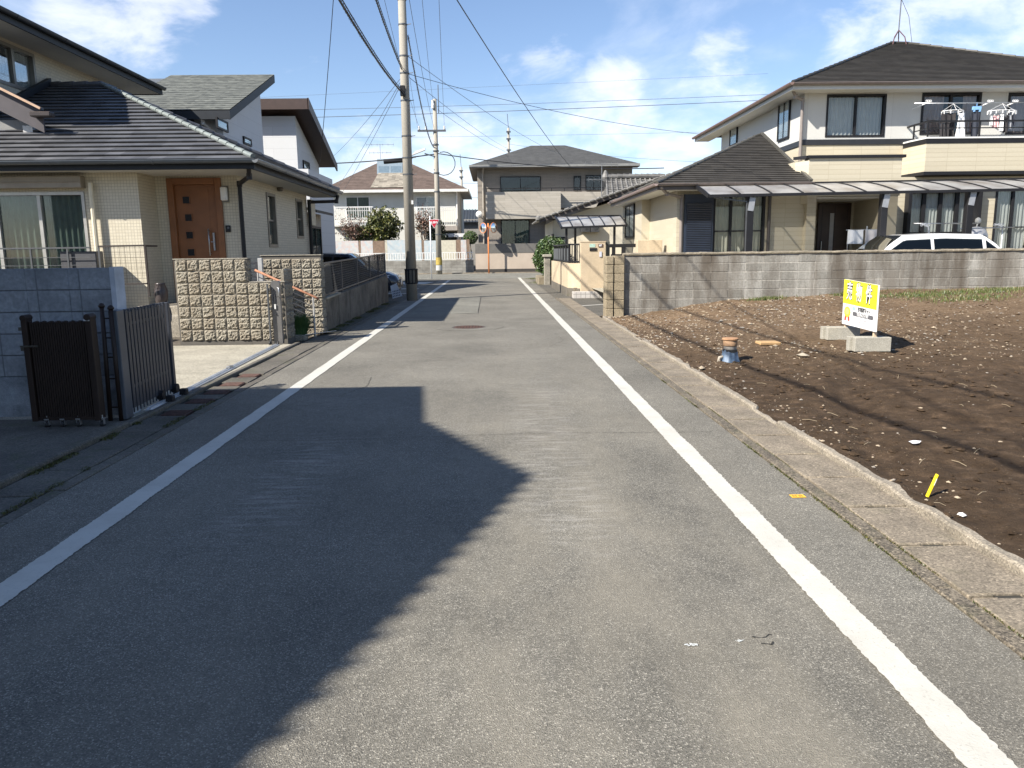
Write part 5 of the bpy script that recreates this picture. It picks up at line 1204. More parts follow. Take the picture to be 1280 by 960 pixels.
# ------------------------------------------------------------------ dark car parked nose to the road
def make_car(name, label, length, width, height, body, prof, gh, axis=1, loc=(0, 0, 0), rz=0, nose_z=.62, lamp=True):
    """prof: (t, ztop) shoulder line along length (t 0 nose..1 tail); gh: (t_ws_base, t_roof_front, t_roof_rear, t_tail_base)"""
    c = thing(name, label, 'car', loc); c.rotation_euler = (0, 0, rz)
    Lh = length; hw = width / 2; R = []
    def top(t):
        for (a, b_) in zip(prof, prof[1:]):
            if a[0] <= t <= b_[0]: return a[1] + (b_[1] - a[1]) * sm((t - a[0]) / (b_[0] - a[0]))
        return prof[-1][1]
    def wid(t): return hw * (1 - .20 * max(0, (.16 - t) / .16) ** 2 - .12 * max(0, (t - .88) / .12) ** 2)
    def arch(t):
        for cx_ in (.185, .80):
            d = abs(t - cx_) * Lh
            if d < .37: return .30 + math.sqrt(max(0, .37 ** 2 - d * d)) * .98
        return .22
    mb = MB(); nS = 90; rings = []
    for i in range(nS + 1):
        t = i / nS; x = t * Lh; zt = top(t); w = wid(t); zb = arch(t); zb = min(zb, zt - .12)
        pts = [(0, zt + .02), (w * .55, zt + .012), (w * .85, zt - .02), (w * .965, zt - .09), (w, zt - .20), (w * 1.0, (zt + zb) / 2), (w * .985, zb + .03), (w * .95, zb), (w * .6, .24), (0, .24)]
        rings.append([(x, y, z) for y, z in pts] + [(x, -y, z) for y, z in pts[::-1][1:-1]])
    base = len(mb.v); m_ = len(rings[0])
    for r in rings: mb.v += r
    for i in range(nS):
        for k_ in range(m_):
            a = base + i * m_ + k_; b_ = base + i * m_ + (k_ + 1) % m_; mb.f.append((a, a + m_, b_ + m_, b_)); mb.mi.append(0)
    mb.f.append(tuple(base + k_ for k_ in range(m_))); mb.mi.append(0); mb.f.append(tuple(base + nS * m_ + k_ for k_ in range(m_))[::-1]); mb.mi.append(0)
    bo = mb.build('body', body, c, smooth=True, local=True)
    t0, t1, t2, t3 = gh
    def gpt(t, s):   # greenhouse section: s 0 base .. 1 roof edge
        return None
    zb0, zb3 = top(t0), top(t3)
    # pillars/roof shell
    st = [(t0, zb0, 0), (t0 + (t1 - t0) * .5, zb0 + (height - zb0) * .56, .5), (t1, height - .035, 1), ((t1 + t2) / 2, height, 1), (t2, height - .03, 1), (t2 + (t3 - t2) * .5, height - .03 - (height - zb3) * .36, .6), (t3, zb3, 0)]
    mb = MB(); gl = MB(); prev = None; N_ = 40
    def zr(t):
        for a, b_ in zip(st, st[1:]):
            if a[0] <= t <= b_[0] + 1e-9: f = (t - a[0]) / (b_[0] - a[0]); return a[1] + (b_[1] - a[1]) * f
        return st[-1][1]
    for i in range(N_ + 1):
        t = t0 + (t3 - t0) * i / N_; x = t * Lh; z1 = zr(t); z0 = top(t) - .03; w0 = wid(t) * .955; f = max(.001, (z1 - z0) / (height - z0)); w1 = w0 - .17 * min(1, f)
        cur = [(x, w0, z0), (x, (w0 + w1) / 2 + .012, (z0 + z1) / 2), (x, w1, z1 - .035 * f), (x, w1 - .07, z1 - .005), (x, 0, z1 + .02 * f)]
        cur = cur + [(a, -b_, c_) for a, b_, c_ in cur[::-1][1:]]
        if prev:
            for k_ in range(len(cur) - 1): mb.quad(prev[k_], cur[k_], cur[k_ + 1], prev[k_ + 1])
        prev = cur
    roof_ = mb.build('roof_shell', body, c, smooth=True, local=True)
    def side(t, f, s):
        x = t * Lh; z0 = top(t) + .02; z1 = zr(t); w0 = wid(t) * .955; ff = max(.001, (z1 - top(t) + .03) / (height - top(t) + .03)); w1 = w0 - .17 * min(1, ff); z = z0 + (z1 - .12 - z0) * f
        zn = (z - (top(t) - .03)) / max(.01, (z1 - top(t) + .03)); return (x, s * (w0 + (w1 - w0) * zn + .016 * (1 - abs(2 * zn - 1)) + .006), z)
    for s in (1, -1):
        for (ta, tb) in ((t0 + .04, (t0 + t2) / 2 + .00), ((t0 + t2) / 2 + .018, t2 - .015), (t2 + .005, t2 + (t3 - t2) * .62)):
            mb = MB(); prev = None
            for i in range(13):
                t = ta + (tb - ta) * i / 12; a = side(t, 0.0, s); b_ = side(t, .5, s); d = side(t, 1, s)
                if prev: mb.quad(prev[0], a, b_, prev[1]); mb.quad(prev[1], b_, d, prev[2])
                prev = (a, b_, d)
            mb.build('side_window', DG, c, local=True)
    def cross(t, y, o): return (t * Lh, y, zr(t) + .02 * max(0, (zr(t) - top(t)) / (height - top(t))) * (1 - (y / .7) ** 2) + o)
    for (ta, tb, nm) in ((t0 + .012, t1 - .006, 'windscreen'), (t2 + .012, t3 - .01, 'rear_window')):
        mb = MB()
        def fn(a, b_):
            t = ta + (tb - ta) * b_; wv = (hw * .86 - .14 * ((zr(t) - top(t)) / (height - top(t)))); return cross(t, (a * 2 - 1) * wv, .008)
        mb.grid(8, 5, fn); mb.build(nm, DG, c, local=True, smooth=True)
    RUB = plain('black rubber', (.02,) * 3)
    for cx_ in (.185, .80):
        for s in (1, -1):
            x = cx_ * Lh; mb = MB(); mb.tube([(x, s * (hw - .20), .31), (x, s * (hw - .01), .31)], .31, 24); w_ = mb.build('wheel', RUB, c, local=True)
            mb = MB(); mb.tube([(x, s * (hw - .02), .31), (x, s * (hw + .002), .31)], .20, 20); mb.build('rim', ALU, w_, local=True)
    if lamp:
        for s in (1, -1):
            mb = MB(); mb.grid(6, 3, lambda a, b_: (.04 + a * .34 + .05 * b_, s * (wid(.03) * .72 + a * (wid(.11) - wid(.03) * .72) + .012), nose_z + .10 * b_ + .05 * a + .0)); mb.build('headlight', plain('clear lamp', (.55, .58, .62), .1, .3), c, local=True)
        mb = MB(); mb.box(-.02, .05, -hw * .55, hw * .55, .33, .50); mb.build('grille', BLACK, c, local=True, bevel=.01)
        mb = MB(); mb.box(-.03, -.015, -.165, .165, .40, .565); mb.build('number_plate', WHITE, c, local=True)
    for s in (1, -1):
        mb = MB(); x = (t0 + .06) * Lh; mb.obox((x, s * (hw + .06), top(t0) + .10), (.10, .2, .13)); mb.build('mirror', body, c, local=True, bevel=.03)
    return c
DG = DGLASS
NAVYP, nt, b = nodes('dark navy car paint'); b.inputs['Base Color'].default_value = (.010, .016, .030, 1); b.inputs['Roughness'].default_value = .25; b.inputs['Coat Weight'].default_value = .8; b.inputs['Coat Roughness'].default_value = .05
WHP, nt, b = nodes('white car paint'); b.inputs['Base Color'].default_value = (.72, .72, .71, 1); b.inputs['Roughness'].default_value = .3; b.inputs['Coat Weight'].default_value = .7; b.inputs['Coat Roughness'].default_value = .06
HPROF = [(0, .62), (.03, .74), (.10, .84), (.26, .95), (.5, .98), (.85, .99), (.96, .97), (1, .80)]
make_car('parked_car', 'dark navy car parked behind the mesh fence with its nose at the roadside', 4.2, 1.72, 1.53, NAVYP, HPROF, (.24, .40, .80, .99), loc=(-3.28, 27.6, 0), rz=PI)
make_car('parked_car', 'white hatchback parked under the long carport canopy behind the grey wall', 4.3, 1.72, 1.52, WHP, HPROF, (.22, .38, .84, .985), loc=(8.35, 19.45, .31), rz=0)

# white notice panel leaning by the fence end
x0, z1 = W(488, 358, 25.6); x1, z0 = W(503, 372, 25.6)
t = thing('notice_panel', 'white notice panel leaning at the far end of the retaining wall', 'sign', ((x0 + x1) / 2, 25.6, 0))
a = [W(488, 357.5, 25.6), W(495.5, 354.0, 25.6), W(503, 370, 25.6), W(491, 375.5, 25.6)]
mb = MB(); mb.prism([(x, 25.6, max(z, .02)) for x, z in a], (0, .02, 0)); mb.build('panel', plain('pale notice panel', (.60, .64, .70), .5, var=.05), t)
mb = MB(); rnd = random.Random(5)
for r in range(3):
    for k_ in range(5):
        x, z = W(491.2 + k_ * 1.9 + r * .25, 364.5 + r * 3.0 - k_ * .45, 25.594); mb.obox((x, 25.594, z), (.028, .004, .045), 0, 0, rnd.uniform(-.4, .4))
mb.build('lettering', plain('dark blue print', (.05, .07, .14), .6), t)
# ------------------------------------------------------------------ white stucco house across the junction
STU = plain('off white stucco', (.54, .535, .49), .85, var=.06, scale=1.5)
HE = thing('house', 'off white two storey house with brown hipped roof across the junction, left', 'house', (-7.5, 65, 0))
YE_ = 61.0
xl, zE = W(413, 239, YE_); xr, _ = W(574, 236, YE_)
mb = MB(); mb.box(xl, xr, YE_, YE_ + 8.5, -.05, zE); mb.build('walls', STU, HE)
BRR = roofmat('weathered brown slate', (.115, .085, .070), .4, .75, .15, .3)
el, er, ef = xl - .7, xr + .7, YE_ - .7; rz_ = W(480, 204, 65.2)[1]; r0, r1 = W(471, 206, 65.2)[0], W(512, 206, 65.2)[0]
mb = MB(); slope(mb, (el, ef, zE), (er, ef, zE), (r1, 65.2, rz_), (r0, 65.2, rz_), .3, .012)
mb.quad((er, ef, zE), (er, 70, zE), (r1, 65.2, rz_), (r1, 65.2, rz_)); mb.quad((el, ef, zE), (el, 70, zE), (r0, 65.2, rz_), (r0, 65.2, rz_)); mb.quad((el, 70, zE), (er, 70, zE), (r1, 65.2, rz_), (r0, 65.2, rz_)); rf = mb.build('roof', BRR, HE)
mb = MB(); a0, a1 = W(471, 230, 61.3)[0], W(506, 230, 61.3)[0]; n0 = Vector((0, -.5, 1)).normalized() * .05
P = [Vector((a0 - .4, ef + .3, zE + .17)), Vector((a1 + .5, ef + .3, zE + .17)), Vector((a1 + .1, 64.2, rz_ - .35)), Vector((a0 + .1, 64.2, rz_ - .35))]; mb.quad(*[p + n0 for p in P])
mb.build('lichen_patch', roofmat('lichen streaked slate', (.24, .215, .175), .3, .9, .3, .2), rf)
mb = MB(); mb.box(el, er, ef - .06, ef, zE - .18, zE + .02); mb.box(er, er + .05, ef, 70, zE - .18, zE + .02); mb.build('gutter', plain('pale gutter', (.62, .62, .58), .5), HE)
mb = MB(); mb.box(el, er, ef, YE_, zE - .16, zE - .12); mb.box(xr, er, YE_, 70, zE - .16, zE - .12); mb.build('soffit', SOFFIT, HE)
dx0, dzt = W(473, 200, 64); dx1, dzb = W(505, 219, 64)
mb = MB(); mb.prism([(dx0, 62.9, dzb), (dx1, 62.9, dzb), (dx1, 63.3, dzt), (dx0, 63.3, dzt)], (0, 2.0, .1)); dm = mb.build('roof_light', plain('blue grey glass frame', (.20, .25, .29), .3), HE)
mb = MB()
for i in range(2): a = dx0 + (dx1 - dx0) * (.06 + .48 * i); b_ = a + (dx1 - dx0) * .42; mb.quad((a, 62.94, dzb + .12), (b_, 62.94, dzb + .12), (b_, 63.1, dzb + .62), (a, 63.1, dzb + .62))
mb.build('pane', plain('sky blue glass', (.14, .19, .23), .1), dm)
for (a, b_, c, d) in ((432, 463, 246, 273), (520, 548, 246, 273)):
    x0, z1 = W(a, b_ * 0 + c, YE_); x1, z0 = W(b_, d, YE_); flatwin(HE, '-y', YE_, x0, x1, z0, z1, WHITE, CURG if a < 500 else CURW, 2)
for (a, b_) in ((413, 467), (516, 570)):
    x0, z1 = W(a, 259, 60.2); x1, z0 = W(b_, 281, 60.2); t_ = MB(); t_.box(x0, x1, 60.2, YE_, z0 - .1, z0); t_.build('balcony_floor', STU, HE)
    r_ = MB(); r_.box(x0, x1, 60.18, 60.24, z1 - .05, z1 + .03); r_.box(x0, x1, 60.19, 60.23, z1 - .30, z1 - .26)
    x = x0
    while x < x1: r_.box(x, x + .035, 60.19, 60.23, z0, z1 - .05); x += .17
    r_.build('balcony_rail', WHITE, HE)
x0, z1 = W(528, 281, 60); x1, z0 = W(572, 288, 60); mb = MB(); mb.box(x0, x1, 59.7, YE_, z0, z1 - .1); mb.build('lower_eave', plain('taupe eave', (.30, .27, .24), .7), HE)
for (a, b_, c, d) in ((524, 300, 545, 318), (550, 290, 571, 300)): x0, z1 = W(a, b_, YE_); x1, z0 = W(c, d, YE_); flatwin(HE, '-y', YE_, x0, x1, z0, z1, BLACK, None, 2)
x, zt = W(571, 240, 60.9); spout(HE, [(x, 60.4, zE - .1), (x, 60.9, zE - .4), (x, 60.9, .5)], .07, WHITE)
def antenna(label, x, y, z0, z1, w, loc_parent=None, n=6, rz=0.0, cat='antenna'):
    t = thing('roof_antenna', label, cat, (x, y, z0)); M_ = plain('antenna metal', (.25, .25, .25), .4, .7)
    mb = MB(); mb.tube([(x, y, z0), (x, y, z1)], .02, 6); mb.build('mast', M_, t)
    for k_, zz in enumerate((z1 - .05, z1 - (z1 - z0) * .38)):
        mb = MB(); ww = w * (1 if k_ == 0 else .8); c_, s_ = math.cos(rz), math.sin(rz)
        mb.bar((x - ww * c_, y - ww * s_, zz), (x + ww * c_, y + ww * s_, zz), .025)
        for i in range(n):
            u = -ww + 2 * ww * i / (n - 1); l = .28 - .02 * i; mb.bar((x + u * c_ + s_ * l, y + u * s_ - c_ * l, zz), (x + u * c_ - s_ * l, y + u * s_ + c_ * l, zz), .012)
            mb.bar((x + u * c_, y + u * s_, zz - .12), (x + u * c_, y + u * s_, zz + .12), .012)
        mb.build('crossbar', M_, t)
    return t
x, z0 = W(476, 208, 65.2); antenna('thin television antenna on the ridge of the off white house', x, 65.2, z0 - .05, W(476, 180, 65.2)[1], 1.1)

# annexe and neighbouring roof seen between the two far houses
HX = thing('house', 'dark tiled low house glimpsed between the two far houses', 'house', (-1.5, 75, 0))
x0, z1 = W(568, 262, 74); x1, z0 = W(597, 300, 74); mb = MB(); mb.box(x0 - 2, x1 + 1, 74, 79, -.05, z1 - .9); mb.build('walls', plain('aged grey wall', (.25, .24, .22), .9), HX)
KAW = plain('dark kawara tile', (.06, .068, .078), .4, var=.2)
def kawara(parent, e0, e1, r1, r0, mat, pitch=.27, rad=.045, name='roof'):
    mb = MB(); e0, e1, r0, r1 = map(Vector, (e0, e1, r0, r1)); n = max(2, int((e1 - e0).length / pitch)); nn = ((e1 - e0).cross(r0 - e0)).normalized(); nn = nn if nn.z > 0 else -nn
    slope(mb, e0, e1, r1, r0, .25, .03)
    for i in range(n + 1):
        t = i / n; a = e0.lerp(e1, t) + nn * .03; b_ = r0.lerp(r1, t) + nn * .03
        if (b_ - a).length > .2: mb.tube([a, b_], rad, 6)
    return mb.build(name, mat, parent)
kawara(HX, (x0 - 2.3, 73.6, z1 - 1.2), (x1 + 1.2, 73.6, z1 - 1.2), (x1 + 1.2, 76.5, z1 + .1), (x0 - 2.3, 76.5, z1 + .1), KAW)
# garden boundary of the off white house
fb = thing('boundary_wall', 'low grey block wall carrying a white balustrade across the junction', 'wall', (-6.5, 54, 0))
xa, _ = W(400, 330, 54); xb, _ = W(592, 330, 54); zb1 = W(500, 326, 54)[1]
BLKF = brickwall('grey block far', (.27, .26, .23), (.33, .32, .285), (.20, .19, .17), .4, .2, .02, 0, .9, .4, (.10, .09, .075), .6, .2)
mb = MB(); mb.box(xa - 4, xb, 54, 54.15, -.05, zb1); mb.build('wall_body', BLKF, fb)
zt1 = W(500, 316, 54)[1]; mb = MB(); mb.box(xa - 4, xb, 54.04, 54.10, zt1 - .05, zt1); mb.box(xa - 4, xb, 54.04, 54.10, zb1 + .05, zb1 + .09)
x = xa - 4
while x < xb: mb.box(x, x + .05, 54.05, 54.09, zb1 + .09, zt1 - .05); x += .17
mb.build('balustrade', WHITE, fb)
pn = thing('panel_fence', 'row of faded pastel and brown boards behind the white balustrade', 'fence', (-6.5, 54.6, 0))
zt2 = W(500, 300, 54.6)[1]; rnd = random.Random(3); edges = [404, 448, 451, 466, 469, 481, 484, 509, 512, 527, 530, 545, 549, 570, 576, 583, 587]
def pastel(name, c, c2):
    m, nt, b = nodes(name); v = coords(nt); f = noisef(nt, v, 3.5, 3, .5); g_ = noisef(nt, coords(nt, (1, 1, 1), (0, .6, 0)), 5, 2, .5)
    col = ramp(nt, f, [(.42, c), (.6, tuple((a + b) / 2 for a, b in zip(c, c2))), (.66, c)]); col = mixc(nt, ramp(nt, g_, [(.5, 0.0), (.62, .6)]), col, (.36, .45, .49)); L(nt, col, b.inputs['Base Color']); b.inputs['Roughness'].default_value = .7; return m
PM = [pastel('pastel board pink', (.47, .455, .43), (.46, .30, .27)), pastel('pastel board blue', (.44, .455, .45), (.26, .37, .42)), plain('faded brown board', (.19, .13, .09), .8, var=.2), plain('cream board', (.46, .43, .34), .7)]
seq = [0, 2, 0, 2, 2, 3, 1, 2, 1, 2, 1, 1, 3, 2, 0, 2]
for i, (a, b_) in enumerate(zip(edges, edges[1:])):
    x0, x1 = W(a, 305, 54.6)[0], W(b_, 305, 54.6)[0]; mb = MB(); mb.box(x0, x1 - .01, 54.6 + .015 * (i % 2), 54.64 + .015 * (i % 2), 0, zt2 - rnd.uniform(0, .06)); mb.build('board', PM[seq[i]], pn)

# ------------------------------------------------------------------ grey house at the end of the road
DG_ = brickwall('taupe long brick', (.205, .185, .155), (.26, .235, .20), (.15, .135, .115), .6, .10, .012, .5, .8, .35, grain=.08)
DD_ = brickwall('dark taupe brick', (.23, .205, .175), (.275, .245, .21), (.16, .14, .12), .6, .10, .012, .5, .8, .35, grain=.08)
DL_ = brickwall('light taupe balcony cladding', (.34, .31, .26), (.40, .365, .31), (.27, .25, .21), .9, .15, .012, .5, .8, .35, grain=.06)
HD = thing('house', 'taupe two storey house with grey hipped roof facing down the road', 'house', (4, 60, 0))
YD2 = 56.2; xl = W(597, 240, YD2)[0]; xr = 10.0; ez = W(640, 206, 55.2)[1]
mb = MB(); mb.box(xl, xr, YD2, YD2 + 9, -.05, ez - .1); mb.build('walls', DD_, HD)
el, er, ef = W(587, 207, 55.2)[0], W(800, 206, 55.2)[0], 55.2
rx0, rz0 = W(664, 182, 60.5); rx1, _ = W(706, 181, 60.5)
DRF = roofmat('dark grey slate far', (.075, .075, .072), .3, .7, .12, .3)
mb = MB(); slope(mb, (el, ef, ez), (er, ef, ez), (rx1, 60.5, rz0), (rx0, 60.5, rz0), .25, .008)
for q in (((er, ef, ez), (er, 66, ez), (rx1, 60.5, rz0), (rx1, 60.5, rz0)), ((el, ef, ez), (el, 66, ez), (rx0, 60.5, rz0), (rx0, 60.5, rz0)), ((el, 66, ez), (er, 66, ez), (rx1, 60.5, rz0), (rx0, 60.5, rz0))): mb.quad(*q)
mb.build('roof', DRF, HD)
mb = MB(); mb.box(el, er, ef - .07, ef, ez - .15, ez + .02); mb.box(el - .05, el, ef, 66, ez - .15, ez + .02); mb.build('gutter', plain('grey gutter', (.22, .22, .21), .5), HD)
mb = MB(); mb.box(el, er, ef, YD2, ez - .18, ez - .14); mb.box(el, xl, YD2, 66, ez - .18, ez - .14); mb.build('soffit', plain('dark taupe soffit', (.14, .125, .11), .7), HD)
x0, zt = W(607, 240, 55.0); x1, zb = W(701, 272, 55.0); mb = MB(); mb.box(x0, x1, 55.0, YD2 - .002, zb - .05, zt); bl = mb.build('balcony', DL_, HD)
x2, _ = W(748, 240, 55.9); mb = MB(); mb.box(x1 + .002, x2 + .8, 55.7, YD2 - .002, zb + .7, zt - .02); mb.build('balcony', DL_, HD)
mb = MB(); mb.box(x0, x1 + 3, 55.02, 55.06, zt + .20, zt + .25)
for k_ in range(10): x = x0 + .05 + (x1 - x0 + 2.9) * k_ / 9; mb.box(x, x + .04, 55.02, 55.06, zt, zt + .2)
mb.build('balcony_rail', BLACK, bl)
for (a, b_, c, d, n_, cu) in ((625, 221, 676, 241, 2, CURW), (717, 220, 726, 238, 1, None), (732, 219, 752, 238, 2, None)): xa_, z1_ = W(a, b_, YD2); xb_, z0_ = W(c, d, YD2); flatwin(HD, '-y', YD2, xa_, xb_, z0_, z1_, BLACK, None, n_)
xa_, z1_ = W(626, 275, YD2); xb_, z0_ = W(662, 308, YD2); flatwin(HD, '-y', YD2, xa_, xb_, z0_, z1_, BLACK, CURG, 2)
mb = MB(); mb.box(W(683, 275, 55.6)[0], W(708, 275, 55.6)[0], 55.6, YD2 - .002, W(690, 300, 55.6)[1], W(690, 275, 55.6)[1]); mb.build('lower_bay', DD_, HD)
x, z = W(599, 268, 55.9); mb = MB(); mb.lathe((x, 0, 0), [(.01, 0), (.15, .015), (.21, .04), (.24, .08), (.235, .09)], 18)
mb.v = [(vx, 55.9 - vz * 1.0, z + (vy)) for (vx, vy, vz) in mb.v]; ds = thing('satellite_dish', 'small white satellite dish on the left corner of the taupe house', 'satellite dish', (x, 55.9, z)); mb.build('dish', WHITE, ds, smooth=True)
mb = MB(); mb.bar((x, 55.9, z), (x, 56.15, z - .1), .04); mb.bar((x, 55.88, z - .25), (x, 55.5, z - .1), .02); mb.box(x - .03, x + .03, 55.47, 55.53, z - .13, z - .07); mb.build('bracket', GREYM, ds)
spout(HD, [(W(605, 250, 56)[0], 55.4, ez - .1), (W(604, 250, 56)[0], 56.1, ez - .5), (W(604, 250, 56)[0], 56.1, .5)], .06, plain('taupe pipe', (.30, .27, .23), .5))
gw = thing('garden_wall', 'pinkish beige garden wall with dark top band in front of the taupe house', 'wall', (2.8, 54, 0))
x0, z1 = W(594, 305, 54.0); x1 = 9.0; zband = W(640, 316, 54)[1]; zpl = W(640, 336, 54)[1]
BEI = plain('pinkish beige render', (.40, .335, .27), .85, var=.08, scale=1.5)
mb = MB(); mb.box(x0, x1, 54.0, 54.15, zpl, zband); mb.build('render_body', BEI, gw)
mb = MB(); mb.box(x0 - .01, x1, 53.98, 54.17, zband, z1); mb.build('top_band', plain('dark grey band', (.115, .11, .10), .7), gw)
mb = MB(); mb.box(x0, x1, 53.99, 54.15, -.05, zpl); mb.build('plinth', plain('black stained plinth', (.05, .045, .04), .9), gw)

# ------------------------------------------------------------------ old tiled house on the right, before the junction
HC = thing('house', 'old cream house with grey kawara tiled roof behind the small polycarbonate canopy', 'house', (6, 33, 0))
CRM = plain('cream render', (.58, .52, .40), .85, var=.06, scale=1.5)
YC = 37.6
ax, az = W(674, 275, YC - .6); bx, bz = W(800, 232, YC - .6); sl = (bz - az) / (bx - ax)
mb = MB(); x0 = ax + .7; mb.prism([(x0, YC, -.05), (bx + 3, YC, -.05), (bx + 3, YC, az + (bx + 3 - ax) * sl - .35), (x0, YC, az + .7 * sl - .25)], (0, 5.8, 0)); mb.build('walls', CRM, HC)
KG = roofmat('grey kawara tile', (.16, .155, .145), .27, .6, .25, .4)
e0, e1 = (ax, YC - .6, az), (ax, 43.6, az); r0, r1 = (bx + 3, YC - .6, az + (bx + 3 - ax) * sl), (bx + 3, 43.6, az + (bx + 3 - ax) * sl)
rf = kawara(HC, e1, e0, r0, r1, KG)
mb = MB(); mb.prism([(ax, YC - .62, az + .02), (bx + 3, YC - .62, az + (bx + 3 - ax) * sl + .02), (bx + 3, YC - .62, az + (bx + 3 - ax) * sl - .16), (ax, YC - .62, az - .14)], (0, .05, 0)); mb.build('barge_board', plain('dark aged timber', (.06, .05, .045), .7), HC)
mb = MB()
n = 26
for i in range(n):
    t_ = i / n; x = ax + (bx + 3 - ax) * t_; z = az + (x - ax) * sl + .06; mb.tube([(x, YC - .66, z), (x + .2, YC - .66, z + .2 * sl)], .06, 6)
mb.lathe((ax - .05, YC - .6, az), [(.05, -.05), (.12, 0), (.12, .12), (.05, .2)], 10); mb.build('verge_tiles', KG, rf)
gx0, gz0 = W(750, 250, 39); tx0, tz0 = W(758, 224, 41); tx1 = W(830, 222, 41)[0]; fx0, fz0 = W(768, 246, 38.4)
kawara(HC, (gx0 + .3, 38.4, fz0 - .2), (tx1, 38.4, fz0 - .2), (tx1, 41, tz0), (tx0, 41, tz0), KG, name='upper_roof')
mb = MB(); mb.prism([(gx0 + .35, 38.6, fz0 - .3), (tx0 + .15, 41, tz0 - .05), (gx0 + .35, 43.4, fz0 - .3)], (.1, 0, 0)); mb.build('gable_end', plain('dark gable board', (.09, .085, .075), .8), HC)
mb = MB(); caps(mb, (tx0 - .05, 41, tz0 + .12), (tx1, 41, tz0 + .12), .13, .3); mb.lathe((tx0 - .05, 41, tz0), [(.12, -.1), (.2, .1), (.1, .35), (.04, .45)], 10); mb.build('ridge_tiles', KG, HC)
x, z0 = W(752, 245, 38.2); antenna('small television antenna beside the kawara tiled roof ridge', x, 38.2, z0 - .5, W(752, 204, 38.2)[1], .85, rz=.3)
x0, z1 = W(678, 283, YC); x1, z0 = W(693, 300, YC)
mb = MB(); mb.box(x0 + .5, x0 + .56, YC, YC + 1, .8, 2.3); mb.build('corner_post', BLACK, HC)
y0, y1 = YC + .4, YC + 2.4; flatwin(HC, '-x', ax + .7, y0, y1, .9, 2.1, BLACK, None, 2); flatwin(HC, '-y', YC, ax + .8, ax + 1.35, .7, 2.15, BLACK, CURG, 1)
x0, z1 = W(762, 276, YC); x1, z0 = W(775, 305, YC); mb = MB(); mb.box(x0, x1 + .3, YC - .03, YC, z0, z1); mb.build('side_door', plain('cream door panel', (.50, .46, .37), .6), HC)
acs = ['left of the two dark fan units hung on the cream wall under the small canopy', 'right of the two dark fan units hung on the cream wall under the small canopy']
for i in range(2):
    x0, z1 = W(727 + i * 11.5, 278, 37.2); x1, z0 = W(738 + i * 11.5, 290, 37.2)
    u = thing('fan_unit', acs[i], 'fan unit', ((x0 + x1) / 2, 37.2, z0)); mb = MB(); mb.box(x0, x1 - .02, 37.2, 37.58, z0, z1); mb.build('casing', plain('dark casing', (.05,) * 3, .5), u, bevel=.01)
    mb = MB(); xc_, zc_ = (x0 + x1) / 2, (z0 + z1) / 2
    for r in (.13, .09, .05): mb.tube([(xc_ + r * math.cos(a / 12 * 2 * PI), 37.19, zc_ + r * math.sin(a / 12 * 2 * PI)) for a in range(13)], .008, 4)
    mb.build('fan_guard', GREYM, u)
# polycarbonate canopy
PCM = bpy.data.materials.new('hazy polycarbonate'); PCM.use_nodes = True; nt = PCM.node_tree; b = nt.nodes['Principled BSDF']; b.inputs['Roughness'].default_value = .35
L(nt, ramp(nt, noisef(nt, coords(nt, (1, .6, 1)), 1.6, 5, .6), [(.32, (.24, .215, .19)), (.5, (.38, .37, .355)), (.68, (.50, .49, .46))]), b.inputs['Base Color'])
tr = nt.nodes.new('ShaderNodeBsdfTransparent'); tr.inputs[0].default_value = (.8, .8, .8, 1); ms = nt.nodes.new('ShaderNodeMixShader'); ms.inputs[0].default_value = .72; out = nt.nodes['Material Output']
L(nt, tr.outputs[0], ms.inputs[1]); L(nt, b.outputs[0], ms.inputs[2]); L(nt, ms.outputs[0], out.inputs[0])
def canopy(name, label, P, npan, posts, beam=BLACK, post_mat=BLACK, zg=0.0, pr=.05, sheetmat=None):
    a, b_, c, d = map(Vector, P)     # front-left, front-right, back-right, back-left
    t = thing(name, label, 'canopy', ((a.x + b_.x) / 2, a.y, zg))
    mb = MB(); N2 = 5
    def arc(u, v): p = (a.lerp(b_, u)).lerp(d.lerp(c, u), v); p.z += .035 * math.sin(PI * v); return p
    mb.grid(npan * 2, N2, lambda u, v: arc(u, v)); mb.build('roof_sheet', sheetmat or PCM, t, smooth=True)
    for i in range(npan + 1):
        u = i / npan; mb = MB()
        for j in range(N2): mb.bar(arc(u, j / N2) + Vector((0, 0, .01)), arc(u, (j + 1) / N2) + Vector((0, 0, .01)), .03, .035)
        mb.build('rib', beam, t)
    mb = MB(); mb.bar(a - Vector((0, 0, .02)), b_ - Vector((0, 0, .02)), .06, .07); mb.bar(d, c, .06, .08); mb.bar(a - Vector((0, 0, .02)), d - Vector((0, 0, .0)), .05, .09); mb.bar(b_ - Vector((0, 0, .02)), c, .05, .09); mb.build('beams', beam, t)
    for (x, y, zt) in posts: mb = MB(); mb.box(x - pr, x + pr, y - pr, y + pr, zg, zt); mb.build('post', post_mat, t, bevel=.006)
    return t
fl = W(702, 284, 27.2); fr = W(783, 281, 27.2); bl_ = W(694, 271, 29.8); br_ = W(775, 270, 29.8)
canopy('small_canopy', 'small hazy polycarbonate canopy on dark posts beside the cream gate wall', [(fl[0], 27.2, fl[1]), (fr[0], 27.2, fr[1]), (br_[0], 29.8, br_[1]), (bl_[0], 29.8, bl_[1])], 6, [(W(708, 290, 27.4)[0], 27.4, fl[1]), (W(719, 290, 29)[0], 29.0, fl[1] + .3), (W(768, 290, 27.4)[0], 27.4, fr[1])], pr=.04)

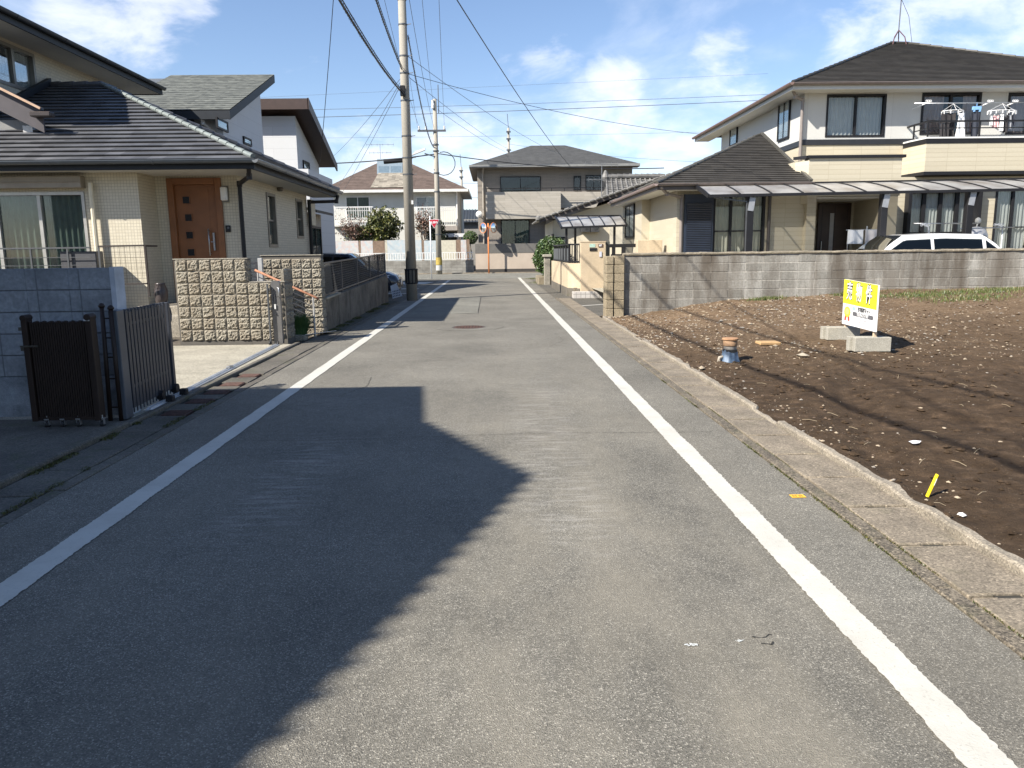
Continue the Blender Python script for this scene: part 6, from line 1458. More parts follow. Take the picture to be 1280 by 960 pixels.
# cream gate wall group
GC = concmat('weathered cream render', (.52, .42, .29), 0, .22, 1.2, .15); GCD = concmat('dark render base', (.17, .15, .12), .3, .5)
t = thing('garden_wall', 'weathered cream rendered garden wall with chamfered corner beside the road', 'wall', (2.6, 28.5, 0))
F0 = [(2.44, 32.4), (2.50, 26.0), (2.87, 25.35)]
def wallpoly(mb, pts, z0, z1, th=.14, o=0):
    for (a, b_) in zip(pts, pts[1:]):
        d = (Vector(b_) - Vector(a)).normalized(); nn = Vector((-d.y, d.x)); nn = nn if nn.x > 0 else -nn
        mb.prism([(a[0] - nn.x * o, a[1] - nn.y * o, z0), (b_[0] - nn.x * o, b_[1] - nn.y * o, z0), (b_[0] - nn.x * o, b_[1] - nn.y * o, z1), (a[0] - nn.x * o, a[1] - nn.y * o, z1)], (nn.x * th, nn.y * th, 0))
mb = MB(); wallpoly(mb, F0, .28, 1.10); mb.build('render_body', GC, t)
mb = MB(); wallpoly(mb, F0, -.05, .28, .16, .02); mb.build('plinth', GCD, t)
t = thing('metal_fence', 'dark metal fence on top of the cream garden wall', 'fence', (2.6, 28.5, 1.1))
zf1 = W(700, 306, 27)[1]
F1 = [(2.52, 32.3), (2.57, 26.05), (2.92, 25.42)]
mb = MB()
for (a, b_) in zip(F1, F1[1:]): mb.bar((*a, zf1), (*b_, zf1), .05, .05); mb.bar((*a, 1.15), (*b_, 1.15), .05, .05)
mb.build('rails', BLACK, t)
mb = MB(); mb.bar((2.53, 32.3, 1.38), (2.585, 26.05, 1.38), .02, .42); mb.build('screen_panel', plain('dark grey screen', (.07, .075, .08), .5), t)
mb = MB()
for k_ in range(7): y = 32.2 - k_ * 1.02; mb.box(2.53, 2.60, y - .03, y + .03, 1.10, zf1 + .03)
for k_ in range(6): f = k_ / 5; x, y = 2.57 + .35 * f, 26.05 - .63 * f; mb.box(x - .015, x + .015, y - .015, y + .015, 1.1, zf1)
mb.build('uprights', BLACK, t)
gp = thing('gate_pillar', 'cream gate pillar with mailbox slot, number plate and intercom', 'gate pillar', (3.25, 25.3, 0))
x0, z1 = W(726, 303, 25.2); x1, _ = W(757, 303, 25.2)
mb = MB(); mb.box(x0, x1, 25.2, 25.5, .14, z1); mb.build('render_body', GC, gp, bevel=.012); mb = MB(); mb.box(x0 - .01, x1 + .01, 25.19, 25.51, z1, z1 + .03); mb.build('cap', GC, gp)
def plate(nm, a, b_, c, d, y, mat, par, th=.02): xa_, za_ = W(a, b_, y); xb_, zb2 = W(c, d, y); mb = MB(); mb.box(xa_, xb_, y - th, y, zb2, za_); return mb.build(nm, mat, par)
plate('mail_slot', 737, 310, 746, 313.6, 25.2, BLACK, gp); plate('green_sticker', 737, 305, 744, 309, 25.2, plain('pale green sticker', (.36, .52, .44), .6, var=.3, scale=25), gp, .008)
hp = plate('number_plate', 748, 305, 753.5, 308.8, 25.2, plain('dark brown plate', (.08, .045, .035), .5), gp)
x, z = W(750.7, 306.9, 25.17); text_mb('87', .085, WINK, hp, (x, 25.175, z), ROT_NEGY, 'house_number', .002)
ic = plate('intercom', 749.3, 314.5, 752, 321, 25.2, plain('pale intercom', (.50, .52, .60), .4), gp, .03)
plate('side_post', 757.3, 302, 762, 322, 25.35, plain('dark post', (.05, .055, .05), .6), gp, .02)
st = thing('entrance_step', 'white tiled step at the foot of the cream gate pillar', 'step', (3.2, 24.9, 0)); x0, z1 = W(717, 366, 24.7); x1, z0 = W(757, 374, 24.7)
mb = MB(); mb.box(x0, x1 + .2, 24.7, 25.19, -.05, z1 + .02); mb.build('step_body', brickwall('white step tile', (.50, .47, .43), (.55, .52, .48), (.22, .20, .18), .15, .13, .014, 0, .6, .4), st)
mb = MB(); mb.box(x0 + .1, x1 + 1.4, 25.52, 26.4, -.05, .3); mb.build('landing', CONC, st)
x0, z1 = W(764, 305, 26.0); x1, z0 = W(796, 309, 26.0)
g = thing('driveway_gate', 'black metal gate with heavy top beam between the cream pillars', 'gate', (4.3, 26, 0)); mb = MB(); mb.box(x0 - .1, x1, 25.97, 26.05, z0, z1); mb.build('top_beam', BLACK, g)
for (a, b_) in ((765, 767.5), (777, 782)): xa_, xb_ = W(a, 310, 26)[0], W(b_, 310, 26)[0]; mb = MB(); mb.box(xa_, xb_, 25.98, 26.04, .1, z0); mb.build('upright', BLACK, g)
mb = MB()
for k_ in range(12): x = x0 + .05 + k_ * .06; mb.box(x, x + .015, 26.0, 26.02, .3, z0 - .25)
mb.box(x0, x0 + .75, 25.99, 26.03, z0 - .28, z0 - .22); mb.build('bars', BLACK, g)
x0, z1 = W(797, 300, 23.5); x1, _ = W(828, 300, 23.5); mb = MB(); mb.box(x0, x1, 23.5, 23.8, -.05, z1)
tag(mb.build('gate_pillar', GC, bevel=.012), 'plain cream gate pillar standing behind the left end of the grey block wall', 'gate pillar')
pl = thing('stone_post', 'slim stone post with cap beside the hedge and the cream wall', 'post', (2.6, 34.9, 0)); x, _ = W(684, 350, 34.9); _, z1 = W(684, 318, 34.9)
mb = MB(); mb.box(x - .14, x + .14, 34.76, 35.04, -.05, z1 - .12); mb.build('shaft', concmat('grey stone post', (.36, .33, .27), .2, .4), pl, bevel=.02); mb = MB(); mb.box(x - .2, x + .2, 34.7, 35.1, z1 - .12, z1); mb.build('cap', concmat('grey stone cap', (.40, .37, .30), .2, .3), pl, bevel=.02)
mb = MB(); mb.box(2.85, 2.9, 32.5, 34.7, -.05, 1.25); tag(mb.build('screen_fence', plain('dark brown timber', (.06, .045, .035), .8)), 'dark timber fence between the stone post and the cream wall', 'fence')
mb = MB(); mb.box(2.05, 2.95, 35.2, 37.5, -.05, .35); tag(mb.build('planter_wall', concmat('mossy planter', (.30, .25, .17), .4, .4), bevel=.03), 'low mossy planter edge under the clipped hedge', 'planter')
# ------------------------------------------------------------------ large cream house on the right
sheet('house_lot', [(3.2, 18.0), (40, 18.0), (40, 40), (3.2, 40)], .30, CONCL)
HB = thing('house', 'large cream and white two storey house with dark brown roof behind the carport, right', 'house', (12, 27, .3))
PAN = brickwall('white panel siding', (.52, .515, .485), (.54, .535, .505), (.44, .43, .40), .91, 3.1, .014, 0, .6, .3, grain=.04)
YT = brickwall('cream yellow long tile', (.48, .43, .32), (.53, .48, .365), (.42, .365, .26), .91, .13, .012, 0, .55, .4, grain=.05)
BROOF = roofmat('dark brown slate', (.050, .046, .040), .35, .7, .2, .3)
GUTB = plain('brown gutter', (.16, .13, .115), .4)
# single storey wing
EX1, EY1, EZ1 = 4.55, 21.7, 3.30
a1x, a1z = 8.8, W(950, 168, 26.0)[1]; ap = (8.8, 26.0, a1z)
mb = MB(); slope(mb, (EX1, EY1, EZ1), (8.85, EY1, EZ1), (8.85, 26.0, a1z), (8.8, 26.0, a1z), .16, .022)
slope(mb, (EX1, 30.3, EZ1), (EX1, EY1, EZ1), (8.8, 26.0, a1z), (8.8, 26.05, a1z), .16, .012); mb.quad((EX1, 30.3, EZ1), (9.8, 30.3, EZ1), (8.82, 26.05, a1z), (8.8, 26.05, a1z))
r1 = mb.build('wing_roof', BROOF, HB)
mb = MB(); caps(mb, (EX1, EY1, EZ1 + .03), ap, .045, .4); caps(mb, (EX1, 30.3, EZ1 + .03), ap, .045, .4); mb.bar((8.86, EY1 + .05, EZ1 + .06), (8.86, 26.0, a1z + .05), .09, .05); mb.build('hip_cap', plain('brown metal flashing', (.12, .115, .10), .4, .4), r1)
x, z = W(924, 196, 24.3); mb = MB(); mb.obox((x, 24.3, z), (.32, .2, .05), 0, .42); mb.build('roof_vent', BLACK, r1)
mb = MB(); mb.box(EX1 + .02, 8.9, EY1 + .04, EY1 + .08, EZ1 - .16, EZ1); mb.box(EX1 + .02, EX1 + .06, EY1 + .081, 30.3, EZ1 - .16, EZ1); mb.build('wing_fascia', plain('dark brown fascia', (.085, .07, .062), .5), HB)
gutter(HB, (EX1 - .04, EY1 - .03, EZ1), (8.9, EY1 - .03, EZ1), .055, GUTB); gutter(HB, (EX1 - .04, EY1 - .09, EZ1), (EX1 - .04, 30.3, EZ1), .055, plain('pinkish brown gutter', (.30, .23, .21), .4))
mb = MB(); mb.box(EX1 + .06, 8.9, EY1 + .081, 22.4, EZ1 - .15, EZ1 - .12); mb.box(EX1 + .06, 5.2, 22.4, 30.2, EZ1 - .15, EZ1 - .12); mb.build('wing_soffit', SOFFIT, HB)
WXB = W(846, 260, 22.4)[0]; xs0 = W(855, 248, 22.4)[0]; xs1 = W(892, 248, 22.4)[0]; xw1 = W(957, 248, 22.4)[0]; zt = W(900, 243, 22.4)[1]
YT2 = brickwall('cream yellow side tile', (.48, .43, .325), (.52, .47, .36), (.50, .44, .32), .91, .13, .012, 0, .55, .3, grain=.05)
mb = MB(); wall_mb(mb, '-y', 22.4, WXB, 9.1, .2, EZ1 - .12, [(xs1, xw1, .55, zt)]); mb.build('wing_front_wall', YT, HB)
mb = MB(); wall_mb(mb, '-x', WXB, 22.4, 26.2, .2, EZ1 - .12); mb.box(WXB - .28, WXB + .05, 26.2, 30.0, .2, EZ1 - .12); mb.build('wing_side_wall', YT2, HB)
ya, za = WX(783, 258, WXB - .28); yb, zb_ = WX(793.5, 297, WXB - .28); flatwin(HB, '-x', WXB - .28, yb, ya, zb_, za, BLACK, CURW, 2)
xd = W(842, 240, 22.3)[0]; spout(HB, [(EX1 + .1, 21.7, EZ1 - .08), (EX1 + .35, 22.0, EZ1 - .25), (WXB + .12, 22.34, EZ1 - .32), (WXB + .12, 22.34, .3)], .045, plain('brown grey pipe', (.22, .19, .17), .4))
# black roller shutter
zt_s = W(872, 243, 22.4)[1]; NB = plain('blue black shutter', (.022, .030, .048), .35)
sh = MB(); sh.box(xs0, xs1 - .02, 22.30, 22.40, .4, zt_s); sho = sh.build('shutter_frame', NB, HB); sh = MB(); z = .45
while z < zt_s - .3: sh.prism([(xs0 + .06, 22.285, z), (xs0 + .06, 22.262, z + .035), (xs0 + .06, 22.299, z + .068)], (xs1 - xs0 - .14, 0, 0)); z += .05
sh.build('shutter_slats', NB, sho)
window(HB, '-y', 22.4, xs1, xw1, .55, zt, BLACK, 3, CURB, .06, mid=W(900, 289, 22.4)[1])
x0, x1 = W(958, 250, 22.3)[0], W(963, 250, 22.3)[0]; spout(HB, [((x0 + x1) / 2 + .05, 22.32, EZ1 - .2), ((x0 + x1) / 2 + .05, 22.32, .3)], .05, plain('dark pipe', (.07, .06, .055), .4))
# entrance block with parapet
YB = 22.2
bx0, bz1 = W(1012, 198, YB); bx1, _ = W(1128, 198, YB); _, bz0 = W(1060, 240, YB)
bz0 = 2.95
po0, po1 = W(1019.5, 270, YB)[0], W(1103, 270, YB)[0]; px1 = W(1121, 270, YB)[0]
mb = MB(); mb.box(bx0, bx1, YB, 25.3, bz0, bz1); mb.build('entrance_parapet', YT, HB)
mb = MB(); mb.prism([(bx0 - .25, YB + .4, bz0 - .2), (bx0 - .002, YB + .002, bz0 - .2), (bx0 - .002, YB + .002, bz1 - .05), (bx0 - .25, YB + .4, bz1 - .05)], (.0, 2.4, 0)); mb.build('entrance_return', YT2, HB)
mb = MB(); mb.box(bx0 - .06, bx1 + .08, YB - .06, YB + .3, bz1 + .002, bz1 + .08); mb.bar((bx0 - .28, YB + .4, bz1 + .04), (bx0 - .04, YB + .03, bz1 + .04), .10, .08); mb.build('parapet_cap', BLACK, HB)
mb = MB(); mb.box(bx0, po0, YB, 25.2, .25, bz0 - .002); mb.build('left_pier', YT, HB); mb = MB(); mb.box(po1, px1, YB, 25.2, .25, bz0 - .002); mb.build('right_pier', YT2, HB)
mb = MB(); mb.box(po0, po1, 24.0, 24.1, .25, bz0); mb.build('porch_back_wall', YT, HB)
ddx0, ddx1 = W(1022, 270, 23.95)[0], W(1063, 270, 23.95)[0]; DKW = plain('dark walnut door', (.035, .018, .012), .4, 0, .3, 5)
mb = MB(); mb.box(ddx0, ddx1, 23.90, 24.0, .4, 2.85); dd = mb.build('entrance_door', DKW, HB, bevel=.01); xm = ddx0 + (ddx1 - ddx0) * .42
mb = MB()
for k_ in range(3): x = ddx0 + .12 + (ddx1 - ddx0 - .24) * k_ / 2; mb.box(x - .006, x + .006, 23.893, 23.90, .5, 2.75)
mb.build('door_groove', BLACK, dd); mb = MB(); mb.box(xm - .06, xm + .06, 23.888, 23.899, 1.3, 2.55); mb.build('door_light', plain('frosted strip', (.35, .35, .36), .3), dd); mb = MB(); mb.tube([(ddx0 + .12, 23.85, 1.2), (ddx0 + .12, 23.85, 1.7)], .014, 8); mb.build('pull_handle', ALU, dd)
mb = MB(); mb.box(bx0, px1, YB + .1, 24.0, bz0 - .06, bz0 - .01); mb.build('porch_ceiling', SOFFIT, HB)
mb = MB(); mb.box(bx0 - .3, px1 + .2, 21.3, 24.0, .25, .42); mb.build('porch_floor', CONC, HB)
# right ground floor wall and bay
GY = 24.55; gx0 = px1; gx1 = 21.0; zt3 = W(1200, 226, GY)[1] + .3
b0, b1 = W(1131, 250, GY)[0], W(1222, 250, GY)[0]; c0, c1 = W(1244, 250, GY)[0], W(1290, 250, GY)[0]; bt = W(1180, 238, GY)[1]; bb = W(1180, 294, GY)[1]
mb = MB(); wall_mb(mb, '-y', GY, gx0, gx1, .2, W(1200, 214, 24.1)[1] - .12, [(b0, b1, bb, bt + .05), (c0, c1, .5, bt + .05)]); mb.build('ground_wall', YT, HB)
window(HB, '-y', GY, b0, b1, bb, bt + .05, BLACK, 4, CURW, .10, proud=.25, gap=None); window(HB, '-y', GY, c0, c1, .5, bt + .05, BLACK, 2, CURW, .07, mid=W(1260, 284, GY)[1])
mb = MB(); mb.box(b0 - .1, b1 + .1, GY - .35, GY - .26, bb - .10, bb - .02); mb.build('bay_sill', BLACK, HB)
spout(HB, [(gx0 + .12, GY - .08, 3.6), (gx0 + .12, GY - .08, .3)], .05, CHAR)
# upper storey
UY = 25.3; ux0 = W(1003, 180, UY)[0]; ux1 = 24.0; uz0 = 3.4; UEZ = 6.5; EXb, EYb = 9.28, 24.6
w1 = (W(1034, 118, UY), W(1105, 171, UY)); w2 = (W(1153, 116, UY), W(1223, 168, UY)); w3 = (W(1261, 116, UY), W(1310, 168, UY))
bzb = W(1080, 181, UY)[1]; bzt = W(1080, 174, UY)[1]
mb = MB(); wall_mb(mb, '-y', UY, ux0, ux1, bzt, UEZ - .14, [(a[0], b_[0], b_[1], a[1]) for a, b_ in (w1, w2, w3)]); mb.build('upper_front_wall', PAN, HB)
mb = MB(); wall_mb(mb, '-y', UY, ux0, ux1, uz0 - .4, bzb); mb.build('upper_front_tile', YT, HB)
l1 = (WX(975, 128, ux0), WX(987, 172, ux0)); l2 = (WX(914, 156, ux0), WX(922, 180, ux0))
mb = MB(); wall_mb(mb, '-x', ux0, UY, 34.3, bzt, UEZ - .14); mb.build('upper_side_wall', PAN, HB); mb = MB(); wall_mb(mb, '-x', ux0, UY, 34.3, uz0 - .4, bzb); mb.build('upper_side_tile', YT2, HB)
mb = MB(); mb.box(ux0 - .03, ux1, UY - .03, UY + .1, bzb + .001, bzt - .001); mb.box(ux0 - .031, ux0 + .1, UY + .11, 34.3, bzb + .001, bzt - .001); mb.build('band', plain('black band course', (.022, .023, .026), .4), HB)
for (a, b_) in (l1, l2): flatwin(HB, '-x', ux0, a[0], b_[0], b_[1], a[1], BLACK, CURW, 2 if a is l1[0] else 1)
window(HB, '-y', UY, w1[0][0], w1[1][0], w1[1][1], w1[0][1], BLACK, 2, CURW, .06, mid=None)
CURP = plain('dusty pink curtain', (.42, .32, .30), .9, var=.1)
window(HB, '-y', UY, w2[0][0], w2[1][0], w2[1][1], w2[0][1], BLACK, 2, CURP, .07, gap=(w2[0][0] + .8, w2[1][0] - .5)); window(HB, '-y', UY, w3[0][0], w3[1][0], w3[1][1], w3[0][1], BLACK, 2, CURP, .07)
ax2 = EXb + 5.86; ay2 = EYb + 5.86; az2 = W(1112, 55, ay2)[1]; rx2 = W(1135, 55, ay2)[0]; BYb = EYb + 11.72; BXb = rx2 + 5.86
mb = MB(); slope(mb, (EXb, EYb, UEZ), (BXb, EYb, UEZ), (rx2, ay2, az2), (ax2, ay2, az2), .19, .022); slope(mb, (EXb, BYb, UEZ), (EXb, EYb, UEZ), (ax2, ay2, az2), (ax2, ay2 + .01, az2), .19, .012)
mb.quad((BXb, EYb, UEZ), (BXb, BYb, UEZ), (rx2, ay2, az2), (rx2, ay2, az2)); mb.quad((EXb, BYb, UEZ), (BXb, BYb, UEZ), (rx2, ay2, az2), (ax2, ay2, az2)); r2 = mb.build('main_roof', BROOF, HB)
mb = MB(); caps(mb, (EXb, EYb, UEZ + .03), (ax2, ay2, az2 + .03), .05, .4); caps(mb, (ax2, ay2, az2 + .03), (rx2, ay2, az2 + .03), .06, .4); caps(mb, (BXb, EYb, UEZ + .03), (rx2, ay2, az2 + .03), .05, .4); mb.build('ridge_cap', plain('dark ridge metal', (.06, .057, .05), .5, .3), r2)
mb = MB(); mb.box(EXb + .03, BXb, EYb + .05, EYb + .09, UEZ - .18, UEZ); mb.box(EXb + .03, EXb + .07, EYb + .091, BYb, UEZ - .18, UEZ); mb.build('main_fascia', SOFFIT, HB)
gutter(HB, (EXb - .05, EYb - .02, UEZ), (BXb, EYb - .02, UEZ), .065, GUTB); gutter(HB, (EXb - .05, EYb - .1, UEZ), (EXb - .05, BYb, UEZ), .065, plain('reddish brown gutter', (.20, .13, .11), .4))
mb = MB(); mb.box(EXb + .07, BXb, EYb + .09, UY, UEZ - .17, UEZ - .14); mb.box(EXb + .07, ux0, UY, BYb, UEZ - .17, UEZ - .14); mb.build('main_soffit', SOFFIT, HB)
spout(HB, [(EXb + .15, 25.0, UEZ - .1), (EXb + .3, 25.1, UEZ - .3), (ux0 - .1, UY - .1, UEZ - .4), (ux0 - .1, UY - .1, 3.95)], .05, plain('brown grey pipe', (.22, .19, .17), .4))
# balcony
BY0 = 24.1; q0 = W(1158, 180, BY0)[0]; q1 = 22.5; zt4 = W(1200, 179, BY0)[1]; zb4 = W(1200, 214, BY0)[1]; ztc = W(1200, 171, BY0)[1]; s0 = W(1137, 185, 24.9)[0]
def balc(mb, z0, z1, o=0): mb.prism([(q0 - o, BY0 - o, z0), (q1, BY0 - o, z0), (q1, UY - .01, z0), (s0 - o, UY - .01, z0), (s0 - o, 24.9 - o, z0)], (0, 0, z1 - z0))
mb = MB(); balc(mb, zb4, zt4); mb.build('balcony_body', YT, HB)
mb = MB(); balc(mb, zt4 + .002, ztc - .05, .015); mb.build('balcony_band', BLACK, HB)
mb = MB(); balc(mb, ztc - .048, ztc, .03); mb.build('balcony_ledge', WHITE, HB); mb = MB(); balc(mb, zb4 - .1, zb4 - .002, .02); mb.build('balcony_underside', BLACK, HB)
zr = W(1200, 151, BY0)[1]; RP = [(s0 + .1, 24.9), (q0 + .05, BY0 + .06), (q1, BY0 + .06)]
mb = MB()
for a, b_ in zip(RP, RP[1:]): mb.bar((*a, zr), (*b_, zr), .05, .05); mb.bar((*a, zr - .2), (*b_, zr - .2), .025, .03)
mb.bar((s0 + .1, 24.9, zr), (s0 + .1, UY, zr), .05, .05); mb.build('balcony_rail', BLACK, HB)
for (x, y) in [(s0 + .1, 24.9)] + [(q0 + .05 + i * 1.6, BY0 + .06) for i in range(6)]: mb = MB(); mb.box(x - .02, x + .02, y - .02, y + .02, ztc, zr); mb.build('rail_post', BLACK, HB)
# ridge antenna
x, z0 = W(1114, 56, ay2); t = thing('roof_antenna', 'tall thin television antenna on a red footed tripod on the big brown roof', 'antenna', (x + .25, ay2, z0)); x += .25
AM = plain('antenna metal', (.25, .25, .25), .4, .7); z1 = W(1117, -8, ay2)[1]
mb = MB(); mb.tube([(x, ay2, z0 + .45), (x + .02, ay2, z1)], .022, 6); mb.build('mast', AM, t)
for k_, (a, b_) in enumerate(((-.28, -.15), (.28, -.15), (-.1, .25), (.15, .25))): mb = MB(); mb.tube([(x + a, ay2 + b_, z0 - .12), (x + a * .7, ay2 + b_ * .7, z0 + .25), (x, ay2, z0 + .52)], .02, 6); mb.build('leg', plain('rusty tripod', (.12, .06, .06), .6), t)
mb = MB(); mb.bar((x - .5, ay2, z1 - .12), (x + .6, ay2, z1 - .05), .02); [mb.bar((x - .45 + i * .16, ay2 - .2, z1 - .1), (x - .45 + i * .16, ay2 + .2, z1 - .1), .01) for i in range(7)]; mb.build('crossbar', AM, t)
mb = MB(); mb.tube([(x, ay2, z1 - .15), (x + .35, ay2, z0 + 1.0), (x + .55, ay2, z0 + .0)], .008, 4); mb.build('lead_cable', BLACK, t)
# long carport canopy
f0 = W(886, 244, 20.0); f1 = W(1280, 236, 20.0); k0 = W(868, 232, 22.0); k1 = W(1280, 221, 22.0); k_ = (f1[1] - f0[1]) / (f1[0] - f0[0]); XR = f1[0] + 4
BRK = plain('light grey bracket', (.34, .35, .37), .4, .4)
pl_ = [(W(937, 260, 20.15)[0], 20.15, f0[1] - .05), (W(1104, 260, 20.15)[0], 20.15, f0[1] - .0), (W(1211, 260, 20.15)[0], 20.15, f0[1] + .03), (XR - .3, 20.15, f0[1] + .1)]
cp = canopy('carport_canopy', 'long low hazy polycarbonate carport canopy on black posts in front of the cream house', [(f0[0], 20.0, f0[1]), (XR, 20.0, f0[1] + (XR - f0[0]) * k_), (XR, 22.0, k0[1] + .1), (k0[0], 22.0, k0[1])], 15, pl_, zg=.3, pr=.085)
for (x, y, z) in pl_[:3]: mb = MB(); mb.obox((x + .02, y - .09, z - .18), (.15, .02, .34), 0, 0, .15); mb.build('bracket', BRK, cp)
x, z = W(938, 275, 20.08); mb = MB(); mb.bar((W(893, 247, 20.1)[0], 20.1, W(893, 247, 20.1)[1]), (W(935, 252, 20.1)[0], 20.1, W(935, 252, 20.1)[1]), .03); mb.bar((W(934, 252, 20.1)[0], 20.1, W(934, 252, 20.1)[1]), (W(933, 312, 20.1)[0], 20.1, .35), .05); mb.build('side_drain', GREYM, cp)
# ---- laundry
WP = plain('white plastic hanger', (.75, .75, .74), .5); STEEL = plain('stainless pole', (.55, .56, .57), .3, .8)
def pole_(name, label, p, q, r=.016): mb = MB(); mb.tube([p, q], r, 8); return tag(mb.build(name, STEEL, smooth=True), label, 'laundry pole')
zP = W(1180, 129, 24.7)[1]; xP0, xP1 = W(1143, 129, 24.7)[0], W(1290, 129, 24.7)[0]
pole_('laundry_pole', 'steel laundry pole hung above the balcony railing', (xP0, 24.7, zP), (xP1, 24.7, zP))
for i, (a, lab) in enumerate(((1160, 'white pole bracket at the left end of the balcony laundry pole'), (1237, 'white pole bracket in the middle of the balcony laundry pole'), (1268, 'white pole bracket at the right of the balcony laundry pole'))):
    x, z = W(a, 128, 24.75); mb = MB(); mb.bar((x - .25, 25.2, z - .12), (x + .05, 24.7, z + .02), .022, .03)
    for k_ in range(3): mb.tube([(x - .08 + k_ * .06 + .03 * math.cos(t_), 24.68, z + .03 + .03 * math.sin(t_)) for t_ in [i_ * PI / 4 for i_ in range(9)]], .01, 4)
    tag(mb.build('pole_bracket', WP), lab, 'bracket', 'pole brackets on the balcony')
def cloth(name, label, cat, x, y, ztop, w, h, mat, flare=0.0, seed=1, legs=False, group=None):
    mb = MB()
    def sheet_(x0, x1, zt_, zb_2, ph):
        for off in (-.012, .012):
            mb.grid(12, 10, lambda a, b_: (x0 + (x1 - x0) * a + flare * (a - .5) * (1 - b_), y + off + .03 * math.sin(a * 9 + ph + b_ * 1.5) * (1 - b_ * .6), zb_2 + (zt_ - zb_2) * b_ - .02 * math.sin(a * PI) * (b_ > .9)))
    if legs: sheet_(x, x + w, ztop, ztop - h * .3, seed); sheet_(x, x + w * .46, ztop - h * .3, ztop - h, seed); sheet_(x + w * .54, x + w, ztop - h * .3, ztop - h * .97, seed + 2)
    else: sheet_(x, x + w, ztop, ztop - h, seed)
    return tag(mb.build(name, mat, smooth=True), label, cat, group)
def wx(a, b_, y=24.7): return W(a, b_, y)
DKC = plain('dark trousers cloth', (.022, .020, .022), .9); DKN = plain('navy cloth', (.03, .035, .05), .9); WHC = plain('white cotton', (.78, .78, .77), .9); PKC = plain('pink cloth', (.62, .38, .38), .9, var=.4, scale=20)
def hanger_ring(name, label, px0, px1, py, y=24.7, pegs=9, mat=WP):
    x0, z = wx(px0, py, y); x1, _ = wx(px1, py, y); t = thing(name, label, 'laundry hanger', ((x0 + x1) / 2, y, z)); xm = (x0 + x1) / 2; rx = (x1 - x0) / 2
    mb = MB(); mb.tube([(xm + rx * math.cos(a / 16 * 2 * PI), y + .2 * math.sin(a / 16 * 2 * PI), z) for a in range(17)], .012, 5); mb.build('frame', mat, t)
    mb = MB(); mb.tube([(xm, y, zP - .01), (xm, y, z + .22)], .012, 5); [mb.tube([(xm, y, z + .22), (xm + rx * c_, y + .2 * s_, z)], .006, 4) for c_, s_ in ((1, 0), (-1, 0), (0, 1), (0, -1))]; mb.build('hook', mat, t)
    mb = MB()
    for k_ in range(pegs): a = 2 * PI * k_ / pegs; mb.obox((xm + rx * math.cos(a), y + .2 * math.sin(a), z - .05), (.02, .02, .09))
    mb.build('peg', mat, t); return t
hanger_ring('peg_hanger', 'white peg hanger holding dark trousers and a white shirt over the balcony rail', 1178, 1204, 139)
hanger_ring('peg_hanger', 'white peg hanger crowded with pink and black small laundry at the right of the balcony', 1235, 1270, 139, pegs=14)
x, z = wx(1176, 142); cloth('trousers', 'dark trousers hanging leftmost on the balcony', 'trousers', x, 24.65, z, .28, 1.0, DKC, legs=True)
x, z = wx(1186, 141); cloth('trousers', 'dark trousers hanging second from the left, behind the railing of the balcony', 'trousers', x, 24.78, z, .26, .95, plain('charcoal cloth', (.035, .032, .032), .9), legs=True)
x, z = wx(1198, 141); cloth('shirt', 'white shirt hanging between the dark trousers and the navy towel', 'shirt', x, 24.66, z, .18, .75, WHC, .12, 3)
x, z = wx(1215.5, 138); cloth('towel', 'long navy towel hanging from the blue hanger on the balcony', 'towel', x, 24.7, z, .24, .82, DKN, 0, 5)
x0, z = wx(1216, 134); x1, _ = wx(1226, 134); t = thing('blue_hanger', 'light blue clip hanger on the balcony laundry pole', 'laundry hanger', (x0, 24.7, z)); BLU = plain('light blue plastic', (.22, .42, .70), .4); mb = MB(); mb.box(x0, x1, 24.66, 24.74, z - .08, z + .02); mb.box(x0 + .02, x0 + .06, 24.65, 24.75, z - .14, z - .08); mb.box(x1 - .06, x1 - .02, 24.65, 24.75, z - .14, z - .08); mb.build('clip_bar', BLU, t); mb = MB(); mb.tube([((x0 + x1) / 2, 24.7, z), ((x0 + x1) / 2, 24.7, zP + .02)], .012, 5); mb.build('hook', BLU, t)
rnd = random.Random(12)
items = [(1238, 144, .10, .3, WHC, 'small white cloth pegged at the far left of the crowded hanger', 'cloth'), (1243, 144, .16, .36, PKC, 'pink patterned shirt pegged on the crowded hanger', 'shirt'), (1250, 143, .08, .5, WHC, 'narrow white sock pair pegged in the middle of the crowded hanger', 'socks'), (1254, 145, .18, .5, DKC, 'black shorts pegged on the crowded hanger', 'shorts'), (1262, 143, .10, .42, plain('grey cloth', (.25, .26, .28), .9), 'grey cloth pegged toward the right of the crowded hanger', 'cloth'), (1266, 143, .10, .35, DKN, 'small navy cloth pegged at the right end of the crowded hanger', 'cloth')]
for (a, b_, w_, h_, mt, lab, cat) in items: x, z = wx(a, b_); cloth(cat if cat != 'cloth' else 'small_cloth', lab, cat, x, 24.64 + rnd.random() * .15, z, w_, h_, mt, 0, rnd.random() * 5)
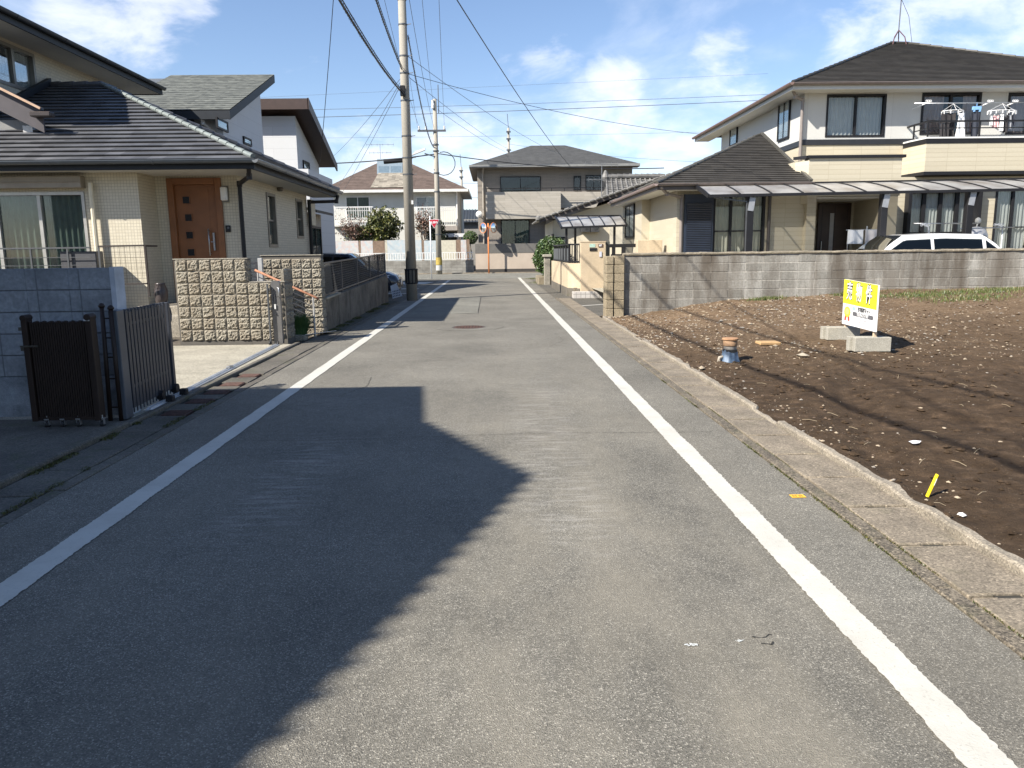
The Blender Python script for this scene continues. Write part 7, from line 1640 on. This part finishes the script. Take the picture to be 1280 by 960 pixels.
# ground laundry
x0, z0 = W(1142, 279.5, 20.8); x1, z1 = W(1222, 279, 20.8); pole_('laundry_pole', 'steel laundry pole above the white car beside the bay window', (x0, 20.8, z0), (x1, 20.8, z1))
x0, z0 = W(1200, 286, 20.6); x1, z1 = W(1268, 284, 20.6); pole_('laundry_pole', 'second steel laundry pole running behind the right carport post', (x0, 20.6, z0), (x1, 20.6, z1))
for a, lab in ((1162, 'curved laundry stand left of the carport post by the bay window'), (1254, 'curved laundry stand at the right behind the white car')):
    x, z = W(a, 281, 20.7); t = thing('laundry_stand', lab, 'laundry stand', (x, 20.7, .3)); mb = MB(); mb.tube([(x, 20.7, .3), (x, 20.7, z - .25), (x - .03, 20.7, z - .06), (x - .14, 20.7, z), (x - .22, 20.7, z)], .02, 8); mb.build('stand_pole', WP, t, smooth=True)
    mb = MB(); [mb.tube([(x - .22 + i * .1 + .035 * math.cos(t_), 20.7, z + .035 * math.sin(t_)) for t_ in [j * PI / 4 for j in range(9)]], .01, 4) for i in range(3)]; mb.build('ring_hook', WP, t)
x, z = W(1060, 287.5, 20.9); r = thing('towel_rack', 'metal towel rack by the entrance with white towels', 'towel rack', (x + .35, 21, .3)); mb = MB(); mb.bar((x - .05, 20.9, z), (x + .85, 20.9, z), .02); mb.bar((x + .5, 20.88, .35), (x + .5, 20.88, z + .1), .025); mb.bar((x + .02, 20.92, .35), (x + .02, 20.92, z), .025); mb.build('rack_frame', STEEL, r)
cloth('towel', 'white towel at the left on the rack by the entrance', 'towel', x, 20.88, z + .01, .40, .38, WHC, 0, 1); cloth('towel', 'pale towel at the right on the rack by the entrance', 'towel', x + .46, 20.88, z + .01, .34, .36, plain('pale pink cotton', (.66, .62, .60), .9), 0, 4)
x0, z0 = W(1211, 300, 21.0); x1, z1 = W(1240, 283, 21.0); t = thing('domed_cover', 'white domed cover with a knob behind the tail of the white car', 'cover', ((x0 + x1) / 2, 21.2, .3)); mb = MB(); xm = (x0 + x1) / 2; rr = (x1 - x0) / 2
mb.lathe((xm, 21.2, z0), [(rr * 1.05, -.9), (rr * 1.02, -.1), (rr, 0), (rr * .95, .14), (rr * .78, (z1 - z0) * .75), (rr * .45, (z1 - z0) * .95), (.05, z1 - z0)], 24); mb.build('cover_body', plain('white cover', (.70, .70, .72), .5), t, smooth=True); mb = MB(); mb.lathe((xm, 21.2, z0), [(rr * .98, .03), (rr * .99, .05)], 24); mb.build('blue_stripe', plain('blue stripe', (.12, .16, .40), .5), t)
mb = MB(); mb.tube([(xm, 21.2, z1 - .03), (xm + .03, 21.2, z1 + .12)], .02, 6); mb.lathe((xm + .03, 21.2, z1 + .08), [(.03, 0), (.08, .05), (.07, .13), (.02, .17)], 12); mb.build('knob', WHITE, t, smooth=True)
# ------------------------------------------------------------------ utility poles
POLEM = concmat('pole concrete', (.34, .315, .265), 0, .15, .8, .12)
def upole(label, x, y, zt, r0, r1, extra=None):
    t = thing('utility_pole', label, 'utility pole', (x, y, 0)); mb = MB(); mb.tube([(x, y, -.05), (x, y, zt)], r0, 24, r1); mb.build('shaft', POLEM, t, smooth=True); return t
P1 = (-2.62, 24.9); r1 = lambda z: .175 - .0062 * z
t = upole('concrete utility pole standing at the left edge of the road, nearest of all', P1[0], P1[1], 12.2, .175, .10)
for z in (1.05, .95 + 1.55): pass
mb = MB(); zg0, zg1 = W(515, 371, 24.7)[1], W(515, 337, 24.7)[1]
for k in range(10):
    a = 2 * PI * k / 10; mb.obox((P1[0] + .195 * math.cos(a), P1[1] + .195 * math.sin(a), (.55 + zg1) / 2), (.02, .035, zg1 - .55), a)
for z in (.55, zg1): mb.tube([(P1[0] + .2 * math.cos(a / 20 * 2 * PI), P1[1] + .2 * math.sin(a / 20 * 2 * PI), z) for a in range(21)], .022, 6)
mb.build('base_guard', BLACK, t)
for z in (3.9, 4.4, 5.05, 6.1, 6.9, 7.4, 8.3, 9.0):
    mb = MB(); mb.lathe((P1[0], P1[1], z), [(r1(z) + .012, 0), (r1(z) + .012, .04)], 20); mb.bar((P1[0] + r1(z), P1[1] - .02, z + .02), (P1[0] + r1(z) + .13, P1[1] - .06, z + .03), .02); mb.build('band_clamp', GREYM, t)
mb = MB(); mb.box(P1[0] - .12, P1[0] + .03, P1[1] - .30, P1[1] - .16, 6.22, 6.52); mb.build('cable_box', BLACK, t, bevel=.01)
mb = MB(); mb.box(P1[0] + .1, P1[0] + .16, P1[1] - .19, P1[1] - .14, 3.0, 3.12); mb.build('tag_plate', WHITE, t)
mb = MB(); mb.box(P1[0] - 1.0, P1[0] + 1.2, P1[1] - .2, P1[1] - .12, 10.7, 10.8); mb.box(P1[0] - .9, P1[0] + .9, P1[1] - .2, P1[1] - .12, 9.9, 9.98); ca = mb.build('crossarm', GREYM, t)
mb = MB()
for dx_ in (-.9, -.3, .5, 1.1): mb.lathe((P1[0] + dx_, P1[1] - .16, 10.8), [(.04, 0), (.06, .06), (.03, .1), (.055, .14), (.02, .2)], 10)
mb.build('insulator', WHITE, ca)
x2, _ = W(549, 335, 52.6); P2 = (x2, 52.6); z2 = W(547, 124, 52.6)[1]
t = upole('farther concrete utility pole across the junction with a yellow band at its foot', x2, 52.6, z2, .20, .13)
for i in range(3):
    for k in range(2): pass
za, zb = W(550, 322, 52.4)[1], W(550, 331, 52.4)[1]
mb = MB(); mb.lathe((x2, 52.6, zb), [(.215, 0), (.21, za - zb)], 20); mb.build('yellow_band', plain('faded yellow band', (.34, .25, .05), .7, var=.4, scale=8), t)
zc = W(551, 338, 52.4)[1]; mb = MB(); mb.lathe((x2, 52.6, zc), [(.214, 0), (.212, zb - zc - .03)], 20); mb.build('white_band', plain('white band', (.42, .42, .40), .7, var=.2, scale=8), t)
zx = W(548, 164, 52.6)[1]; mb = MB(); mb.box(x2 - 1.15, x2 + .7, 52.4, 52.5, zx - .05, zx + .07); mb.build('crossarm', GREYM, t)
mb = MB()
for dx_ in (-1.05, -.6, .6): mb.lathe((x2 + dx_, 52.45, zx + .07), [(.05, 0), (.08, .08), (.04, .12), (.07, .18), (.02, .25)], 8)
mb.lathe((x2 - .1, 52.45, z2 - .6), [(.10, 0), (.12, .2), (.08, .35), (.10, .5)], 10); mb.build('insulator', WHITE, t)
mb = MB(); mb.tube([(x2 + .25, 52.6, z2 - .9), (x2 + .25, 52.6, z2 + .9)], .03, 6); mb.build('top_rod', GREYM, t)
for z in (2.6, 3.3, 5.4, 6.6, 8.0, 8.4): mb = MB(); mb.lathe((x2, 52.6, z), [(.20, 0), (.20, .08)], 16); mb.build('band_clamp', GREYM, t)
mb = MB(); x3, z3 = W(521, 190, 52.3); mb.bar((x2, 52.5, z3 - .3), (x3 + .5, 52.35, z3 - .1), .07); mb.build('lamp_arm', GREYM, t)
mb = MB(); mb.prism([(x3 - .35, 52.2, z3 - .22), (x3 + .55, 52.2, z3 + .12), (x3 + .55, 52.2, z3 + .25), (x3 - .1, 52.2, z3 + .05)], (0, .3, 0)); mb.build('lamp_head', WHITE, t, bevel=.03)
mb = MB(); zq = W(548, 190, 52.6)[1]; mb.tube([(x2 + .5 + .75 * math.cos(a * .35 + 1.9), 52.5, zq - .75 - .75 * math.sin(a * .35 + 1.9) * -1) for a in range(-13, 1)], .025, 6); mb.build('slack_loop', BLACK, t, smooth=True)
for (a, top_, y, lab) in ((635.5, 160, 82, 'distant grey utility pole rising behind the taupe house roof'), (576.5, 209, 90, 'distant thin utility pole between the two far houses')):
    x, zt = W(a, top_, y); t = upole(lab, x, y, zt, .17, .12); mb = MB(); mb.tube([(x, y, zt), (x - .1, y, zt + 1.4)], .03, 5); mb.build('top_rod', GREYM, t)
    for dz in (.4, 1.1, 2.2): mb = MB(); mb.obox((x, y - .2, zt - dz), (.45, .12, .15)); mb.build('fitting', GREYM, t)

# ------------------------------------------------------------------ overhead cables
WIRE = plain('black cable', (.018, .018, .02), .5); WIREG = plain('grey cable', (.10, .11, .13), .5)
def cable(label, p, q, sag=0.0, r=.012, mat=WIRE, n=40, name='overhead_cable', spiral=0, helper=None):
    p = Vector(p); q = Vector(q); pts = []
    for i in range(n + 1): t = i / n; v = p.lerp(q, t); v.z -= 4 * sag * t * (1 - t); pts.append(v)
    mb = MB(); mb.tube(pts, r, 6)
    if helper:
        mb.tube([v + Vector((.01, 0, .07)) for v in pts], r * .5, 5)
    o = mb.build(name, mat, smooth=True); tag(o, label, 'cable')
    if spiral:
        sp_ = MB(); L_ = (q - p).length; k = int(L_ / .22) * 8; P = []
        for i in range(k + 1):
            t = i / k; v = p.lerp(q, t); v.z -= 4 * sag * t * (1 - t); a = t * L_ / .22 * 2 * PI; rr = spiral * (.8 + .5 * noise.noise(Vector((t * 60, 0, 0)))); P.append(v + Vector((math.cos(a) * rr, 0, math.sin(a) * rr + .02)))
        sp_.tube(P, .004, 3); sp_.build('spiral_hanger', mat, o)
    return o
def thru(p, q, px_=None): return None
cable('thick looping cable bundle running from the nearest pole toward upper left, lower of the two', (P1[0] - .12, P1[1] - .2, 6.38), (-2.0, -9.5, 6.9), .95, .022, WIRE, 60, spiral=.05, helper=1)
cable('second thick cable bundle from the nearest pole toward upper left, upper of the two', (P1[0] - .05, P1[1] - .15, 7.0), (-.9, -9.5, 7.9), 1.0, .018, WIRE, 60, spiral=.035, helper=1)
TOP1 = (P1[0] - .3, P1[1] - .1, 11.6)
xg, zg = W(400, 203, 36); cable('steep dark service cable dropping left of the nearest pole to the brown roofed house', (P1[0] - 1.4, P1[1] - 1, 12.5), (xg, 36, zg), .3, .013)
xd, zd = W(712, 207, 55.4); cable('dark service cable sloping down right to the taupe house eave', (-5.6, -8, 8.9), (xd, 55.4, zd), .75, .014)
# three conductors between the two poles
for (dx_, z, lab, ex, ez_) in ((-.9, 10.9, 'leftmost power conductor between the near pole and the far pole', x2 - 1.05, zx + .3), (.5, 10.9, 'middle power conductor between the near pole and the far pole', x2 - .1, z2 - .1), (1.1, 10.9, 'rightmost power conductor between the near pole and the far pole', x2 + .6, zx + .3)):
    cable(lab, (P1[0] + dx_, P1[1] - .15, z), (ex, 52.5, ez_), .5, .009, WIREG)
xv, zv = W(536.5, 0, 40); cable('straight pale cable descending steeply to the left end of the far pole crossarm', (xv + .35, 14, 14.0), (x2 - 1.15, 52.5, zx + .2), .2, .009, WIREG)
cable('twisted spiral cable from the nearest pole down to the far pole', (P1[0] + .15, P1[1], 8.0), (x2, 52.5, W(548, 185, 52.5)[1]), .9, .02, WIREG, spiral=.04)
cable('thin grey cable from high on the near pole to mid height of the far pole', (P1[0] + .2, P1[1], 9.2), (x2 + .1, 52.5, W(548, 172, 52.5)[1]), .5, .009, WIREG)
# lines along the cross street
for (pa, pb, lab, r, sg) in (((300, 139), (960, 118), 'upper of the paired grey lines along the cross street above the far pole', .012, .1), ((300, 149), (960, 125), 'lower of the paired grey lines along the cross street above the far pole', .018, .1), ((300, 123), (960, 92), 'faint topmost line crossing the sky along the cross street', .006, .0), ((300, 173), (960, 163), 'faint line along the cross street at the height of the far pole crossarm', .007, .1)):
    xa, za = W(*pa, 53); xb, zb_ = W(*pb, 53); xm_, zm_ = x2, z2 - .3
    cable(lab, (xa, 53, za), (xb, 53, zb_), sg, r, WIREG if r < .018 else WIREG)
xa, za = W(380, 205, 53); xb, zb_ = W(548, 192, 52.5); xc, zc_ = W(830, 210, 53)
o = cable('thick black communication cable left of the far pole with splice case', (xa, 53, za), (xb, 52.5, zb_), .15, .035); mb = MB(); x, z = W(493, 201, 52.8); mb.tube([(x - .7, 52.8, z - .05), (x + .7, 52.8, z + .05)], .16, 12); mb.build('splice_case', BLACK, o)
cable('thick black communication cable right of the far pole passing the taupe house', (xb, 52.5, zb_), (xc, 53, zc_), .35, .03)
A1 = (P1[0] - .1, P1[1], 6.6)
for (q, y, lab, z0) in (((392, 214), 50, 'highest of three thin drop wires fanning down left from the nearest pole', 6.75), ((400, 262), 60, 'middle of three thin drop wires fanning down left from the nearest pole', 6.65), ((412, 262), 62, 'lowest of three thin drop wires fanning down left from the nearest pole', 6.55)):
    x, z = W(*q, y); cable(lab, (P1[0] - .15, P1[1], z0), (x, y, z), .3, .008, WIREG)
for (q, y, lab, z0) in (((700, 193), 55, 'thin wire from the nearest pole down right to the taupe house', 7.4), ((880, 168), 33, 'thin wire from the nearest pole across to the large cream house', 6.9), ((640, 188), 81, 'thin wire from the nearest pole toward the distant pole', 6.8)):
    x, z = W(*q, y); cable(lab, (P1[0] + .15, P1[1], z0), (x, y, z), .25, .008, WIREG)
x, z = W(632, 188, 80); cable('thin wire from the far pole top down to the distant pole', (x2 + .2, 52.6, W(552, 137, 52.6)[1]), (x, 81, z), .2, .012, WIREG)
x, z = W(878, 205, 60); cable('thin sagging line from the distant pole to the right', (W(636, 180, 82)[0], 82, W(636, 180, 82)[1]), (x + 3, 60, z), .3, .012, WIREG)
for k, (yy, lab) in enumerate(((228, 'upper faint wire between the far houses'), (246, 'middle faint wire between the far houses'), (262, 'lower faint wire between the far houses'))):
    xa, za = W(555, yy, 92); xb, zb_ = W(610, yy + 1, 92); cable(lab, (xa, 92, za), (xb, 92, zb_), .05, .018, WIREG, 10)

# ------------------------------------------------------------------ signs and mirrors
x, z1 = W(535.5, 270, 43.6); xb, _ = G(541.5, 349); xs = (x + W(541.5, 349, 43.6)[0]) / 2
t = thing('stop_sign', 'red and white inverted triangle stop sign on a white post at the junction', 'sign', (xs, 43.6, 0))
mb = MB(); mb.tube([(xs, 43.6, -.02), (xs, 43.6, z1)], .032, 10); mb.build('post', plain('white post', (.68, .70, .72), .5), t, smooth=True)
cx, zt = W(542.5, 274.5, 43.55)[0], W(542, 274.2, 43.55)[1]; zb = W(542, 285.5, 43.55)[1]; hw = .30
def tri(o, y, th): zc_ = zb + (zt - zb) * .64; k = o; P = [(cx - hw * k, y, zc_ + (zt - zc_) * k), (cx + hw * k, y, zc_ + (zt - zc_) * k), (cx, y, zc_ + (zb - zc_) * k)]; m_ = MB(); m_.prism(P, (0, th, 0)); return m_
pn = tri(1.0, 43.54, .012).build('panel', plain('sign white', (.75, .75, .75), .4), t, bevel=.004); tri(.9, 43.534, .004).build('red_field', plain('sign red', (.42, .012, .03), .4), pn)
text_mb('止まれ', .135, WINK, pn, (cx, 43.528, zt - .17), ROT_NEGY, 'lettering', .004, .001)
x, z = W(610.5, 300, 53.2); zt = W(610, 281, 53.2)[1]
t = thing('traffic_mirror', 'orange post with two round convex mirrors in front of the beige garden wall', 'traffic mirror', (x, 53.2, 0)); OR = plain('orange enamel', (.62, .20, .055), .5, var=.1)
mb = MB(); mb.tube([(x, 53.2, -.02), (x, 53.2, zt + .1)], .05, 12); mb.build('post', OR, t, smooth=True)
for (a, b_, rz_) in ((604, 285, -50), (617, 284.5, 50)):
    mx_, mz = W(a, b_, 53.0); R2 = Matrix.Translation((mx_, 53.05, mz)) @ Matrix.Rotation(R_(rz_), 4, 'Z')
    mb = MB(); n = 28; prof = [(0, -.07), (.12, -.065), (.22, -.05), (.32, -.02)]
    base = 0
    for (r, d) in prof:
        for k in range(n): a_ = 2 * PI * k / n; mb.v.append(tuple(R2 @ Vector((r * math.cos(a_), d, r * math.sin(a_)))))
    for i in range(3):
        for k in range(n): mb.f.append((i * n + k, i * n + (k + 1) % n, (i + 1) * n + (k + 1) % n, (i + 1) * n + k)); mb.mi.append(0)
    m, nt, b = nodes('convex mirror') if 'convex mirror' not in bpy.data.materials else (bpy.data.materials['convex mirror'], None, None)
    if b: b.inputs['Base Color'].default_value = (.75, .78, .8, 1); b.inputs['Metallic'].default_value = 1; b.inputs['Roughness'].default_value = .04
    mi_ = mb.build('mirror', m, t, smooth=True)
    mb = MB(); mb.tube([tuple(R2 @ Vector((.335 * math.cos(2 * PI * k / 28), -.01, .335 * math.sin(2 * PI * k / 28)))) for k in range(29)], .022, 6); mb.build('rim', OR, mi_)
    mb = MB(); mb.lathe((0, 0, 0), [(.34, 0), (.3, .04), (.1, .06)], 24); mb.v = [tuple(R2 @ Vector((a_, c_ + .0, b2))) for a_, b2, c_ in mb.v]; mb.build('back_shell', OR, mi_)
    mb = MB(); mb.bar((x, 53.2, mz), (mx_, 53.12, mz), .04); mb.build('arm', OR, t)

# ------------------------------------------------------------------ planting
EVG = leafmat('evergreen leaf', [(.08, .095, .022), (.17, .165, .04), (.035, .05, .014)])
HEDG = leafmat('hedge leaf', [(.045, .09, .02), (.09, .14, .035), (.022, .045, .012)])
REDL = leafmat('reddish twig leaf', [(.16, .085, .06), (.22, .12, .08), (.09, .07, .04)])
TRK = plain('bark', (.13, .10, .075), .9, var=.3, scale=20, bmp=.5)
def tree(name, label, base, crown, rad, n, size, mats, trunk_r=.09, seed=1, lump=.3, stems=1, shell=.35, cat='tree', group=None):
    t = thing(name, label, cat, base, group); mb = MB(); rnd = random.Random(seed)
    for s in range(stems):
        b0 = Vector(base) + Vector((rnd.uniform(-.25, .25) * (stems > 1), rnd.uniform(-.1, .1), 0)); fork = Vector(crown) + Vector((rnd.uniform(-.2, .2) * rad[0], 0, -rad[2] * .55))
        limb(mb, b0, fork, trunk_r, trunk_r * .6, .2, seed + s)
        for k in range(7):
            a = rnd.uniform(0, 2 * PI); q = Vector(crown) + Vector((math.cos(a) * rad[0] * .75, math.sin(a) * rad[1] * .75, rnd.uniform(-.3, .8) * rad[2])); limb(mb, fork, q, trunk_r * .5, trunk_r * .12, .2, seed * 7 + k)
    mb.build('trunk', TRK, t)
    mb = MB(); leafcloud(mb, crown, rad, n, size, seed, shell, lump=lump); mb.build('crown', mats, t); return t
x, z0 = W(478, 305, 56.5); _, z1 = W(478, 266, 56.5); rx = (W(502, 290, 56.5)[0] - W(456, 290, 56.5)[0]) / 2
tree('evergreen_tree', 'dense round evergreen tree behind the pastel boards left of the near pole', (x, 56.5, 0), (x, 56.5, (z0 + z1) / 2 + .1), (rx * .95, rx * .8, (z1 - z0) / 2 + .15), 7500, .17, EVG, .12, 3, .5)
x, z0 = W(440, 305, 56.2); _, z1 = W(440, 270, 56.2)
tree('shrub_tree', 'loose reddish shrub at the left behind the pastel boards', (x, 56.2, 0), (x, 56.2, (z0 + z1) / 2 + .1), (1.1, .7, (z1 - z0) / 2 + .1), 1000, .12, REDL, .05, 5, .8, 4, .1)
x, z0 = W(452, 305, 56.8); tree('shrub_tree', 'dark green shrub between the reddish shrub and the round evergreen', (x, 56.8, 0), (x, 56.8, z0 + .5), (1.0, .6, .9), 1800, .14, EVG, .05, 8, .4, 2, .3)
x, z0 = W(530, 305, 56.4); _, z1 = W(530, 264, 56.4)
tree('shrub_tree', 'leggy reddish brown tree behind the stop sign', (x, 56.4, 0), (x, 56.4, (z0 + z1) / 2 + .45), (.95, .7, (z1 - z0) / 2 - .2), 900, .12, REDL, .05, 9, .8, 5, .1)
x, z0 = W(546, 305, 56.9); tree('shrub_tree', 'dark evergreen shrub behind the far pole', (x, 56.9, 0), (x, 56.9, z0 + .7), (.75, .6, 1.2), 2200, .14, leafmat('dark leaf', [(.02, .035, .012), (.035, .05, .018), (.012, .02, .01)]), .05, 12, .3, 2, .3)
x, z = W(588, 297, 55.2); tree('topiary_bush', 'small round clipped topiary beside the taupe house wall', (x, 55.2, 0), (x, 55.2, z), (.52, .5, .48), 3600, .07, HEDG, .05, 4, .08, 1, .75, 'bush')
x0 = 2.3; x1 = 3.9
tree('hedge_bush', 'tall rounded clipped hedge at the right corner of the junction', (2.7, 36.4, .3), (2.75, 36.4, 1.25), (.85, 1.2, .92), 9000, .10, HEDG, .05, 6, .12, 3, .7, 'hedge')
x, z = W(650, 300, 57); 
mb = MB(); bx, bz = W(762, 320, 24.2)
grass('weeds', [(2.25, 36.5, .25), (2.6, 38, .3), (2.9, 35, .3), (2.2, 42, .2)], 1500, .06, 9, zf=lambda x, y: 0.0)
# boundary of the far background
mb = MB(); xw = W(553, 292, 57.5); xw2 = W(588, 292, 57.5); mb.box(xw[0], xw2[0], 57.5, 57.6, xw[1] - .25, xw[1]); tag(mb.build('sheet_roof', plain('pale sheet', (.6, .6, .6), .5)), 'pale flat shed roof edge left of the topiary', 'shed roof')
